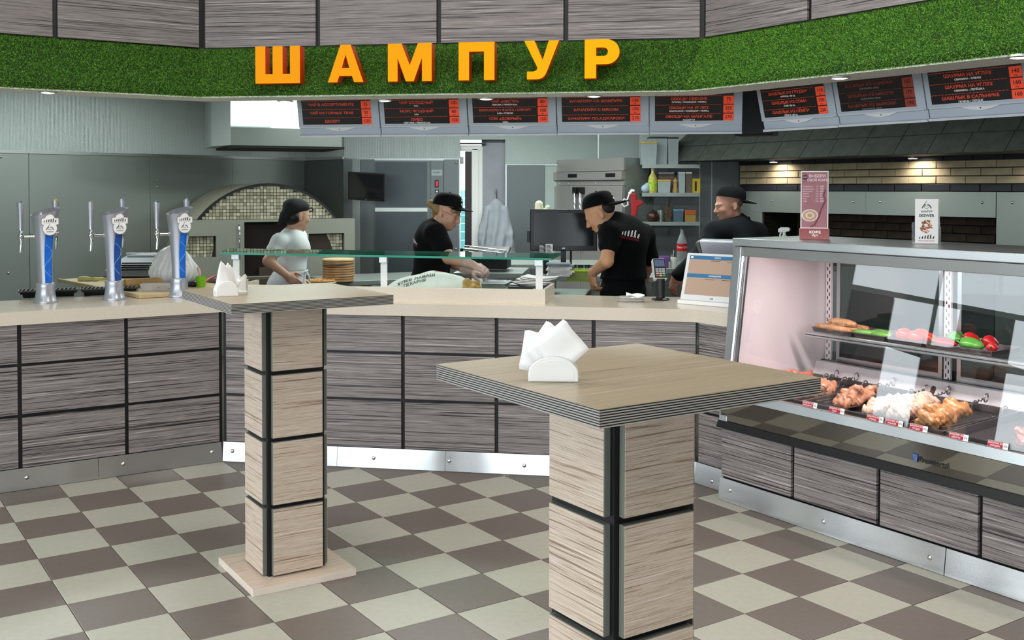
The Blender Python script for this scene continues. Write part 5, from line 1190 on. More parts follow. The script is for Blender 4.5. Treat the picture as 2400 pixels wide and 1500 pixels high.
# spray bottle standing on the service shelf behind the case
p = at(1838, 560, 6.4)
mb = MB(); mb.box(-0.12, 0.3, -0.06, 0.14, 0, 1.115); sb = solo('service_cabinet', mb, BLKP, 'narrow dark cabinet behind the left end of the display case', 'cabinet', loc=(p.x, p.y, 0), rotz=AR + 0.2, bevel=0.004)
T = thing('spray_bottle', 'white spray bottle whose head shows over the display case', 'spray bottle', (p.x, p.y, 1.1155), 2.6)
mb = MB(); mb.lathe([(0.034, 0), (0.036, 0.01), (0.036, 0.11), (0.03, 0.14), (0.014, 0.165), (0.014, 0.18)], 18); part(T, 'bottle', mb, WHITE, 50)
mb = MB(); mb.lathe([(0.016, 0.176), (0.016, 0.2), (0.011, 0.202)], 14); part(T, 'collar', mb, WHITE, 50)
mb = MB(); mb.prism([(-0.03, 0.225), (0.035, 0.218), (0.035, 0.238), (0.02, 0.248), (-0.03, 0.248), (-0.036, 0.238)], -0.011, 0.011, 'y'); mb.v = [(x, y, z) for x, y, z in mb.v]; part(T, 'head', mb, WHITE, bevel=0.003)
mb = MB(); mb.tube([(0.0, 0, 0.2), (0.0, 0, 0.222)], 0.010, 8); part(T, 'neck', mb, WHITE)
mb = MB(); mb.tube([(0.02, 0, 0.22), (0.026, 0, 0.2), (0.022, 0, 0.182)], [0.006, 0.005, 0.004], 7); part(T, 'trigger', mb, WHITE, 60)
# ------------------------------------------------------------------ brick hearth with its shingled hood
HB = Vector((2.41, 11.2))
BRK = mat('sandy face brick', '#c6b595', 0.8, var=0.2, scale=9, bump=0.5, bscale=60); BRKD = mat('dark glazed brick', '#23242c', 0.5, var=0.2, scale=6); BRKI = mat('dark brown brick', '#4a3d33', 0.9, var=0.35, scale=7, bump=0.4, bscale=50)  # brick inside the hearth opening and the oven is a darker brown
SHG = mat('slate grey shingle', '#4b4f4a', 0.9, var=0.2, scale=12, bump=0.6, bscale=260)
T = thing('hearth', 'long brick grill hearth under a shingled hood', 'hearth', (HB.x, HB.y, 0), AR)
XE = 4.6
mb = MB(); mb.box(0.0, XE, 0.02, 0.12, 1.36, 2.69); mb.box(0, 0.32, 0.02, 0.12, 0, 1.36); mb.box(2.9, XE, 0.02, 0.12, 0, 1.36); part(T, 'mortar_wall', mb, mat('brick mortar', '#4d463e', 0.95))
def course(z0, z1, m, x0, x1, off, y0=-0.012, y1=0.02, pitch=0.28, name='brick'):
    x = x0 - off
    while x < x1:
        a, b = max(x + 0.004, x0), min(x + pitch - 0.004, x1)
        if b - a > 0.02: piece(T, name, ((a + b) / 2, (y0 + y1) / 2 + random.uniform(-0.0015, 0.0015), (z0 + z1) / 2), (round(b - a, 3), y1 - y0, z1 - z0 - 0.008), m, 0.003)
        x += pitch
for k in range(3): course(1.643 + 0.0675 * k, 1.643 + 0.0675 * (k + 1), BRK, 0.0, XE - 0.9, 0.14 * (k % 2) + 0.19)
course(1.576, 1.643, BRKD, 0.0, XE - 0.9, 0.05, -0.02); course(1.8455, 1.905, BRKD, 0.0, XE - 0.9, 0.12, -0.02)
for a, b in ((0.0, 0.285), (0.287, 1.60), (1.602, 2.893)): piece(T, 'steel_panel', ((a + b) / 2, -0.006, 1.467), (b - a, 0.024, 0.214), STEELD, 0.001)
piece(T, 'steel_panel', (0.16, -0.006, 0.68), (0.32, 0.024, 1.359), STEELD, 0.001); piece(T, 'steel_panel', (3.75, -0.006, 0.787), (1.70, 0.024, 1.573), STEELD, 0.001)
for px, py in ((1758, 470), (1810, 470), (2000, 473), (2063, 473), (2302, 475), (2373, 475)):
    x, z = local(px, py, HB, AR, -0.018); rivet(T, 'screw', (x, -0.018, z), 0.012, CHROME)
mb = MB(); mb.box(0.32, 2.9, 0.52, 0.56, 0.6, 1.5); mb.box(0.30, 0.32, 0.02, 0.56, 0.6, 1.5); mb.box(2.9, 2.92, 0.02, 0.56, 0.6, 1.5); mb.box(0.3, 2.92, 0.02, 0.56, 1.45, 1.5); mb.box(0.3, 2.92, 0.0, 0.56, 0.75, 0.8); part(T, 'fire_chamber', mb, mat('near black lining', '#14110f', 0.95))  # opening lined in near black
for k in range(7): course(0.82 + 0.075 * k, 0.895 + 0.075 * k, BRKI, 0.34, 2.88, 0.14 * (k % 2), 0.49, 0.52)
mb = MB(); mb.box(0.33, 2.89, -0.02, 0.02, 0.0, 0.86); part(T, 'base_front', mb, STEELK)
# hood
T = thing('hood', 'dark shingled hood roof over the brick hearth', 'hood', (HB.x, HB.y, 0), AR)
YF, ZF, sl = -0.64, 1.884, math.radians(52); cs, sn = math.cos(sl), math.sin(sl); x0h = -0.60
mb = MB(); hipx = 0.30
mb.add([(x0h, YF, ZF), (XE, YF, ZF), (XE, YF + 0.5, ZF + 0.5 * sn / cs), (x0h + hipx, YF + 0.5, ZF + 0.5 * sn / cs), (x0h, -0.03, ZF), (XE, -0.03, ZF), (x0h + hipx, -0.03, ZF + 0.64), (XE, -0.03, ZF + 0.64)],
       [(0, 1, 2, 3), (0, 3, 6, 4), (0, 4, 5, 1), (3, 2, 7, 6)]); part(T, 'deck', mb, BLKP)
rows = 4; rh = 0.205
for k in range(rows):
    s0, s1 = k * rh - 0.012, (k + 1) * rh; xl = x0h + hipx * (s0 + s1) * 0.5 * cs / 0.5 + 0.02
    x = xl - (0.17 * (k % 2)) - random.uniform(0, 0.1)
    while x < XE:
        w_ = 0.335 + random.uniform(-0.02, 0.02); a, b = max(x, xl), x + w_ - 0.006
        if b - a > 0.05:
            d = random.uniform(0, 0.006); sk = 0.02; q = lambda xx, s, n: (xx, YF + s * cs - n * sn, ZF + s * sn + n * cs)
            ea = 0.0
            if x < xl: ea = hipx * rh * cs / 0.5 * 0.5
            mb = MB(); mb.hexa([q(a - ea, s0 - d, 0.014), q(b, s0 - d, 0.014), q(b, s1, 0.002), q(a + ea, s1, 0.002), q(a - ea, s0 - d, 0.022), q(b, s0 - d, 0.022), q(b, s1, 0.009), q(a + ea, s1, 0.009)]); part(T, 'shingle', mb, SHG)
        x += w_
for k in range(5):
    t0, t1 = k / 5, (k + 1) / 5; e = Vector((x0h, YF, ZF)); f = Vector((x0h + hipx, YF + 0.5, ZF + 0.64)); A, Bq = e.lerp(f, t0), e.lerp(f, t1 * 1.02)
    s = Vector((0.05, 0.0, 0.03)); r = Vector((-0.03, 0.09, 0.03))
    mb = MB(); mb.hexa([A + Vector((0.07, 0, 0.012)), A + Vector((0, 0, 0.035)), A + Vector((0.0, 0.09, 0.0)), A + Vector((0, 0, 0.0)), Bq + Vector((0.07, 0, 0.012)), Bq + Vector((0, 0, 0.03)), Bq + Vector((0.0, 0.09, 0.0)), Bq]); part(T, 'ridge_cap', mb, SHG)
for x in (0.60, 2.2, 3.4):
    mb = MB(); mb.tube([(x, -0.16, ZF - 0.001), (x, -0.16, ZF - 0.02)], 0.045, 14); lp = part(T, 'spot', mb, STEELD, 60); mb = MB(); mb.tube([(x, -0.16, ZF - 0.0205), (x, -0.16, ZF - 0.023)], 0.036, 14); part(lp, 'lens', mb, LAMP)
    l = bpy.data.lights.new('hearth_spot', 'SPOT'); l.energy = 10; l.spot_size = 2.4; l.spot_blend = 0.8; l.color = (1, 0.93, 0.8); l.shadow_soft_size = 0.03
    lo = bpy.data.objects.new('hearth_spot', l); COL.objects.link(lo); lo.location = F3(HB, AR, x, -0.16, ZF - 0.035); lo.rotation_euler = (F3(HB, AR, x, 0.02, 1.6) - lo.location).to_track_quat('-Z', 'Y').to_euler()

# ------------------------------------------------------------------ pizza oven
OV = at(630, 500, 10.3); OA = math.radians(27)
T = thing('pizza_oven', 'barrel shaped pizza oven with mosaic front and steel door frame', 'oven', (OV.x, OV.y, 0), OA)
R_, CZ = 0.845, 0.797
ap = [(R_ * math.cos(a), CZ + R_ * math.sin(a)) for a in np.linspace(0, PI, 37)]
mb = MB(); mb.prism(([(R_, 0.0)] + ap + [(-R_, 0.0)])[::-1], 0.02, 1.45, 'y'); part(T, 'barrel', mb, grain('beige oven cladding', [(0.3, '#8f8878'), (0.5, '#b3ac9a'), (0.7, '#c4beac')], kx=1, kz=60, axis='y'), 35)
mb = MB(); mb.ringloft([[(r * math.cos(a), y, CZ + r * math.sin(a)) for a in np.linspace(0, PI, 33)] for r, y in ((R_ + 0.004, 0.0), (R_ - 0.02, 0.0))], cap=False); part(T, 'front_edge', mb, DARK)
MOS = bpy.data.materials.new('stone mosaic'); MOS.use_nodes = True
_n = MOS.node_tree; _g = _n.nodes.new('ShaderNodeNewGeometry'); _c = _n.nodes.new('ShaderNodeValToRGB'); _c.color_ramp.elements[0].color = lin('#8f8a72'); _c.color_ramp.elements[1].color = lin('#d6d0bc'); _e = _c.color_ramp.elements.new(0.45); _e.color = lin('#b8b096')
_n.links.new(_g.outputs['Random Per Island'], _c.inputs[0]); _n.links.new(_c.outputs[0], _n.nodes['Principled BSDF'].inputs['Base Color']); _n.nodes['Principled BSDF'].inputs['Roughness'].default_value = 0.5
def mosaic(test, x0, x1, z0, z1, y, name='mosaic', parent=T):
    mb = MB(); p = 0.0325; n = 0
    for i in range(int((x1 - x0) / p)):
        for k in range(int((z1 - z0) / p)):
            x, z = x0 + (i + 0.5) * p, z0 + (k + 0.5) * p; h = p * 0.43
            if test(x, z): mb.box(x - h, x + h, y - 0.004, y, z - h, z + h)
    o = part(parent, name, mb, MOS); o['kind'] = 'stuff'; return o
mosaic(lambda x, z: x * x + (z - CZ) ** 2 < (R_ - 0.026) ** 2, -0.86, 0.86, 1.297, 1.65, 0.019)
mb = MB(); mb.box(-0.842, 0.842, 0.012, 0.0195, 0.6, 1.30); mb.prism([(x * 0.972, CZ + (z - CZ) * 0.972) for x, z in ap[6:-6]][::-1], 0.0165, 0.0199, 'y'); part(T, 'grout_back', mb, mat('dark mosaic grout', '#3a362c', 0.9))
mb = MB(); y0, y1 = -0.035, 0.012
for a, b, c, d in ((-0.82, -0.245, 1.19, 1.296), (0.345, 0.86, 1.19, 1.296), (-0.245, 0.345, 1.272, 1.296), (-0.82, -0.785, 0.0, 1.19), (-0.51, -0.245, 0.75, 1.19), (0.345, 0.385, 0.75, 1.19), (0.75, 0.86, 0.0, 1.19), (-0.785, -0.51, 0.0, 0.945), (0.385, 0.75, 0.0, 0.95), (-0.785, -0.51, 1.145, 1.19), (0.385, 0.75, 1.15, 1.19), (-0.51, 0.385, 0.0, 0.75)): mb.box(a, b, y0, y1, c, d)
part(T, 'front_plate', mb, steel('oven front steel', '#aeb0a4', 0.36, wav=0.3, metal=0.5))
mb = MB(); mb.box(-0.245, 0.345, 0.0, 0.5, 0.72, 0.75); part(T, 'hearth_floor', mb, BRKI); mb = MB(); mb.box(-0.246, 0.346, 0.010, 0.0118, 0.75, 1.272); part(T, 'mouth', mb, mat('oven dark', '#1a0f0e', 0.9))
mb = MB(); mb.box(-0.1, 0.34, -0.02, 0.009, 0.752, 0.83); part(T, 'door_brick', mb, BRKI)
for sg in (1, -1):
    q = [(0.05 + sg * 0.605 * math.cos(a), 0.84 + 0.605 * math.sin(a)) for a in np.linspace(0.05, 0.62, 12)] + [(0.05 + sg * 0.31, 1.185), (0.05 + sg * 0.31, 0.87)]
    mb = MB(); mb.prism(q[::sg], 0.001, 0.005, 'y'); part(T, 'inner_arch', mb, mat('dark brown arch', '#3a302b', 0.8))  # arch band coloured dark brown
mosaic(lambda x, z: (x - 0.05) ** 2 + (z - 0.84) ** 2 > 0.585 ** 2, -0.785, -0.51, 0.945, 1.145, 0.0115); mosaic(lambda x, z: (x - 0.05) ** 2 + (z - 0.84) ** 2 > 0.585 ** 2, 0.385, 0.75, 0.95, 1.15, 0.0115)
for x in (-0.30, 0.32):
    mb = MB(); mb.tube([(x, -0.036, 0.9), (x, -0.07, 0.92), (x, -0.07, 1.23), (x, -0.036, 1.25)], 0.008, 8); part(T, 'door_bar', mb, CHROME, 60)
mb = MB(); mb.box(-0.86, 0.9, -0.30, -0.036, 0.70, 0.74); part(T, 'front_shelf', mb, BRKI)
# extraction hood above the oven; a glowing panel imitates light reflected in its slope
Hl, Hr = at(541, 340, 9.8), at(801, 348, 10.2)
ha = math.atan2(Hr.y - Hl.y, Hr.x - Hl.x); hw = (Hr - Hl).xy.length
T = thing('extraction_hood', 'steel extraction hood with a glowing reflection panel above the oven', 'hood', (Hl.x, Hl.y, 0), ha)
z0, z1 = Hl.z, at(541, 298, 9.8).z
mb = MB(); mb.hexa([(0, 0, z0), (hw, 0, z0), (hw, 0.9, z0), (-0.0, 0.9, z0), (0, 0.0, z1), (hw, 0.0, z1), (hw, 0.9, z1), (0, 0.9, z1)]); part(T, 'canopy', mb, STEELD)
mb = MB(); mb.hexa([(0.0, 0.03, z1 + 0.001), (hw, 0.03, z1 + 0.001), (hw, 0.9, z1 + 0.001), (0, 0.9, z1 + 0.001), (0.0, 0.42, 2.7), (hw, 0.42, 2.7), (hw, 0.9, 2.7), (0, 0.9, 2.7)]); part(T, 'slope', mb, GREYP)
mb = MB(); mb.box(-0.02, hw + 0.02, -0.02, 0.9, z0 - 0.022, z0 - 0.0005); part(T, 'dark_underside', mb, DARK)  # charcoal slab gives the canopy its dark underside
mb = MB(); q = lambda x, t: (x, 0.03 + 0.39 * t - 0.012, z1 + (2.7 - z1) * t)
mb.hexa([q(-0.01, 0.03), q(0.38, 0.03), (0.38, 0.05, z1 + 0.02), (-0.01, 0.05, z1 + 0.02), q(-0.01, 0.40), q(0.41, 0.40), (0.41, 0.2, z1 + 0.21), (-0.01, 0.2, z1 + 0.21)]); part(T, 'reflection_panel', mb, mat('glowing reflection panel', '#f2fff6', 0.5, var=0, emit=2.2, ecol='#f0fff6'), label='bright glowing reflection panel')
mb = MB(); lp = at(496, 345, 10.1); c_ = math.cos(-ha); s_ = math.sin(-ha); dx, dy = lp.x - Hl.x, lp.y - Hl.y; lx_, ly_ = dx * c_ - dy * s_, dx * s_ + dy * c_
mb.prism([(0, 0.0), (lx_, ly_), (lx_, 0.9), (0, 0.9)], z0, 2.7); part(T, 'left_duct', mb, CORR)

# ------------------------------------------------------------------ dumbwaiter and wall monitor
T = thing('dumbwaiter', 'dark steel dumbwaiter with two stacked sliding doors', 'lift', (X(880), YB - 0.02, 0))
lw = X(1005) - X(880)
mb = MB(); mb.box(-0.01, lw + 0.01, -0.005, 0.015, 0, ZB - 0.012); part(T, 'frame', mb, STEELK)
mb = MB(); mb.box(0.005, lw - 0.02, -0.02, -0.006, Z(487), ZB - 0.03); part(T, 'upper_door', mb, mat('dark door steel', '#4f565a', 0.38, 0.6, var=0.05))
mb = MB(); mb.box(0.005, lw - 0.02, -0.02, -0.006, 0.4, Z(497)); part(T, 'lower_door', mb, _mats['dark door steel'])
mb = MB(); mb.box(0.0, lw - 0.012, -0.028, -0.006, Z(496), Z(487)); part(T, 'door_edge', mb, mat('white door edge', '#dfe4e4', 0.4))
T = thing('lift_control_panel', 'slim control panel with a red digit beside the dumbwaiter', 'control panel', (X(1010), YB - 0.02, 0))
cw = X(1040) - X(1010); cx = lambda px: X(px) - X(1010)
mb = MB(); mb.box(0, cw, -0.012, 0.003, 0.8, ZB - 0.014); part(T, 'plate', mb, STEELK, bevel=0.003)
mb = MB(); mb.box(cx(1012), cx(1037), -0.016, -0.0125, Z(412), Z(398)); lb = part(T, 'label_plate', mb, mat('pale label', '#9fa8a8', 0.5)); mb = MB(); text_mb(mb, '-ЛИФТ-', 0.03, upr(cx(1024.5), -0.0166, Z(405))); part(lb, 'lettering', mb, INK)
mb = MB(); mb.box(cx(1019), cx(1029), -0.016, -0.0125, Z(440), Z(422)); part(T, 'display', mb, mat('dark red display', '#30080c', 0.3)); mb = MB(); text_mb(mb, '1', 0.07, upr(cx(1024.5), -0.0168, Z(431)), bold=0.04); part(T, 'digit', mb, mat('lit red digit', '#ff1030', 0.4, var=0, emit=2.2, ecol='#ff1030'))
mb = MB(); mb.box(cx(1020), cx(1029), -0.018, -0.0125, Z(453), Z(445)); bt = part(T, 'button', mb, BLKP); mb = MB(); mb.box(cx(1022.5), cx(1026.5), -0.020, -0.0182, Z(451), Z(447)); part(bt, 'button_face', mb, WHITE)
mq = at(858, 438, 11.2)
T = thing('wall_monitor', 'small black monitor tilted on a wall arm beside the dumbwaiter', 'monitor', mq, -0.1)
M = Matrix.Rotation(0.22, 4, 'X') @ Matrix.Rotation(0.06, 4, 'Y')
mb = MB(); mb.M = M; mb.box(-0.195, 0.195, 0.0, 0.035, -0.15, 0.15); part(T, 'bezel', mb, BLKP, bevel=0.006)
mb = MB(); mb.M = M; mb.box(-0.178, 0.178, -0.001, -0.0002, -0.125, 0.135); part(T, 'screen', mb, mat('dark screen', '#1b1d1f', 0.12, var=0))
mb = MB(); mb.M = M; mb.disc((0.0, -0.0005, -0.138), 0.006, 12, t=0.001); part(T, 'button', mb, STEELD)
mb = MB(); mb.tube([(-0.1, 0.036, -0.02), (-0.15, 0.2, -0.05), (-0.18, 0.74, -0.05)], 0.018, 8); part(T, 'arm', mb, DARK, 60)

# ------------------------------------------------------------------ fridge
FP = at(1275, 500, 12.2)
T = thing('fridge', 'tall two door steel fridge with control strip on top', 'fridge', (FP.x, FP.y, 0), AR)
FW = 1.42
mb = MB(); mb.box(0, FW, 0.03, 0.72, 0.08, 1.92); part(T, 'cabinet', mb, STEELD)
FS = steel('warm fridge steel', '#b9b4b2', 0.3, (2, 2, 80), 0.3, 0.55)
mb = MB(); mb.box(0, FW, 0.0, 0.029, 1.785, 1.92); part(T, 'vent_panel', mb, FS, bevel=0.002)
mb = MB(); mb.box(-0.0, FW + 0.0, -0.03, 0.029, 1.69, 1.78); cpn = part(T, 'control_strip', mb, FS, bevel=0.002)
for x in (0.50, 1.16):
    mb = MB(); mb.box(x, x + 0.16, -0.033, -0.0305, 1.72, 1.76); dd = part(cpn, 'display', mb, BLKP); 
mb = MB(); mb.box(0.06, 0.15, -0.004, -0.0005, 1.865, 1.895); part(T, 'maker_plate', mb, DARK)
mb = MB(); mb.box(0, FW, 0.0, 0.029, 1.63, 1.685); part(T, 'hinge_strip', mb, FS)
for a, b, hx in ((0.004, FW / 2 - 0.004, FW / 2 - 0.05), (FW / 2 + 0.004, FW - 0.004, FW / 2 + 0.05)):
    mb = MB(); mb.box(a, b, -0.02, 0.029, 0.1, 1.625); d = part(T, 'door', mb, FS, bevel=0.006)
    mb = MB(); mb.tube([(hx, -0.02, 1.58), (hx, -0.06, 1.56), (hx, -0.06, 0.95), (hx, -0.02, 0.93)], 0.014, 8); part(d, 'handle', mb, CHROME, 60)
    mb = MB(); mb.box(hx - 0.035, hx + 0.035, -0.07, -0.021, 1.54, 1.615); part(d, 'handle_block', mb, BLKP, bevel=0.006)
for x in (0.3, 0.46, 0.95): rivet(T, 'lock', (x, 0.0, 1.655), 0.011, CHROME)

# ------------------------------------------------------------------ shelves on the far wall and what stands on them
sx = lambda px: at(px, 400, 11.0).x
SHZ = (1.845, 1.553, 1.253)
for k, (z, lb) in enumerate(zip(SHZ, ('uppermost steel wall shelf under the hood edge', 'middle steel wall shelf of bottles and boxes', 'lowest steel wall shelf of dark pots'))):
    a, b = sx(1503), sx(1638)
    T = thing('wall_shelf', lb, 'shelf', ((a + b) / 2, 11.24, z), 0, 'steel wall shelves'); h = (b - a) / 2
    mb = MB(); mb.box(-h, h, -0.30, 0.0, -0.004, 0); mb.box(-h, h, -0.303, -0.299, -0.035, 0.004); part(T, 'board', mb, STEELD)
    for x in (-h + 0.09, 0.02):
        mb = MB(); mb.prism([(0.0, -0.005), (-0.22, -0.005), (0.0, -0.15)][::-1], x - 0.003, x + 0.003, 'x'); part(T, 'bracket', mb, STEELD)
TUB = mat('cloudy plastic', '#b9c6c8', 0.35, var=0.08, alpha=0.62); TUBB = mat('brownish tub', '#6b5a50', 0.35, var=0.2, alpha=0.85)
def tub(label, px0, px1, shelf, hgt, dy, m, lid, taper=0.9, group='food tubs on the wall shelves', dep=None, lidh=0.018):
    Y = 11.24 - 0.29 + dy; a, b = at(px0, 400, Y).x, at(px1, 400, Y).x; h = (b - a) / 2; dp = dep or h * 0.9
    T = thing('food_tub', label, 'food tub', ((a + b) / 2, Y + dp, SHZ[shelf] + 0.0005), 0, group)
    rr = lambda e, z: [(sxx * (h * e), syy * (dp * e), z) for sxx, syy in ((-1, -1), (1, -1), (1, 1), (-1, 1))]
    mb = MB(); mb.ringloft([rr(taper, 0), rr(1.0, hgt), rr(0.96, hgt), rr(taper - 0.04, 0.005)]); part(T, 'tub', mb, m, bevel=0.004)
    mb = MB(); mb.box(-h * 1.02, h * 1.02, -dp * 1.02, dp * 1.02, hgt + 0.0005, hgt + lidh); part(T, 'lid', mb, lid, bevel=0.003)
LY = mat('yellow lid', '#d0a848', 0.4); LK = mat('dark blue lid', '#23262e', 0.4); LW = mat('pale lid', '#c8cfd2', 0.4)
tub('yellow lidded clear tub at the left end of the top shelf', 1502, 1540, 0, 0.22, 0.0, TUB, LY)
tub('tall dark lidded tub behind the yellow lidded one, top shelf', 1522, 1564, 0, 0.275, 0.12, TUB, LK, 0.95)
tub('dark lidded tub at the right of the top shelf, by the hood', 1566, 1590, 0, 0.27, 0.08, TUB, LK, 0.95)
tub('low yellow lidded tub on the middle shelf', 1542, 1572, 1, 0.12, 0.0, TUB, LY, 0.92)
tub('tall brownish tub behind the low one, middle shelf', 1544, 1580, 1, 0.20, 0.14, TUBB, LW, 0.92)
tub('left one of two narrow tall pale tubs, middle shelf', 1591, 1606, 1, 0.2, 0.02, TUB, LW, 0.95, dep=0.05)
tub('right one of two narrow tall pale tubs, middle shelf', 1608, 1622, 1, 0.2, 0.02, TUBB, LW, 0.95, dep=0.05)
tub('blue lidded grey tub on the lowest shelf', 1579, 1603, 2, 0.115, 0.0, mat('smoky blue tub', '#4d6070', 0.4), mat('steel blue lid', '#5f87a8', 0.4), 0.85)
tub('shallow ochre tub at the right of the lowest shelf', 1606, 1632, 2, 0.075, 0.0, mat('ochre tub', '#9a7a3c', 0.5), mat('orange brown lid', '#a8542a', 0.5), 0.95, lidh=0.05)
def onshelf(px, shelf, dy=0.1): Y = 11.24 - 0.29 + dy; return (at(px, 400, Y).x, Y, SHZ[shelf] + 0.0005)
T = thing('oil_bottle', 'clear oil bottle with lime yellow label on the middle shelf', 'bottle', onshelf(1530, 1, 0.05))
mb = MB(); mb.lathe([(0.044, 0), (0.046, 0.01), (0.046, 0.14), (0.04, 0.17), (0.018, 0.205), (0.016, 0.235)], 18); part(T, 'bottle', mb, mat('oil', '#c8bc6a', 0.15, var=0.1, alpha=0.8), 50)
mb = MB(); mb.lathe([(0.0468, 0.03), (0.0468, 0.14)], 18, cap=False); part(T, 'label', mb, mat('lime label', '#a9c33a', 0.5, var=0.5, scale=45), 60)
mb = MB(); mb.lathe([(0.018, 0.2355), (0.018, 0.255), (0.0005, 0.256)], 12); part(T, 'cap', mb, WHITE, 50)
T = thing('pepper_mill', 'turned wooden pepper mill on the middle shelf', 'pepper mill', onshelf(1583, 1, 0.05))
mb = MB(); mb.lathe([(0.03, 0), (0.03, 0.03), (0.022, 0.06), (0.024, 0.09), (0.018, 0.105), (0.026, 0.12), (0.02, 0.14), (0.008, 0.147), (0.011, 0.158), (0.0005, 0.166)], 16); part(T, 'body', mb, mat('pale turned wood', '#b08d55', 0.45), 50)
T = thing('yellow_carton', 'yellow carton with dark stripe at the end of the middle shelf', 'carton', onshelf(1631, 1, 0.06))
mb = MB(); mb.box(-0.042, 0.042, -0.03, 0.03, 0, 0.15); part(T, 'box', mb, mat('yellow carton board', '#c2a626', 0.5, var=0.1), bevel=0.002); mb = MB(); mb.box(-0.016, 0.004, -0.0312, -0.0303, 0.02, 0.12); part(T, 'stripe', mb, INK)
T = thing('plastic_pouch', 'pale blue plastic pouch slumped on the middle shelf', 'pouch', onshelf(1513, 1, 0.05)); sdf_part(T, 'pouch', [('e', Vector(T.location) + Vector((0, 0, 0.045)), (0.045, 0.04, 0.045), None), ('e', Vector(T.location) + Vector((0.02, 0, 0.075)), (0.025, 0.03, 0.035), None)], 0.008, mat('pale blue film', '#a9bccb', 0.3, var=0.2))
T = thing('dark_pot', 'round dark brown clay pot on the lowest shelf', 'pot', onshelf(1531, 2, 0.06))
mb = MB(); mb.lathe([(0.04, 0), (0.062, 0.03), (0.062, 0.07), (0.045, 0.1), (0.03, 0.106), (0.01, 0.115), (0.012, 0.127), (0.0005, 0.13)], 18); part(T, 'pot', mb, mat('dark clay', '#3a1f1a', 0.3), 60)
T = thing('steel_tumbler', 'small steel tumbler beside the dark pot', 'tumbler', onshelf(1549, 2, 0.12))
mb = MB(); mb.lathe([(0.03, 0), (0.036, 0.12), (0.033, 0.12), (0.028, 0.005)], 16); part(T, 'cup', mb, STEELD, 40)
T = thing('dried_herbs', 'dark bundle of dried herbs on the lowest shelf', 'herbs', onshelf(1566, 2, 0.08))
hb = MB(); rr = np.random.default_rng(5)
for k in range(70):
    a = rr.uniform(0, 2 * PI); r0, r1 = rr.uniform(0, 0.03), rr.uniform(0.02, 0.06); z1 = rr.uniform(0.08, 0.2)
    hb.tube([(r0 * math.cos(a), r0 * math.sin(a), rr.uniform(0, 0.02)), (r1 * math.cos(a) * 0.6, r1 * math.sin(a) * 0.6, z1 * 0.6), (r1 * math.cos(a), r1 * math.sin(a), z1)], [0.005, 0.007, 0.002], 4)
o = part(T, 'twigs', hb, mat('dry herb', '#5a4a3a', 0.9, var=0.5, scale=60)); o['kind'] = 'stuff'
# things hung by the shelves
hp = at(1486, 480, 10.85)
T = thing('hand_tool', 'red handled tool with white cord hanging left of the shelves', 'hand tool', hp)
mb = MB(); mb.prism([(-0.03, -0.13), (0.02, -0.13), (0.035, -0.02), (0.085, 0.0), (0.09, 0.04), (0.03, 0.05), (0.02, 0.12), (-0.035, 0.12)], -0.03, 0.03, 'y'); part(T, 'body', mb, mat('red casing', '#a3161c', 0.4), bevel=0.01, seg=3)
mb = MB(); mb.tube([(-0.045, 0, 0.12), (-0.07, 0, 0.05), (-0.06, 0, 0.0), (-0.1, 0, -0.02), (-0.13, 0, 0.02), (-0.10, 0, 0.06), (-0.065, 0, 0.03)], 0.009, 6); part(T, 'cord', mb, WHITE, 60)
mb = MB(); mb.tube([(-0.05, 0, 0.11), (-0.02, 0, 0.15), (0.0, 0, 0.14)], 0.016, 8); part(T, 'hook', mb, WHITE, 60)
mb = MB(); mb.tube([(0.0, 0.0, 0.14), (0.0, 0.4, 0.16)], 0.006, 6); part(T, 'wall_pin', mb, STEELD)

# ------------------------------------------------------------------ coat on its hook
cq = at(1163, 450, YB + 0.06)
T = thing('lab_coat', 'pale grey white work coat on a hanger beside the back door', 'coat', cq)
mb = MB(); mb.tube([(0.0, 0.03, 0.03), (0, -0.005, 0.035), (0, -0.03, 0.01), (0, -0.01, -0.015)], 0.008, 6); part(T, 'wall_hook', mb, CHROME, 60)
mb = MB(); mb.tube([(0.0, -0.01, -0.02), (0.01, -0.01, -0.05), (0.0, -0.01, -0.08), (0.0, -0.01, -0.10)], 0.004, 6); mb.tube([(-0.08, -0.01, -0.16), (-0.02, -0.01, -0.105), (0.02, -0.01, -0.105), (0.08, -0.01, -0.16)], 0.008, 6); part(T, 'hanger', mb, BLKP, 60)
cb_ = np.array(cq); cv = lambda x, y, z: cb_ + np.array([x, y, z])
def folds(V):
    q = V - cb_; t = np.clip(-(q[:, 2] + 0.12) / 0.7, 0, 1); a = q[:, 0] * 60 + 2.0 * np.sin(q[:, 2] * 6)
    q[:, 1] += (0.004 + 0.016 * t) * np.sin(a) * (q[:, 1] < -0.03); q[:, 0] += 0.006 * np.sin(q[:, 2] * 40 + q[:, 0] * 30) * t; return q + cb_
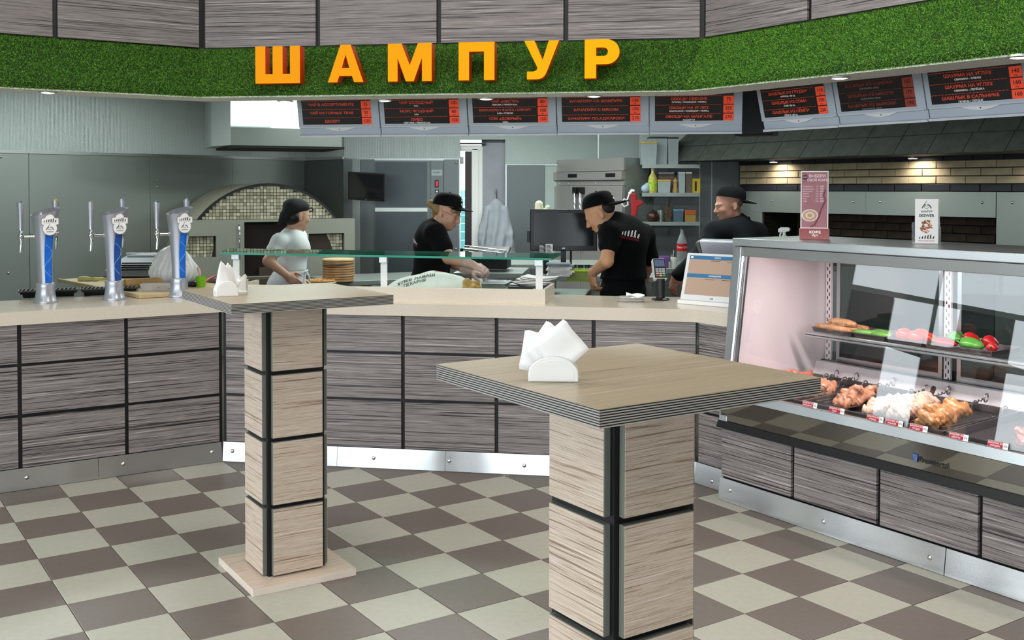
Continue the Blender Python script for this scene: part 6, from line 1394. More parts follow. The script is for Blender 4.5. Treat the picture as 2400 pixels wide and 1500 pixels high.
sdf_part(T, 'coat', [('c', cv(-0.02, -0.05, -0.15), cv(-0.02, -0.055, -0.7), 0.06, 0.11, 0.05), ('c', cv(0.02, -0.05, -0.15), cv(0.075, -0.05, -0.80), 0.055, 0.11, 0.05), ('c', cv(-0.09, -0.05, -0.20), cv(0.09, -0.05, -0.20), 0.045, 0.045, 0.04), ('c', cv(0, -0.05, -0.12), cv(0, -0.05, -0.18), 0.035, 0.06, 0.03),
    ('c', cv(-0.10, -0.07, -0.20), cv(-0.155, -0.09, -0.46), 0.045, 0.047, 0.012), ('c', cv(-0.155, -0.09, -0.46), cv(-0.17, -0.09, -0.76), 0.047, 0.04, 0.012), ('c', cv(0.10, -0.06, -0.20), cv(0.15, -0.08, -0.48), 0.044, 0.046, 0.02), ('c', cv(0.15, -0.08, -0.48), cv(0.21, -0.07, -0.85), 0.046, 0.04, 0.02)], 0.0095, mat('pale cotton', '#a6abb4', 0.85, var=0.05), 0.03, warp=folds)

# ------------------------------------------------------------------ prep tables
def steel_table(label, o, a, x0, x1, y0, y1, zt, group='steel prep tables', m=None):
    T = thing('prep_table', label, 'table', (o[0], o[1], 0), a, group); m = m or STEELD
    mb = MB(); mb.box(x0, x1, y0, y1, zt - 0.04, zt); part(T, 'top', mb, m, bevel=0.003)
    for x in (x0 + 0.04, x1 - 0.04):
        for y in (y0 + 0.04, y1 - 0.04): mb = MB(); mb.box(x - 0.02, x + 0.02, y - 0.02, y + 0.02, 0, zt - 0.0405); part(T, 'leg', mb, m)
    mb = MB(); mb.box(x0 + 0.06, x1 - 0.06, y0 + 0.06, y1 - 0.06, 0.25, 0.27); part(T, 'under_shelf', mb, m)
    return T
GTOP = steel('greenish prep steel', '#94a39c', 0.3, (60, 2, 2), 0.1)
steel_table('steel prep table behind the counter ledge', PB, AC, 0.55, 2.05, 0.64, 1.20, 0.93, m=GTOP)
steel_table('rear steel table carrying the dark monitor', PB, AC, 1.62, 2.45, 1.75, 2.35, 0.97)
steel_table('steel table in front of the pizza oven', OV.xy, OA, 0.20, 1.35, -1.35, -0.62, 0.785)
steel_table('steel table under the wall shelves', at(1590, 500, 9.3).xy, 0.0, -0.35, 0.45, -0.35, 0.5, 0.925)
steel_table('prep table behind the beer taps', PB, YAW, -0.40, 0.06, 0.68, 1.9, 0.9455)
# ------------------------------------------------------------------ things on the tables behind the counter
def tbl(px, py, z): p = onz(px, py, z); return Vector((p.x, p.y, z + 0.0006))
WOODB = grain('pastry board wood', [(0.3, '#a98f66'), (0.5, '#cbb489'), (0.7, '#d9c69f')], kx=2, kz=30, axis='y', rough=0.6)
# pastry board across the worktop end, with flour and tools
bo_ = onz(334, 692, 0.965); bx_, by_ = (bo_.xy - PB).dot(U2), (bo_.xy - PB).dot(Vector((-U2.y, U2.x)))
PR_ = YAW + 0.126; T = thing('pastry_board', 'large wooden pastry board dusted with flour behind the beer taps', 'board', F3(bo_, PR_, 0.33, 0.70, 0.9465), PR_)
mb = MB(); mb.box(-0.33, 0.33, -0.70, 0.74, 0.0, 0.02); part(T, 'board', mb, WOODB, bevel=0.002)
mb = MB(); mb.box(-0.348, -0.3305, -0.70, 0.74, 0.0, 0.024); part(T, 'rim', mb, WOODB, bevel=0.003)
fl_ = MB(); rr = np.random.default_rng(9)
for k in range(7):
    c = (rr.uniform(-0.17, 0.0), rr.uniform(-0.5, 0.1)); n = 18; a0 = rr.uniform(0, 6)
    fl_.prism([(c[0] + (0.16 + 0.05 * math.sin(3 * a + a0)) * math.cos(a), c[1] + (0.07 + 0.03 * math.sin(2 * a + a0)) * math.sin(a)) for a in np.linspace(0, 2 * PI, n, endpoint=False)], 0.0202, 0.0212 + 0.0002 * k)
o = part(T, 'flour', fl_, mat('flour', '#e9e6dc', 0.95, var=0.05)); o['kind'] = 'stuff'
ZP = 0.9668
p = tbl(218, 659, ZP); T = thing('dough_strip', 'yellowish strip of dough lying on the pastry board', 'dough', p)
sdf_part(T, 'dough', [('c', p + Vector((-0.09, 0, 0.012)), p + Vector((0.02, -0.01, 0.014)), 0.014, 0.011), ('c', p + Vector((0.02, -0.01, 0.014)), p + Vector((0.12, 0.03, 0.012)), 0.011, 0.010), ('e', p + Vector((-0.06, 0.01, 0.016)), (0.04, 0.02, 0.015), None)], 0.006, mat('yellow dough', '#cfc884', 0.7))
a, b = tbl(300, 676, ZP), tbl(345, 672, ZP)
T = thing('rolling_pin', 'wooden rolling pin on the pastry board beside the middle tap', 'rolling pin', a); d = Vector((b.x - a.x + 0.06, b.y - a.y, 0)).normalized(); up = Vector((0, 0, 0.03))
mb = MB(); mb.tube([up - d * 0.02, up + d * 0.26], 0.029, 18); part(T, 'roller', mb, mat('rolling pin wood', '#b8935c', 0.5), 60)
mb = MB(); mb.tube([up - d * 0.10, up - d * 0.03, up - d * 0.0205], [0.012, 0.014, 0.01], 10); part(T, 'handle', mb, mat('rolling pin wood', '#b8935c'), 60); mb = MB(); mb.tube([up + d * 0.2605, up + d * 0.27, up + d * 0.33], [0.01, 0.014, 0.012], 10); part(T, 'handle', mb, mat('rolling pin wood', '#b8935c'), 60)
# contact grill
p = tbl(290, 652, ZP)
T = thing('contact_grill', 'grey steel contact grill with slatted lid behind the middle tap', 'grill', p + Vector((0, 0.12, 0)), 0.12)
GR = mat('grey enamel', '#8d9196', 0.35, 0.4, var=0.04)
mb = MB(); mb.hexa([(-0.16, -0.14, 0.012), (0.22, -0.14, 0.012), (0.2, 0.16, 0.012), (-0.13, 0.16, 0.012), (-0.15, -0.10, 0.05), (0.21, -0.10, 0.05), (0.2, 0.16, 0.10), (-0.12, 0.16, 0.10)]); part(T, 'base', mb, GR, bevel=0.004)
mb = MB(); mb.hexa([(-0.145, -0.10, 0.052), (0.21, -0.10, 0.052), (0.2, 0.15, 0.102), (-0.115, 0.15, 0.102), (-0.10, -0.02, 0.10), (0.2, -0.02, 0.10), (0.19, 0.15, 0.145), (-0.05, 0.15, 0.145)]); part(T, 'lid', mb, GR, bevel=0.004)
for k in range(4):
    t = k / 4; mb = MB(); mb.hexa([(-0.06 + 0.02 * t, -0.105 + 0.085 * t, 0.058 + 0.05 * t - 0.002), (0.16, -0.105 + 0.085 * t, 0.056 + 0.05 * t), (0.16, -0.1 + 0.085 * t, 0.06 + 0.05 * t), (-0.06 + 0.02 * t, -0.1 + 0.085 * t, 0.06 + 0.05 * t), (-0.06 + 0.02 * t, -0.108 + 0.085 * t, 0.064 + 0.05 * t), (0.16, -0.108 + 0.085 * t, 0.064 + 0.05 * t), (0.16, -0.1 + 0.085 * t, 0.066 + 0.05 * t), (-0.06 + 0.02 * t, -0.1 + 0.085 * t, 0.066 + 0.05 * t)]); part(T, 'slat', mb, DARK)
mb = MB(); mb.tube([(-0.05, 0.12, 0.152), (0.2, 0.12, 0.152)], 0.010, 8); part(T, 'handle', mb, CHROME, 60)
for x in (-0.13, 0.18): mb = MB(); mb.box(x - 0.02, x + 0.02, -0.12, -0.08, 0, 0.012); part(T, 'foot', mb, BLKP)
# plastic carrier bag
p = tbl(398, 672, ZP)
T = thing('plastic_bag', 'puffed translucent white carrier bag with dark print, left counter end', 'bag', p + Vector((0, 0.1, 0)))
BAGM = mat('thin white film', '#e6e8ea', 0.35, var=0.06, scale=18, bump=0.8, bscale=14, alpha=0.86)
c0 = Vector(T.location)
def crinkle(V):
    q = V - np.array(c0); a = np.arctan2(q[:, 1], q[:, 0]); f = 1 + 0.05 * np.sin(a * 9 + q[:, 2] * 12) + 0.045 * np.sin(a * 21 - q[:, 2] * 30); q[:, :2] *= f[:, None]; return q + np.array(c0)
sdf_part(T, 'film', [('e', c0 + Vector((0, 0, 0.085)), (0.155, 0.12, 0.095), None), ('e', c0 + Vector((-0.01, 0, 0.15)), (0.115, 0.09, 0.10), None), ('c', c0 + Vector((-0.01, 0, 0.2)), c0 + Vector((0.02, 0, 0.285)), 0.06, 0.008)], 0.009, BAGM, 0.03, cuts=[(c0, (0, 0, -1))], warp=crinkle)
fb = [o for o in T.children][0]
def project_print(T, target, mb, origin, right, upv, ahead, m, name='print', eps=0.002):
    """lay flat artwork (in mb, x right, y up) onto a surface by casting it along 'ahead'"""
    bv = BVHTree.FromPolygons([tuple(v.co) for v in target.data.vertices], [tuple(p.vertices) for p in target.data.polygons]); t0 = Vector(T.location); vs = []
    for x, y, z in mb.v:
        s = origin + right * x + upv * y - ahead * 0.5; h = bv.ray_cast(s - t0, ahead)
        vs.append((h[0] - ahead * eps) if h[0] is not None else (origin + right * x + upv * y - t0))
    me = bpy.data.meshes.new(name); me.from_pydata([tuple(v) for v in vs], [], mb.f); me.materials.append(m); return link(name, me, T)
mb = MB()
for k in range(9): mb.M = None; mb.add([(-0.005 + 0.004 * (k % 3), -0.05 + k * 0.013, 0), (0.012, -0.05 + k * 0.013, 0), (0.012, -0.043 + k * 0.013, 0), (-0.005, -0.043 + k * 0.013, 0)], [(0, 1, 2, 3)])
project_print(T, fb, mb, c0 + Vector((0.03, 0, 0.1)), Vector((1, 0, 0)), Vector((0, 0, 1)), Vector((0, 1, 0)), mat('faded bag print', '#4a4a4c', 0.6))
p = tbl(380, 681, ZP)
T = thing('crumb_box', 'clear plastic box of brown crumbs in front of the carrier bag', 'food box', p, 0.1)
mb = MB(); mb.ringloft([[(sx_ * (0.125 + e), sy_ * (0.04 + e), z) for sx_, sy_ in ((-1, -1), (1, -1), (1, 1), (-1, 1))] for e, z in ((-0.01, 0), (0, 0.045), (-0.003, 0.045), (-0.013, 0.003))]); part(T, 'box', mb, CLR)
cm = MB(); rr = np.random.default_rng(4)
for k in range(120): c = (rr.uniform(-0.05, 0.1), rr.uniform(-0.033, 0.033), rr.uniform(0.006, 0.03)); s = rr.uniform(0.003, 0.007); cm.box(c[0] - s, c[0] + s, c[1] - s, c[1] + s, c[2] - s * 0.6, c[2] + s * 0.6)
o = part(T, 'crumbs', cm, mat('brown crumbs', '#8a6a48', 0.9, var=0.5, scale=120)); o['kind'] = 'stuff'
p = tbl(469, 673, ZP); 
T = thing('green_cup', 'lime green plastic cup holding a pink spoon', 'cup', p + Vector((0, 0.02, 0)))
mb = MB(); mb.lathe([(0.026, 0), (0.034, 0.066), (0.0325, 0.066), (0.0245, 0.003)], 20); part(T, 'cup', mb, mat('lime plastic', '#7cc61f', 0.35), 40)
T = thing('pink_spoon', 'pale pink spoon handle standing in the green cup', 'spoon', p + Vector((-0.008, 0.02, 0.005)))
mb = MB(); mb.tube([(0.01, 0, 0.0), (-0.002, 0.004, 0.07), (-0.012, 0.006, 0.108), (-0.014, 0.006, 0.122)], [0.003, 0.004, 0.008, 0.003], 8); part(T, 'handle', mb, mat('pale pink plastic', '#dba39a', 0.4), 60)
a = tbl(477, 667, ZP); b = tbl(504, 657, ZP)
T = thing('red_tongs', 'red handled tongs beside the green cup', 'tongs', a)
for k in (-1, 1):
    mb = MB(); mb.tube([(0.0, 0.012 * k, 0.012), ((b.x - a.x) * 0.5, (b.y - a.y) * 0.5 + 0.014 * k, 0.024), (b.x - a.x, b.y - a.y, 0.03)], [0.009, 0.008, 0.006], 7); part(T, 'arm', mb, mat('red plastic', '#c23a34', 0.4), 60)
p = tbl(345, 662, ZP)
T = thing('green_ladle', 'pale green ladle handle sticking out behind the carrier bag', 'ladle', p + Vector((0.06, 0.12, 0)))
mb = MB(); mb.tube([(0.05, 0, 0.02), (0.0, 0, 0.055), (-0.06, 0, 0.09), (-0.085, 0, 0.098)], [0.006, 0.008, 0.011, 0.006], 8); part(T, 'handle', mb, mat('pale green plastic', '#a9c56b', 0.4), 60); mb = MB(); mb.ball((0.06, 0, 0.02), (0.03, 0.03, 0.018), 12, 8); part(T, 'bowl', mb, mat('pale green plastic', '#a9c56b'), 60)

# pizza boards by the oven
TZ = 0.7856
p = at(793, 652, 9.25); zc = TZ
WB = mat('round board wood', '#a8815a', 0.6, var=0.2, scale=14); WB2 = mat('pale round board', '#c2a67c', 0.6, var=0.15, scale=14)
nst = 9; hh = 0.0205
for k in range(nst):
    r = 0.137 if k < nst - 1 else 0.139
    words_ = ['lowest round wooden board of the stack by the oven', 'second lowest round board of the stack by the oven', 'third round board from the bottom of the stack', 'fourth round board from the bottom of the stack', 'middle round board of the stack by the oven', 'fourth round board from the top of the stack', 'third round board from the top, a metal pan above it', 'second round board from the top of the stack', 'pale topmost round board of the stack by the oven']
    T = thing('pizza_board', words_[k], 'board', (p.x + random.uniform(-0.004, 0.004), p.y, zc + 0.0006), 0, 'round pizza boards stacked by the oven')
    mb = MB(); mb.lathe([(r - 0.006, 0), (r, 0.004), (r, hh - 0.005), (r - 0.005, hh)], 30); part(T, 'disc', mb, WB2 if k == nst - 1 else WB, 40)
    zc += hh + 0.001
    if k == nst - 3:
        T = thing('pan_lid', 'thin steel lid caught in the stack of round boards', 'lid', (p.x - 0.01, p.y, zc + 0.0006)); mb = MB(); mb.lathe([(0.148, 0), (0.15, 0.003), (0.145, 0.004)], 30); part(T, 'lid', mb, STEELD, 40); zc += 0.0055
p2 = at(752, 657, 9.05)
T = thing('pizza_peel', 'wooden peel carrying a pizza in front of the oven', 'board', (p2.x, p2.y, TZ + 0.0006))
mb = MB(); mb.lathe([(0.13, 0), (0.133, 0.01), (0.13, 0.014)], 30); mb.box(-0.26, -0.12, -0.02, 0.02, 0.001, 0.013); part(T, 'blade', mb, WB2, 40)
T = thing('pizza', 'small baked pizza on the wooden peel', 'pizza', (p2.x, p2.y, TZ + 0.0152))
mb = MB(); mb.lathe([(0.11, 0), (0.122, 0.008), (0.115, 0.018), (0.10, 0.011), (0.0005, 0.010)], 30); part(T, 'crust', mb, mat('pizza crust', '#b98a4e', 0.7, var=0.25, scale=30), 60)
tp = MB(); rr = np.random.default_rng(8)
for k in range(40): a, r = rr.uniform(0, 6.28), 0.09 * math.sqrt(rr.random()); tp.mi(k % 2); tp.lathe([(0.012, 0.010), (0.010, 0.0135), (0.0005, 0.014)], 7, (r * math.cos(a), r * math.sin(a), 0))
o = part(T, 'topping', tp, [mat('melted cheese', '#d9b45e', 0.5), mat('tomato topping', '#a23b1f', 0.5)]); o['kind'] = 'stuff'

# ledge area: bread bag, trays, papers
ZG = 0.9305
p = Vector((-0.53, 6.45, 0.9462))
T = thing('bread_bag', 'white printed bag of flat bread lying behind the counter ledge', 'bag', p)
BAGW = mat('white woven bag', '#dfdedb', 0.6, var=0.05, scale=14, bump=0.6, bscale=20)
sdf_part(T, 'bag', [('e', p + Vector((0.02, 0.05, 0.04)), (0.22, 0.13, 0.085), None), ('e', p + Vector((-0.10, 0.05, 0.02)), (0.16, 0.12, 0.055), None), ('c', p + Vector((0.05, 0.05, 0.06)), p + Vector((0.20, 0.03, 0.055)), 0.08, 0.058)], 0.009, BAGW, 0.05, cuts=[(p, (0, 0, -1))])
bb = T.children[0]
mb = MB(); text_mb(mb, 'ХЛЕБ ЛАВАШ', 0.036, Matrix.Identity(4), bold=0.02); text_mb(mb, '-  -  -   -  -', 0.03, Matrix.Translation((0, 0.04, 0)), bold=0.02); text_mb(mb, 'ПЕКАРНЯ', 0.03, Matrix.Translation((-0.01, -0.035, 0)), bold=0.01)
o = project_print(T, bb, mb, p + Vector((-0.05, -0.02, 0.085)), Vector((0.95, 0.05, 0.3)).normalized(), Vector((-0.1, 0.9, 0.4)).normalized(), Vector((0.05, 0.45, -0.9)).normalized(), INK, 'print'); o['kind'] = 'stuff'
mb = MB(); mb.add([(0, 0, 0), (0.05, 0, 0), (0.025, 0.03, 0)], [(0, 1, 2)]); project_print(T, bb, mb, p + Vector((0.05, 0.05, 0.1)), Vector((1, 0, 0)), Vector((0, 0.8, 0.3)).normalized(), Vector((0, 0.45, -0.9)).normalized(), REDP, 'red_print')
q = p + Vector((0.235, 0.04, 0.0))
T = thing('brown_paper_bag', 'crumpled brown paper mouth of bread beside the white bag', 'paper bag', q)
def crum(V): c = np.array(q); d = V - c; a = np.arctan2(d[:, 2], d[:, 1]); d *= (1 + 0.09 * np.sin(a * 7 + d[:, 0] * 60) + 0.06 * np.sin(d[:, 0] * 130 + a * 3))[:, None]; return d + c
sdf_part(T, 'paper', [('e', q + Vector((0.0, 0, 0.045)), (0.075, 0.07, 0.05), None), ('e', q + Vector((0.05, 0.0, 0.035)), (0.055, 0.06, 0.04), None)], 0.006, mat('brown paper', '#b08a52', 0.7, var=0.25, scale=30), 0.02, cuts=[(q, (0, 0, -1))], warp=crum)
PANM = steel('gastro pan steel', '#9ea4a3', 0.26, (2, 2, 60), 0.1)
def pan(label, px, py, w_, d_, h_, z, rot=AC):
    c = onz(px, py, z); T = thing('steel_pan', label, 'pan', (c.x, c.y + d_ / 2, z + 0.0006), rot, 'steel pans behind the ledge')
    rr_ = lambda e, zz: [(sx_ * (w_ / 2 + e), sy_ * (d_ / 2 + e), zz) for sx_, sy_ in ((-1, -1), (1, -1), (1, 1), (-1, 1))]
    mb = MB(); mb.ringloft([rr_(-0.012, 0), rr_(-0.006, h_ - 0.004), rr_(0.006, h_ - 0.002), rr_(0.006, h_), rr_(-0.008, h_), rr_(-0.014, 0.003)]); part(T, 'pan', mb, PANM, bevel=0.003)
pan('steel pan on the prep table, under the gloved hands', 1162, 684, 0.17, 0.22, 0.055, ZG); pan('second steel pan stacked in front, its rim at the ledge', 1160, 700, 0.19, 0.10, 0.03, ZG)
c = onz(1245, 690, ZG)
T = thing('black_box', 'flat black box with a pale catch under the loose papers', 'box', (c.x, c.y + 0.16, ZG + 0.0006), AC)
mb = MB(); mb.box(-0.13, 0.13, -0.12, 0.12, 0, 0.045); part(T, 'box', mb, BLKP, bevel=0.004); mb = MB(); mb.lathe([(0.009, 0), (0.009, 0.003), (0.0005, 0.004)], 10); mb.v = [(0.04 + x, -0.1202 - z, 0.025 + y) for x, y, z in mb.v]; part(T, 'catch', mb, WHITE)
rr = np.random.default_rng(12)
for k in range(6):
    T = thing('paper_sheet', ['lowest white sheet in the fan on the black box', 'second sheet of the fan on the black box', 'middle sheet of the fan on the black box', 'fourth sheet of the fan on the black box', 'fifth sheet of the fan, pointing right', 'topmost curled sheet of the fan on the black box'][k], 'paper', (c.x + 0.015 * k, c.y + 0.16 + 0.012 * k, ZG + 0.047 + 0.0075 * k), AC + rr.uniform(-0.3, 0.5), 'loose paper sheets on the black box')
    mb = MB(); n = 8; vs = [(-0.12 + 0.24 * i / n, -0.09 + 0.18 * j / 4, 0.002 + 0.012 * (abs(i / n - 0.5) * 2) ** 2 * (1 if k > 2 else 0.4)) for i in range(n + 1) for j in range(5)]
    mb.add(vs, [(i * 5 + j, (i + 1) * 5 + j, (i + 1) * 5 + j + 1, i * 5 + j + 1) for i in range(n) for j in range(4)]); o = part(T, 'sheet', mb, PAPER, 180); so = o.modifiers.new('s', 'SOLIDIFY'); so.thickness = 0.002
    if k % 2: 
        mb = MB(); mb.box(-0.122, -0.118, -0.09, 0.09, -0.002, 0.003); part(T, 'dark_edge', mb, DARK)
c = onz(1360, 661, ZG)
T = thing('lime_box', 'clear food box with lime green lid on the prep table', 'food box', (c.x, c.y + 0.1, ZG + 0.0006), AC)
LIME = mat('lime lid', '#a9cf1c', 0.35)
mb = MB(); mb.ringloft([[(sx_ * (0.085 + e), sy_ * (0.09 + e), z) for sx_, sy_ in ((-1, -1), (1, -1), (1, 1), (-1, 1))] for e, z in ((-0.008, 0), (0, 0.068), (-0.003, 0.068), (-0.011, 0.003))]); part(T, 'box', mb, mat('lime tinted plastic', '#c3d27c', 0.25, var=0.1, alpha=0.6), bevel=0.003)
mb = MB(); mb.box(-0.094, 0.094, -0.098, 0.098, 0.069, 0.084); part(T, 'lid', mb, LIME, bevel=0.004)
mb = MB(); mb.box(-0.088, 0.088, -0.094, 0.094, -0.0, 0.006); part(T, 'foot_rim', mb, LIME)
mb = MB()
for k in range(9): mb.tube([(-0.06, -0.06 + k * 0.012, 0.02 + 0.003 * k), (0.0, -0.07 + k * 0.012, 0.03 + 0.002 * k), (0.06, -0.06 + k * 0.012, 0.018 + 0.003 * k)], 0.008, 6)
o = part(T, 'filling', mb, mat('pale bread strips', '#c9a877', 0.8)); o['kind'] = 'stuff'
# dark monitor on its stand, card stand, jars, books
c = at(1321, 540, 7.9)
T = thing('till_screen', 'large dark monitor on a stand behind the prep table', 'monitor', (c.x, c.y, 0.9706), -0.03)
zc = c.z - 0.9706
M = Matrix.Translation((0, 0, zc)) @ Matrix.Rotation(-0.05, 4, 'X')
mb = MB(); mb.M = M; mb.box(-0.25, 0.25, 0.0, 0.04, -0.152, 0.158); part(T, 'bezel', mb, BLKP, bevel=0.006)
mb = MB(); mb.M = M; mb.box(-0.222, 0.222, -0.001, -0.0002, -0.115, 0.13); part(T, 'screen', mb, mat('glossy dark screen', '#14161a', 0.12, var=0, spec=0.25))
mb = MB(); mb.M = M; mb.box(-0.01, 0.01, -0.001, -0.0002, -0.138, -0.128); part(T, 'maker_mark', mb, STEELD)
mb = MB(); mb.M = M; mb.box(-0.272, -0.251, 0.0, 0.03, -0.09, -0.005); part(T, 'side_reader', mb, BLKP, bevel=0.004)
mb = MB(); mb.box(-0.02, 0.02, 0.042, 0.06, 0.01, zc); part(T, 'stand', mb, BLKP); mb = MB(); mb.box(-0.1, 0.1, -0.03, 0.12, 0, 0.012); part(T, 'foot', mb, BLKP, bevel=0.003)
mb = MB(); mb.tube([(0.055, 0.02, 0.0), (0.055, 0.02, zc - 0.14)], 0.008, 8); part(T, 'cable', mb, BLKP, 60)
c = at(1280, 596, 7.76)
T = thing('notice_card', 'small black and white card stand before the dark monitor', 'card', (c.x, c.y, c.z), 0.0)
for k, (x0, m) in enumerate(((-0.056, BLKP), (-0.004, PAPER))):
    mb = MB(); mb.box(x0, x0 + 0.052, 0, 0.003, 0.005, 0.075); cd = part(T, 'card', mb, m); mb = MB()
    for q in range(6): mb.box(x0 + 0.006, x0 + 0.045 - 0.006 * (q % 3), -0.0008, -0.0002, 0.014 + q * 0.010, 0.018 + q * 0.010)
    o = part(cd, 'print', mb, PAPER if k == 0 else INK); o['kind'] = 'stuff'
mb = MB(); mb.box(-0.06, 0.06, -0.01, 0.03, -0.006, 0.005); part(T, 'base', mb, DARK); mb = MB(); mb.box(-0.02, 0.02, 0.004, 0.016, -(c.z - 0.9706) + 0.0, -0.006); mb.v = mb.v; part(T, 'support', mb, DARK)
cb = at(1305, 640, 7.75)
for k in range(7):
    T = thing('menu_folder', ['lowest pale folder of the pile under the monitor', 'second pale folder of the pile under the monitor', 'third pale folder of the pile under the monitor', 'fourth pale folder of the pile under the monitor', 'fifth pale folder of the pile under the monitor', 'sixth pale folder, greyish', 'topmost grey folder of the pile under the monitor'][k], 'folder', (cb.x + 0.01 * (k % 3), cb.y - 0.15, 0.9706 + k * 0.0135), 0.1 * ((k % 3) - 1), 'folders piled under the monitor')
    mb = MB(); mb.box(-0.08, 0.09, -0.07, 0.07, 0, 0.0125); part(T, 'folder', mb, mat('folder grey', '#8d959b', 0.5) if k > 4 else PAPER, bevel=0.001)
for k, px in enumerate((1345, 1361, 1377)):
    c = at(px, 640, 7.62)
    T = thing('spice_jar', ['left one of three glass spice jars below the monitor', 'middle one of three glass spice jars below the monitor', 'right one of three glass spice jars below the monitor'][k], 'jar', (c.x, c.y, 0.9706), 0, 'spice jars below the monitor')
    mb = MB(); mb.lathe([(0.018, 0), (0.02, 0.004), (0.02, 0.05), (0.016, 0.06)], 14); part(T, 'jar', mb, mat('greyish spice glass', '#9aa093', 0.15, var=0.4, scale=40), 50)
    mb = MB(); mb.lathe([(0.0195, 0.06), (0.0195, 0.078), (0.0005, 0.079)], 14); part(T, 'lid', mb, BLKP, 40)
c = at(1400, 622, 7.7)
# open press with chrome rails, back left of the monitor
c = at(1140, 603, 8.1)
T = thing('sandwich_press', 'open black sandwich press with chrome rails near the back door', 'press', (c.x, c.y, 0.9706), -0.1)
zp = c.z - 0.9706
steel_table('steel table near the back door', (c.x, c.y), -0.1, -0.22, 0.3, -0.25, 0.35, 0.97)
mb = MB(); mb.box(-0.16, 0.17, -0.12, 0.2, 0.02, zp - 0.005); part(T, 'body', mb, DARK, bevel=0.006)
mb = MB(); mb.box(-0.14, 0.15, -0.10, 0.16, zp - 0.004, zp + 0.045); part(T, 'plate', mb, WHITE, bevel=0.01)
mb = MB(); mb.hexa([(-0.10, -0.13, zp - 0.0), (0.17, -0.13, zp - 0.0), (0.17, 0.2, zp + 0.05), (-0.10, 0.2, zp + 0.05), (-0.07, -0.10, zp + 0.04), (0.17, -0.10, zp + 0.02), (0.17, 0.2, zp + 0.075), (-0.10, 0.2, zp + 0.075)]); part(T, 'lid', mb, BLKP, bevel=0.006)
for y, z in ((-0.14, 0.07), (-0.05, 0.085)): mb = MB(); mb.tube([(-0.16, y, zp + z), (0.16, y, zp + z - 0.035)], 0.010, 8); part(T, 'rail', mb, CHROME, 60)
mb = MB(); mb.tube([(-0.165, -0.14, zp + 0.0), (-0.17, -0.145, zp + 0.075)], 0.012, 8); part(T, 'hinge_arm', mb, BLKP, 60)
# oven mitts hanging on the fridge
c = at(1270, 500, 9.0)
T = thing('oven_mitt', 'cream quilted oven mitt with thumb showing above the dark monitor', 'oven mitt', c, 0.1)
ZQ = mat('cream quilting', '#d8d5b8', 0.85, var=0.12, scale=60, bump=0.5, bscale=60)
c0 = c
sdf_part(T, 'mitt', [('c', c0 + Vector((-0.02, 0, -0.02)), c0 + Vector((-0.025, 0, 0.075)), 0.042, 0.034), ('c', c0 + Vector((0.02, 0, -0.02)), c0 + Vector((0.05, 0, 0.05)), 0.025, 0.021), ('e', c0 + Vector((0.0, 0, -0.05)), (0.06, 0.025, 0.05), None)], 0.006, ZQ, 0.015, warp=lambda V: np.stack([V[:, 0], c0.y + (V[:, 1] - c0.y) * 0.55, V[:, 2]], 1))
mb = MB(); mb.tube([(0, 0, -0.09), (0, 0.0, -(c.z - 0.9706) + 0.016)], 0.008, 8); mb2 = MB(); mb2.box(-0.05, 0.05, -0.05, 0.05, -(c.z - 0.9706), -(c.z - 0.9706) + 0.0155); part(T, 'stand_rod', mb, BLKP); part(T, 'stand_foot', mb2, BLKP)
steel_table('low steel table in front of the fridge', (c.x, c.y), 0.0, -0.3, 0.5, -0.25, 0.35, 0.97)
# table below the shelves
TS = 0.9256
def rear(px, py, Y): q = at(px, py, Y); return (q.x, Y, TS)
T = thing('cola_bottle', 'half empty cola bottle with red label under the shelves', 'bottle', rear(1598, 610, 9.25))
mb = MB(); mb.lathe([(0.04, 0), (0.046, 0.012), (0.044, 0.09), (0.046, 0.14), (0.046, 0.18), (0.042, 0.21), (0.022, 0.265), (0.0135, 0.29), (0.0135, 0.318)], 20); part(T, 'bottle', mb, mat('clear bottle', '#a9adae', 0.1, var=0.05, alpha=0.45), 60)
mb = MB(); mb.lathe([(0.0468, 0.13), (0.0468, 0.195)], 20, cap=False); lb = part(T, 'label', mb, mat('red cola label', '#b0121c', 0.4, var=0.03), 60)
mb = MB(); text_mb(mb, 'Coca-Cola', 0.026, Matrix.Identity(4), bold=0.0); mb.v = [(0.0474 * math.sin(x / 0.0474), -0.0474 * math.cos(x / 0.0474), 0.163 + y) for x, y, z in mb.v]; part(lb, 'lettering', mb, WHP)
mb = MB(); mb.lathe([(0.0145, 0.3185), (0.0145, 0.334), (0.0005, 0.335)], 12); part(T, 'cap', mb, mat('dark cap', '#2a2326', 0.4), 50)
T = thing('purple_mug', 'purple mug under the wall shelves', 'mug', rear(1556, 620, 9.0))
mb = MB(); mb.lathe([(0.036, 0), (0.04, 0.006), (0.041, 0.1), (0.037, 0.1), (0.034, 0.008)], 20); part(T, 'cup', mb, mat('purple glaze', '#8a5ba8', 0.3), 50)
T = thing('sugar_shaker', 'glass sugar shaker with steel spout beside the purple mug', 'shaker', rear(1579, 620, 9.0))
mb = MB(); mb.lathe([(0.03, 0), (0.033, 0.01), (0.026, 0.05), (0.03, 0.085), (0.026, 0.095)], 16); part(T, 'jar', mb, mat('sugar glass', '#cfd0c8', 0.2, var=0.05), 50)
mb = MB(); mb.lathe([(0.027, 0.0955), (0.024, 0.115), (0.006, 0.125), (0.005, 0.15)], 14); part(T, 'spout', mb, CHROME, 50)
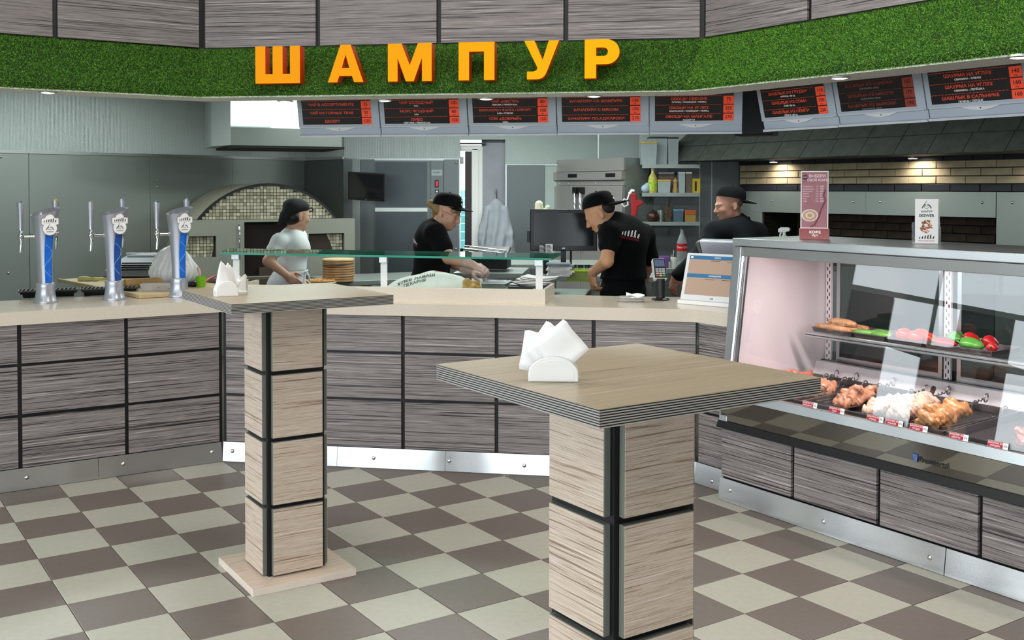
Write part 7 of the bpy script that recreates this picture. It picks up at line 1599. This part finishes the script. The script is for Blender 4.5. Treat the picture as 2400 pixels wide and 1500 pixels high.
# ------------------------------------------------------------------ people behind the counter
SK1 = mat('light skin', '#cfa288', 0.5, var=0.05, scale=20); SK2 = mat('rosy skin', '#cf9f86', 0.5, var=0.06, scale=20); SK3 = mat('tanned skin', '#cf9a76', 0.5, var=0.05, scale=20); SK4 = mat('ruddy skin', '#c28d77', 0.5, var=0.07, scale=20)
BLKT = mat('black cotton', '#07080a', 0.9, spec=0.2, var=0.15, scale=10, bump=0.35, bscale=12); WHT = mat('white cotton', '#dfe6e6', 0.85, var=0.03, scale=8, bump=0.5, bscale=11)
CAPM = mat('black cap cloth', '#060608', 0.85, spec=0.2, var=0.1); HAIRD = mat('dark hair', '#17120f', 0.5, var=0.3, scale=60); HAIRB = mat('blonde hair', '#9a7f55', 0.6, var=0.3, scale=60); HAIRS = mat('short brown hair', '#2a1f1a', 0.7, var=0.3, scale=80)
EYEW = mat('eye white', '#e3dfd8', 0.2, var=0); EYED = mat('eye dark', '#1a120d', 0.15, var=0); LIP = mat('lips', '#a8604f', 0.5, var=0.02)
NAVY = mat('navy black jacket', '#0d0f15', 0.85, spec=0.2, var=0.15, scale=8, bump=0.35, bscale=9)
def head_prims(c, Rm, s=1.0, neck=None, female=False):
    """skull, face, jaw, nose, ears, lips in the head frame (forward, left, up)"""
    def P(f, l, u): return np.array(c) + Rm @ (np.array([f, l, u]) * s)
    R = Rm; e = lambda f, l, u, r, k=0.02: ('e', P(f, l, u), tuple(np.array(r) * s), R, k)
    pr = [e(-0.005, 0, 0.03, (0.094, 0.074, 0.093)), e(0.035, 0, -0.035, (0.058, 0.057, 0.08), 0.03), e(0.058, 0, -0.094, (0.026, 0.028, 0.022), 0.03), e(0.01, 0, -0.07, (0.055, 0.052, 0.04), 0.03),
          e(0.082, 0, 0.012, (0.02, 0.048, 0.011), 0.015), e(0.083, 0, -0.062, (0.016, 0.022, 0.010), 0.008), e(0.082, 0, -0.076, (0.014, 0.02, 0.008), 0.006)]
    pr += [('c', P(0.088, 0, 0.004), P(0.112, 0, -0.034), 0.009 * s, 0.0125 * s, 0.012)]
    pr += [e(0.099, l, -0.039, (0.011, 0.009, 0.008), 0.006) for l in (0.011, -0.011)]
    pr += [e(0.066, l, -0.03, (0.025, 0.02, 0.022), 0.02) for l in (0.034, -0.034)]
    for l in (0.074, -0.074):
        pr += [e(-0.012, l, -0.012, (0.018, 0.007, 0.031), 0.008), e(-0.004, l * 1.02, -0.036, (0.010, 0.006, 0.012), 0.006)]
    return pr, P
def face_parts(T, P, Rm, s=1.0, brow=HAIRD):
    o0 = Vector(T.location)
    for l in (0.031, -0.031):
        mb = MB(); c = Vector(P(0.078, l, -0.004)) - o0; mb.ball(tuple(c), 0.0115 * s, 10, 8); ey = part(T, 'eye', mb, EYEW, 180)
        mb = MB(); d = Vector(Rm @ np.array([0.96, l * 1.2, -0.35])).normalized(); mb.ball(tuple(c + d * 0.0078 * s), 0.0055 * s, 8, 6); part(ey, 'iris', mb, EYED, 180)
        mb = MB(); mb.tube([Vector(P(0.0925, l * 0.45, 0.015)) - o0, Vector(P(0.0915, l, 0.020)) - o0, Vector(P(0.080, l * 1.4, 0.016)) - o0], [0.002 * s, 0.003 * s, 0.0015 * s], 6); part(T, 'eyebrow', mb, brow, 60)
    mb = MB(); mb.tube([Vector(P(0.086, 0.021, -0.069)) - o0, Vector(P(0.0985, 0, -0.067)) - o0, Vector(P(0.086, -0.021, -0.069)) - o0], [0.002 * s, 0.0055 * s, 0.002 * s], 6); part(T, 'lips', mb, LIP, 60)
def hand_prims(w, d, n, s=1.0, curl=0.5, thumb=1, spread=0.12):
    """palm and five unequal fingers; w wrist, d direction, n back-of-hand normal, curl bends towards the palm"""
    w = np.array(w, float); d = np.array(Vector(d).normalized()); n = np.array(n, float); n -= d * (n @ d); n /= np.linalg.norm(n); sd = np.cross(n, d) * thumb
    R = np.stack([d, sd, n], 1); pr = [('e', w + d * 0.045 * s, (0.048 * s, 0.040 * s, 0.015 * s), R, 0.014), ('c', w - d * 0.01, w + d * 0.02 * s, 0.025 * s, 0.024 * s, 0.012)]
    for q, (off, ln) in enumerate(((0.030, 0.072), (0.010, 0.08), (-0.011, 0.074), (-0.030, 0.058))):
        p = w + d * 0.08 * s + sd * off * s; a = 0.0; dirv = d + sd * off * spread * 20 * 0.05
        for j, f in enumerate((0.45, 0.31, 0.24)):
            a += curl * (0.55 + 0.25 * j) + 0.06 * q
            v = dirv * math.cos(a) - n * math.sin(a); e = p + v * ln * f * s; pr.append(('c', p, e, (0.0095 - 0.0008 * j) * s, (0.0087 - 0.0008 * j) * s, 0.004)); p = e
    p = w + d * 0.025 * s + sd * 0.03 * s - n * 0.004
    for j, (v, ln) in enumerate(((d * 0.55 + sd * 0.75 - n * 0.3, 0.038), (d * 0.8 + sd * 0.3 - n * 0.45, 0.032), (d * 0.9 - n * 0.5, 0.026))):
        v = v / np.linalg.norm(v); e = p + v * ln * s; pr.append(('c', p, e, (0.0125 - 0.0012 * j) * s, (0.0115 - 0.0012 * j) * s, 0.006)); p = e
    return pr
def person(name, label, base):
    return thing('person', label, 'person', (base.x, base.y, 0.0))
def legs(hipL, hipR, base, fw, r=0.085):
    pr = []; fw = np.array([fw[0], fw[1], 0.0])
    for h, sg in ((hipL, 1), (hipR, -1)):
        h = np.array(h); sd = np.array([-fw[1], fw[0], 0]) * sg; ft = np.array([base.x, base.y, 0]) + sd * 0.11
        kn = (h + ft) / 2 + fw * 0.03; kn[2] = h[2] * 0.52; an = ft.copy(); an[2] = 0.08
        pr += [('c', h, kn, r, r * 0.72, 0.04), ('c', kn, an, r * 0.70, r * 0.52, 0.03)]
    return pr
def shoes(T, base, fw):
    o0 = Vector(T.location); f = Vector((fw[0], fw[1], 0)).normalized()
    for sg in (1, -1):
        c = Vector((base.x, base.y, 0)) + Vector((-f.y, f.x, 0)) * 0.11 * sg
        sdf_part(T, 'shoe', [('c', c - f * 0.04 + Vector((0, 0, 0.042)), c + f * 0.14 + Vector((0, 0, 0.035)), 0.045, 0.036), ('c', c + Vector((0, 0, 0.05)), c + Vector((0, 0, 0.1)), 0.05, 0.05)], 0.012, BLKP, 0.02, cuts=[((0, 0, 0.001), (0, 0, -1))])
def cap(T, c, Rm, s=1.0, front=1.0, tilt=0.0, brimw=0.075, logo=True, brim_len=0.085, crown=(0.105, 0.088, 0.088), up0=0.045, mat_=None):
    """baseball cap: crown, band, curved brim; front=-1 wears it backwards"""
    mat_ = mat_ or CAPM; o0 = Vector(T.location); R = Rm @ np.array(Matrix.Rotation(tilt, 3, 'Y'))
    if front < 0: R = R @ np.diag([-1, -1, 1])
    P = lambda f, l, u: Vector(np.array(c) + R @ (np.array([f, l, u]) * s)) - o0
    mb = MB(); rings = []; n = 28
    for k in range(9):
        t = k / 8 * PI / 2; z = up0 + crown[2] * math.sin(t) ** 0.9; q = max(math.cos(t) ** 0.55, 0.02)
        rings.append([P(crown[0] * q * math.cos(a) + (0.006 * math.sin(t) if k else 0), crown[1] * q * math.sin(a), z) for a in np.linspace(0, 2 * PI, n, endpoint=False)])
    inner = [P(crown[0] * 0.95 * math.cos(a), crown[1] * 0.95 * math.sin(a), up0) for a in np.linspace(0, 2 * PI, n, endpoint=False)]
    mb.ringloft([inner] + rings); cr = part(T, 'cap', mb, mat_, 60)
    mb = MB(); vs = []; m = 10
    for i in range(m + 1):
        a = -1.15 + 2.3 * i / m
        for j in range(5):
            r = j / 4; f = crown[0] * math.cos(a) + brim_len * r * math.cos(a) ** 0.6 if math.cos(a) > 0 else 0; l = crown[1] * math.sin(a) * (1 - 0.06 * r)
            vs.append(P(f - 0.004, l, up0 + 0.004 - 0.012 * r - 0.5 * (l / 0.09) ** 2 * 0.02))
    mb.add(vs, [(i * 5 + j, (i + 1) * 5 + j, (i + 1) * 5 + j + 1, i * 5 + j + 1) for i in range(m) for j in range(4)])
    b = part(cr, 'brim', mb, mat_, 60); so = b.modifiers.new('s', 'SOLIDIFY'); so.thickness = 0.004
    mb = MB(); mb.ball(tuple(P(0.004, 0, up0 + crown[2] + 0.001)), 0.006 * s, 8, 6); part(cr, 'button', mb, mat_, 60)
    if logo:
        mb = MB()
        for i, (a0, z0, w_, h_) in enumerate(((-0.20, 0.018, 0.05, 0.035), (0.06, 0.020, 0.05, 0.03), (-0.08, 0.048, 0.04, 0.015))):
            t = lambda a, z: P(crown[0] * 1.02 * math.cos(a) * (1 - (z / 0.12) ** 3), crown[1] * 1.02 * math.sin(a) * (1 - (z / 0.12) ** 3), up0 + z)
            mb.add([t(a0, z0), t(a0 + w_ * 4, z0), t(a0 + w_ * 4 - 0.05, z0 + h_), t(a0 + 0.05, z0 + h_)], [(0, 1, 2, 3)])
        part(cr, 'cap_mark', mb, WHP)
    return cr
N3 = lambda v: np.array(Vector(v).normalized())
def J(px, py, Y): return np.array(at(px, py, Y))

# --- woman in white at the oven
Y0 = 8.0; b0 = at(676, 640, Y0 + 0.02)
T = person('person', 'woman in white T-shirt and black kerchief, hand on hip, turned to the oven', b0)
fw = (0.93, 0.36)
Rh = basis((0.74, 0.67, -0.10)); hc = J(695, 504, Y0 + 0.03)
hp, P = head_prims(hc, Rh, 0.98)
shR, shL = J(655, 566, Y0 - 0.09), J(700, 556, Y0 + 0.20); el, wr = J(629, 612, Y0 - 0.16), J(671, 644, Y0 - 0.15)
chest, waist, hip = J(682, 578, Y0 + 0.05), J(682, 626, Y0 + 0.05), J(674, 664, Y0 + 0.04)
nk0, nk1 = J(688, 548, Y0 + 0.05), J(692, 524, Y0 + 0.03)
Rb = basis((fw[0], fw[1], 0.0))
arms = [('c', shR, el, 0.047, 0.041, 0.02), ('c', el, wr, 0.041, 0.027, 0.015)] + hand_prims(wr, J(690, 660, Y0 - 0.14) - wr, (0.1, -1, 0.15), 0.92, 0.35, thumb=1)
el2, wr2 = J(702, 612, Y0 + 0.34), J(704, 650, Y0 + 0.26)
arms += [('c', shL, el2, 0.045, 0.04, 0.02), ('c', el2, wr2, 0.04, 0.027, 0.015)] + hand_prims(wr2, np.array([0.7, 0.1, -0.5]), (0, 0.2, 1), 0.92, 0.4, thumb=-1)
torso = [('e', chest, (0.10, 0.155, 0.15), Rb, 0.05), ('e', waist, (0.095, 0.145, 0.13), Rb, 0.05), ('e', hip, (0.115, 0.165, 0.13), Rb, 0.05)]
sdf_part(T, 'body', hp + [('c', nk0 - np.array([0, 0, 0.03]), nk1, 0.052, 0.046, 0.02)] + torso + arms + [('c', shR, shL, 0.05, 0.05, 0.04)], 0.0068, SK1)
face_parts(T, P, Rh)
SLV = el + (shR - el) * 0.55
shirt = [('e', chest + np.array([0.012, 0, 0]), (0.112, 0.165, 0.155), Rb, 0.05), ('e', chest + Rb @ np.array([0.06, 0.07, -0.015]), (0.07, 0.075, 0.075), Rb, 0.05), ('e', chest + Rb @ np.array([0.06, -0.07, -0.015]), (0.07, 0.075, 0.075), Rb, 0.05), ('e', waist, (0.115, 0.16, 0.12), Rb, 0.05), ('c', shR, shL, 0.06, 0.06, 0.05), ('c', nk0 - np.array([0, 0, 0.04]), nk0 + np.array([0, 0, 0.0]), 0.062, 0.055, 0.04), ('c', shL, shL + (el2 - shL) * 0.55, 0.06, 0.062, 0.03)]
sdf_part(T, 'shirt', shirt + [('c', shR, SLV, 0.057, 0.062, 0.03)], 0.008, WHT, cuts=[(J(684, 634, Y0), (0, 0, -1))])
sdf_part(T, 'trousers', [('e', waist, (0.117, 0.163, 0.13), Rb, 0.05), ('e', hip, (0.13, 0.18, 0.12), Rb, 0.05), ('e', hip + np.array([-0.04, 0, -0.05]), (0.12, 0.165, 0.12), Rb, 0.05)] + legs(hip + Rb @ np.array([0, 0.085, -0.06]), hip + Rb @ np.array([0, -0.085, -0.06]), b0, fw, 0.095), 0.011, mat('white work trousers', '#dcdfe6', 0.85, var=0.04), cuts=[(J(684, 636, Y0), (0, 0, 1))])
mb = MB(); o0 = Vector(T.location); wz = J(684, 635, Y0)[2]; wc = Vector(waist)
mb.tube([Vector((wc.x, wc.y, wz)) - o0 + Vector(Rb @ np.array([0.122 * math.cos(a), 0.168 * math.sin(a), 0])) for a in np.linspace(0, 2 * PI, 28, endpoint=False)], 0.006, 6, closed=True)
mb.tube([Vector(J(715, 634, Y0)) - o0, Vector(J(723, 645, Y0 - 0.02)) - o0, Vector(J(727, 660, Y0)) - o0], 0.008, 6); part(T, 'apron_tie', mb, WHT, 60)
# kerchief with tail and bow
kp = [('e', hc + Rh @ np.array([-0.010, 0, 0.066]), (0.104, 0.086, 0.062), Rh, 0.03), ('c', J(686, 488, Y0 - 0.02), J(668, 507, Y0 - 0.03), 0.054, 0.036, 0.04), ('c', J(668, 507, Y0 - 0.03), J(650, 528, Y0 - 0.02), 0.036, 0.006, 0.03), ('c', J(684, 486, Y0 + 0.06), J(652, 525, Y0 + 0.02), 0.052, 0.008, 0.04)]
sdf_part(T, 'kerchief', kp, 0.006, mat('charcoal kerchief', '#1d1e23', 0.85, var=0.12))
mb = MB(); a = Vector(hc + Rh @ np.array([0.088, -0.02, 0.055])) - o0; d1, d2 = Vector(Rh @ np.array([1, 0, 0])), Vector(Rh @ np.array([0, 0, 1]))
mb.tube([a, a + d1 * 0.025 + d2 * 0.012, a + d1 * 0.038 - d2 * 0.004, a + d1 * 0.028 - d2 * 0.02, a + d1 * 0.01 - d2 * 0.014], [0.006, 0.005, 0.005, 0.005, 0.005], 6); part(T, 'bow', mb, _mats['charcoal kerchief'], 60)
hr = [('e', hc + Rh @ np.array([-0.042, -0.038, -0.02]), (0.048, 0.043, 0.05), Rh, 0.02), ('e', hc + Rh @ np.array([-0.042, 0.038, -0.02]), (0.048, 0.043, 0.05), Rh, 0.02), ('e', hc + Rh @ np.array([-0.055, 0, -0.045]), (0.035, 0.055, 0.035), Rh, 0.02)]
sdf_part(T, 'hair', hr, 0.006, HAIRD); shoes(T, b0, fw)

# --- woman in black T-shirt and cap, working with gloves
Y0 = 7.35; b0 = at(1012, 640, Y0 + 0.05)
T = person('person', 'woman in black T-shirt, black cap and pink glasses bending over the trays', b0); o0 = Vector(T.location)
fw = (0.97, -0.22); Rh = basis((0.86, -0.26, -0.34), (0.22, -0.05, 1)); hc = J(1046, 497, Y0 - 0.02)
hp, P = head_prims(hc, Rh, 0.97)
shR, shL = J(1020, 548, Y0 - 0.15), J(1018, 543, Y0 + 0.17)
el, wr = J(1052, 604, Y0 - 0.24), J(1108, 622, Y0 - 0.30); el2, wr2 = J(1050, 612, Y0 + 0.16), J(1104, 636, Y0 - 0.12)
nk0, nk1 = J(1017, 535, Y0), J(1034, 514, Y0 - 0.01); chest, waist, hip = J(1012, 575, Y0 + 0.01), J(1012, 625, Y0 + 0.02), J(1005, 668, Y0 + 0.03); Rb = basis((fw[0], fw[1], 0.12))
torso = [('e', chest, (0.105, 0.16, 0.15), Rb, 0.05), ('e', waist, (0.105, 0.15, 0.13), Rb, 0.05), ('e', hip, (0.12, 0.17, 0.13), Rb, 0.05)]
arms = [('c', shR, el, 0.05, 0.043, 0.02), ('c', el, wr, 0.043, 0.027, 0.015), ('c', shL, el2, 0.05, 0.043, 0.02), ('c', el2, wr2, 0.043, 0.027, 0.015)]
sdf_part(T, 'body', hp + [('c', nk0 - np.array([0, 0, 0.03]), nk1, 0.054, 0.048, 0.02)] + torso + arms + [('c', shR, shL, 0.05, 0.05, 0.04)] + hand_prims(wr, (0.9, -0.1, -0.35), (0.3, -0.5, 0.8), 0.9, 0.75) + hand_prims(wr2, (0.9, -0.3, -0.15), (0.1, -0.2, 1), 0.9, 0.7, thumb=-1), 0.0068, SK2)
face_parts(T, P, Rh, brow=HAIRB)
GLV = mat('clear vinyl glove', '#e6dcd6', 0.25, var=0.05, alpha=0.38)
for w_, d_, n_, th in ((wr, (0.9, -0.1, -0.35), (0.3, -0.5, 0.8), 1), (wr2, (0.9, -0.3, -0.15), (0.1, -0.2, 1), -1)):
    gp_ = [tuple([q[0], q[1], q[2], q[3] + 0.0035, q[4] + 0.0035, 0.008]) if q[0] == 'c' else ('e', q[1], tuple(x + 0.004 for x in q[2]), q[3], 0.012) for q in hand_prims(w_, d_, n_, 0.9, 0.75 if th == 1 else 0.7, thumb=th)]
    gp_.append(('c', w_ - N3(d_) * 0.05, w_, 0.036, 0.031, 0.012)); sdf_part(T, 'glove', gp_, 0.006, GLV)
SLV, SLV2 = shR + (el - shR) * 0.56, shL + (el2 - shL) * 0.6
sh = sdf_part(T, 'shirt', [('e', chest, (0.122, 0.175, 0.165), Rb, 0.05), ('e', chest + Rb @ np.array([0.05, 0, -0.03]), (0.08, 0.14, 0.09), Rb, 0.05), ('e', waist, (0.122, 0.165, 0.15), Rb, 0.05), ('c', shR, shL, 0.062, 0.062, 0.05), ('c', nk0 - np.array([0.01, 0, 0.04]), nk0 + np.array([0.006, 0, 0.004]), 0.066, 0.056, 0.04), ('c', shR, SLV, 0.066, 0.068, 0.03), ('c', shL, SLV2, 0.066, 0.068, 0.03), ('e', hip, (0.14, 0.19, 0.13), Rb, 0.05), ('c', nk0 + np.array([-0.02, 0, -0.02]), shR, 0.062, 0.062, 0.05), ('c', nk0 + np.array([-0.02, 0, -0.02]), shL, 0.062, 0.062, 0.05)], 0.008, BLKT, cuts=[(J(1012, 665, Y0), (0, 0, -1))])
sdf_part(T, 'trousers', [('e', hip, (0.13, 0.18, 0.13), Rb, 0.05)] + legs(hip + Rb @ np.array([0, 0.09, -0.06]), hip + Rb @ np.array([0, -0.09, -0.06]), b0, fw), 0.011, BLKT, cuts=[(J(1012, 634, Y0), (0, 0, 1))]); shoes(T, b0, fw)
mb = MB(); march(mb, Matrix.Scale(-1, 4, (1, 0, 0)), 0.10); o_ = Vector(J(984, 568, Y0 - 0.04)); rt = Vector((0.80, -0.60, -0.25)).normalized()
project_print(T, sh, mb, o_, rt, Vector((0.25, 0, 1)).normalized(), Vector((0.62, 0.78, 0)), WHP, 'shirt_print')['kind'] = 'stuff'
mb = MB(); text_mb(mb, 'EVOLUTION', 0.019, Matrix.Translation((0, -0.012, 0)), bold=0.02); project_print(T, sh, mb, o_, rt, Vector((0.25, 0, 1)).normalized(), Vector((0.62, 0.78, 0)), mat('red shirt print', '#b01c2c', 0.7), 'shirt_lettering')['kind'] = 'stuff'
cap(T, hc, Rh, 1.02, 1.0, -0.20)
hr = [('e', hc + Rh @ np.array([-0.055, 0, 0.01]), (0.052, 0.075, 0.06), Rh, 0.02), ('e', hc + Rh @ np.array([0.062, -0.035, 0.032]), (0.027, 0.034, 0.02), Rh, 0.01), ('e', hc + Rh @ np.array([0.068, 0.02, 0.032]), (0.024, 0.034, 0.02), Rh, 0.01), ('c', hc + Rh @ np.array([-0.07, 0, -0.005]), hc + Rh @ np.array([-0.08, 0, -0.07]), 0.024, 0.010, 0.02)]
sdf_part(T, 'hair', hr, 0.006, HAIRB)
bc = J(1011, 478, Y0 - 0.0); sdf_part(T, 'hair_bun', [('e', bc, (0.033, 0.033, 0.03), None), ('e', bc + np.array([0.018, -0.01, -0.012]), (0.025, 0.025, 0.02), None), ('c', bc, hc + Rh @ np.array([-0.085, 0, 0.03]), 0.018, 0.022)], 0.005, HAIRB)
mb = MB()
for l in (0.033, -0.033):
    c = P(0.097, l, -0.006); mb.tube([Vector(c + Rh @ np.array([-0.004 * abs(math.cos(a)), 0.024 * math.cos(a), 0.016 * math.sin(a)])) - o0 for a in np.linspace(0, 2 * PI, 16, endpoint=False)], 0.0022, 5, closed=True)
    s = 1 if l > 0 else -1; mb.tube([Vector(P(0.088, 0.057 * s, 0.0)) - o0, Vector(P(0.04, 0.078 * s, 0.004)) - o0, Vector(P(-0.01, 0.082 * s, 0.006)) - o0], 0.0028, 5)
part(T, 'glasses', mb, mat('pink spectacle frame', '#d98d96', 0.3), 60)

# --- man in black T-shirt, cap worn backwards, back to the counter
Y0 = 6.98; b0 = at(1468, 640, Y0 + 0.1)
T = person('person', 'man in black T-shirt and backwards cap with white back print, leaning to the left', b0); o0 = Vector(T.location)
fw = (-0.72, 0.69); Rh = basis((-0.84, 0.20, -0.52), (-0.35, 0.1, 1)); hc = J(1407, 499, Y0 + 0.0)
hp, P = head_prims(hc, Rh, 1.03)
shL, shR = J(1431, 546, Y0 - 0.12), J(1508, 552, Y0 + 0.20)
el, wr = J(1422, 612, Y0 - 0.20), J(1388, 640, Y0 - 0.02); el2, wr2 = J(1524, 612, Y0 + 0.26), J(1508, 655, Y0 + 0.34)
nk0, nk1 = J(1440, 522, Y0 + 0.02), J(1422, 508, Y0 + 0.01); chest, waist, hip = J(1466, 565, Y0 + 0.05), J(1463, 628, Y0 + 0.07), J(1460, 680, Y0 + 0.09); Rb = basis((fw[0], fw[1], -0.1), (-0.12, 0.05, 1))
torso = [('e', chest, (0.11, 0.17, 0.17), Rb, 0.05), ('e', waist, (0.115, 0.15, 0.15), Rb, 0.05), ('e', hip, (0.125, 0.16, 0.13), Rb, 0.05)]
arms = [('c', shL, el, 0.052, 0.042, 0.02), ('c', el, wr, 0.043, 0.029, 0.015), ('c', shR, el2, 0.052, 0.043, 0.02), ('c', el2, wr2, 0.043, 0.03, 0.015)]
sdf_part(T, 'body', hp + [('c', nk0, nk1, 0.060, 0.056, 0.02)] + torso + arms + [('c', shL, shR, 0.055, 0.055, 0.04)] + hand_prims(wr, (0.10, 0.1, -0.8), (-0.75, -0.5, 0), 1.0, 0.6, thumb=-1) + hand_prims(wr2, (-0.7, 0.4, -0.3), (0, 0, 1), 1.0, 0.6), 0.0068, SK3)
face_parts(T, P, Rh, 1.03)
SLV, SLV2 = shL + (el - shL) * 0.42, shR + (el2 - shR) * 0.86
sh = sdf_part(T, 'shirt', [('e', chest, (0.128, 0.185, 0.18), Rb, 0.05), ('e', waist, (0.132, 0.168, 0.165), Rb, 0.05), ('e', hip + np.array([0, 0, 0.04]), (0.147, 0.182, 0.13), Rb, 0.05), ('c', nk0 + np.array([0.02, 0, -0.04]), shL, 0.066, 0.064, 0.05), ('c', nk0 + np.array([0.02, 0, -0.03]), shR, 0.07, 0.068, 0.05), ('c', shL, shR, 0.068, 0.068, 0.05), ('c', nk0 + np.array([0.03, 0, -0.05]), nk0 + np.array([0.0, 0, 0.004]), 0.075, 0.066, 0.05), ('c', shL, SLV, 0.068, 0.069, 0.03), ('c', shR, SLV2, 0.068, 0.064, 0.03)], 0.008, BLKT, cuts=[(J(1460, 655, Y0), (0, 0, -1))])
sdf_part(T, 'trousers', [('e', waist, (0.126, 0.162, 0.15), Rb, 0.05), ('e', hip, (0.139, 0.176, 0.14), Rb, 0.05)] + legs(hip + Rb @ np.array([0, 0.085, -0.06]), hip + Rb @ np.array([0, -0.085, -0.06]), b0, fw, 0.09), 0.011, BLKT, cuts=[(J(1460, 640, Y0), (0, 0, 1))]); shoes(T, b0, fw)
mb = MB(); march(mb, Matrix.Identity(4), 0.155); o_ = Vector(J(1489, 556, Y0 - 0.2)); rt = Vector((0.93, 0.30, -0.20)).normalized(); up_ = Vector((0.2, 0, 1)).normalized(); ah = Vector((-0.25, 0.97, 0.0)).normalized()
project_print(T, sh, mb, o_, rt, up_, ah, WHP, 'shirt_print')['kind'] = 'stuff'
mb = MB(); text_mb(mb, 'FOOD EVOLUTION', 0.0185, Matrix.Translation((-0.002, -0.014, 0)), bold=0.015); project_print(T, sh, mb, o_, rt, up_, ah, _mats['red shirt print'], 'shirt_lettering')['kind'] = 'stuff'
cap(T, hc, Rh, 1.06, -1.0, -0.30, brim_len=0.095)
sdf_part(T, 'hair', [('e', hc + Rh @ np.array([-0.055, 0, 0.012]), (0.055, 0.076, 0.055), Rh, 0.02)], 0.006, HAIRS)
sdf_part(T, 'beard', [('e', hc + Rh @ np.array([0.058, 0, -0.098]), (0.032, 0.038, 0.024), Rh, 0.02), ('e', hc + Rh @ np.array([0.03, 0.045, -0.075]), (0.03, 0.016, 0.035), Rh, 0.02), ('e', hc + Rh @ np.array([0.03, -0.045, -0.075]), (0.03, 0.016, 0.035), Rh, 0.02)], 0.006, mat('short beard', '#4a3226', 0.8, var=0.3, scale=90))

# --- older man in dark jacket at the hearth
Y0 = 7.75; b0 = at(1728, 640, Y0 + 0.05)
T = person('person', 'older man in dark long sleeved jacket and backwards cap beside the hearth', b0); o0 = Vector(T.location)
fw = (-0.9, 0.42); Rh = basis((-0.96, -0.14, -0.16), (-0.1, 0, 1)); hc = J(1710, 479, Y0)
hp, P = head_prims(hc, Rh, 1.04)
shL, shR = J(1676, 545, Y0 - 0.14), J(1772, 548, Y0 + 0.15)
el, wr = J(1632, 608, Y0 - 0.26), J(1583, 650, Y0 - 0.28); el2, wr2 = J(1800, 620, Y0 + 0.05), J(1770, 680, Y0 - 0.05)
nk0, nk1 = J(1728, 524, Y0 + 0.02), J(1718, 502, Y0 + 0.01); chest, waist, hip = J(1727, 580, Y0 + 0.03), J(1730, 645, Y0 + 0.04), J(1730, 700, Y0 + 0.05); Rb = basis((fw[0], fw[1], -0.05))
torso = [('e', chest, (0.13, 0.19, 0.18), Rb, 0.05), ('e', waist, (0.13, 0.17, 0.16), Rb, 0.05), ('e', hip, (0.13, 0.165, 0.14), Rb, 0.05)]
arms = [('c', shL, el, 0.055, 0.045, 0.02), ('c', el, wr, 0.045, 0.03, 0.015), ('c', shR, el2, 0.055, 0.045, 0.02), ('c', el2, wr2, 0.045, 0.03, 0.015)]
sdf_part(T, 'body', hp + [('c', nk0, nk1, 0.062, 0.057, 0.02)] + torso + arms + hand_prims(wr, (-0.15, 0.05, -0.9), (-0.6, -0.7, 0.1), 1.02, 0.5, thumb=1) + hand_prims(wr2, (-0.6, -0.1, -0.6), (0, 0, 1), 1.02, 0.5, thumb=-1), 0.0068, SK4)
face_parts(T, P, Rh, 1.04, brow=HAIRS)
cf, cf2 = el + (wr - el) * 0.88, el2 + (wr2 - el2) * 0.9
sdf_part(T, 'jacket', [('e', chest, (0.15, 0.21, 0.19), Rb, 0.06), ('e', waist, (0.148, 0.19, 0.18), Rb, 0.05), ('e', hip, (0.145, 0.18, 0.12), Rb, 0.05), ('c', shL, shR, 0.072, 0.072, 0.06), ('c', nk0 + np.array([0.01, 0, -0.05]), nk0 + np.array([0.0, 0, 0.012]), 0.09, 0.067, 0.06), ('c', nk0 + np.array([0, 0, -0.03]), shL, 0.075, 0.074, 0.06), ('c', nk0 + np.array([0, 0, -0.03]), shR, 0.075, 0.074, 0.06), ('c', shL, el, 0.076, 0.062, 0.03), ('c', el, cf, 0.062, 0.048, 0.02), ('c', shR, el2, 0.076, 0.062, 0.03), ('c', el2, cf2, 0.062, 0.048, 0.02)], 0.009, NAVY, cuts=[(np.array([0, 0, 0.78]), (0, 0, -1))])
sdf_part(T, 'collar', [('c', nk0 + np.array([-0.03, -0.02, 0.004]), nk0 + np.array([0.04, 0.02, 0.024]), 0.062, 0.06, 0.03)], 0.008, NAVY, cuts=[(nk0 + np.array([0, 0, 0.035]), (-0.2, 0, 1))])
sdf_part(T, 'trousers', [('e', hip, (0.135, 0.172, 0.14), Rb, 0.05)] + legs(hip + Rb @ np.array([0, 0.085, -0.06]), hip + Rb @ np.array([0, -0.085, -0.06]), b0, fw, 0.09), 0.012, BLKT, cuts=[(np.array([0, 0, 0.84]), (0, 0, 1))]); shoes(T, b0, fw)
cap(T, hc, Rh, 1.06, -1.0, -0.32, brim_len=0.09)
sdf_part(T, 'hair', [('e', hc + Rh @ np.array([-0.05, 0, 0.01]), (0.05, 0.072, 0.045), Rh, 0.02)], 0.006, mat('cropped greying hair', '#6b574b', 0.8, var=0.3, scale=90))
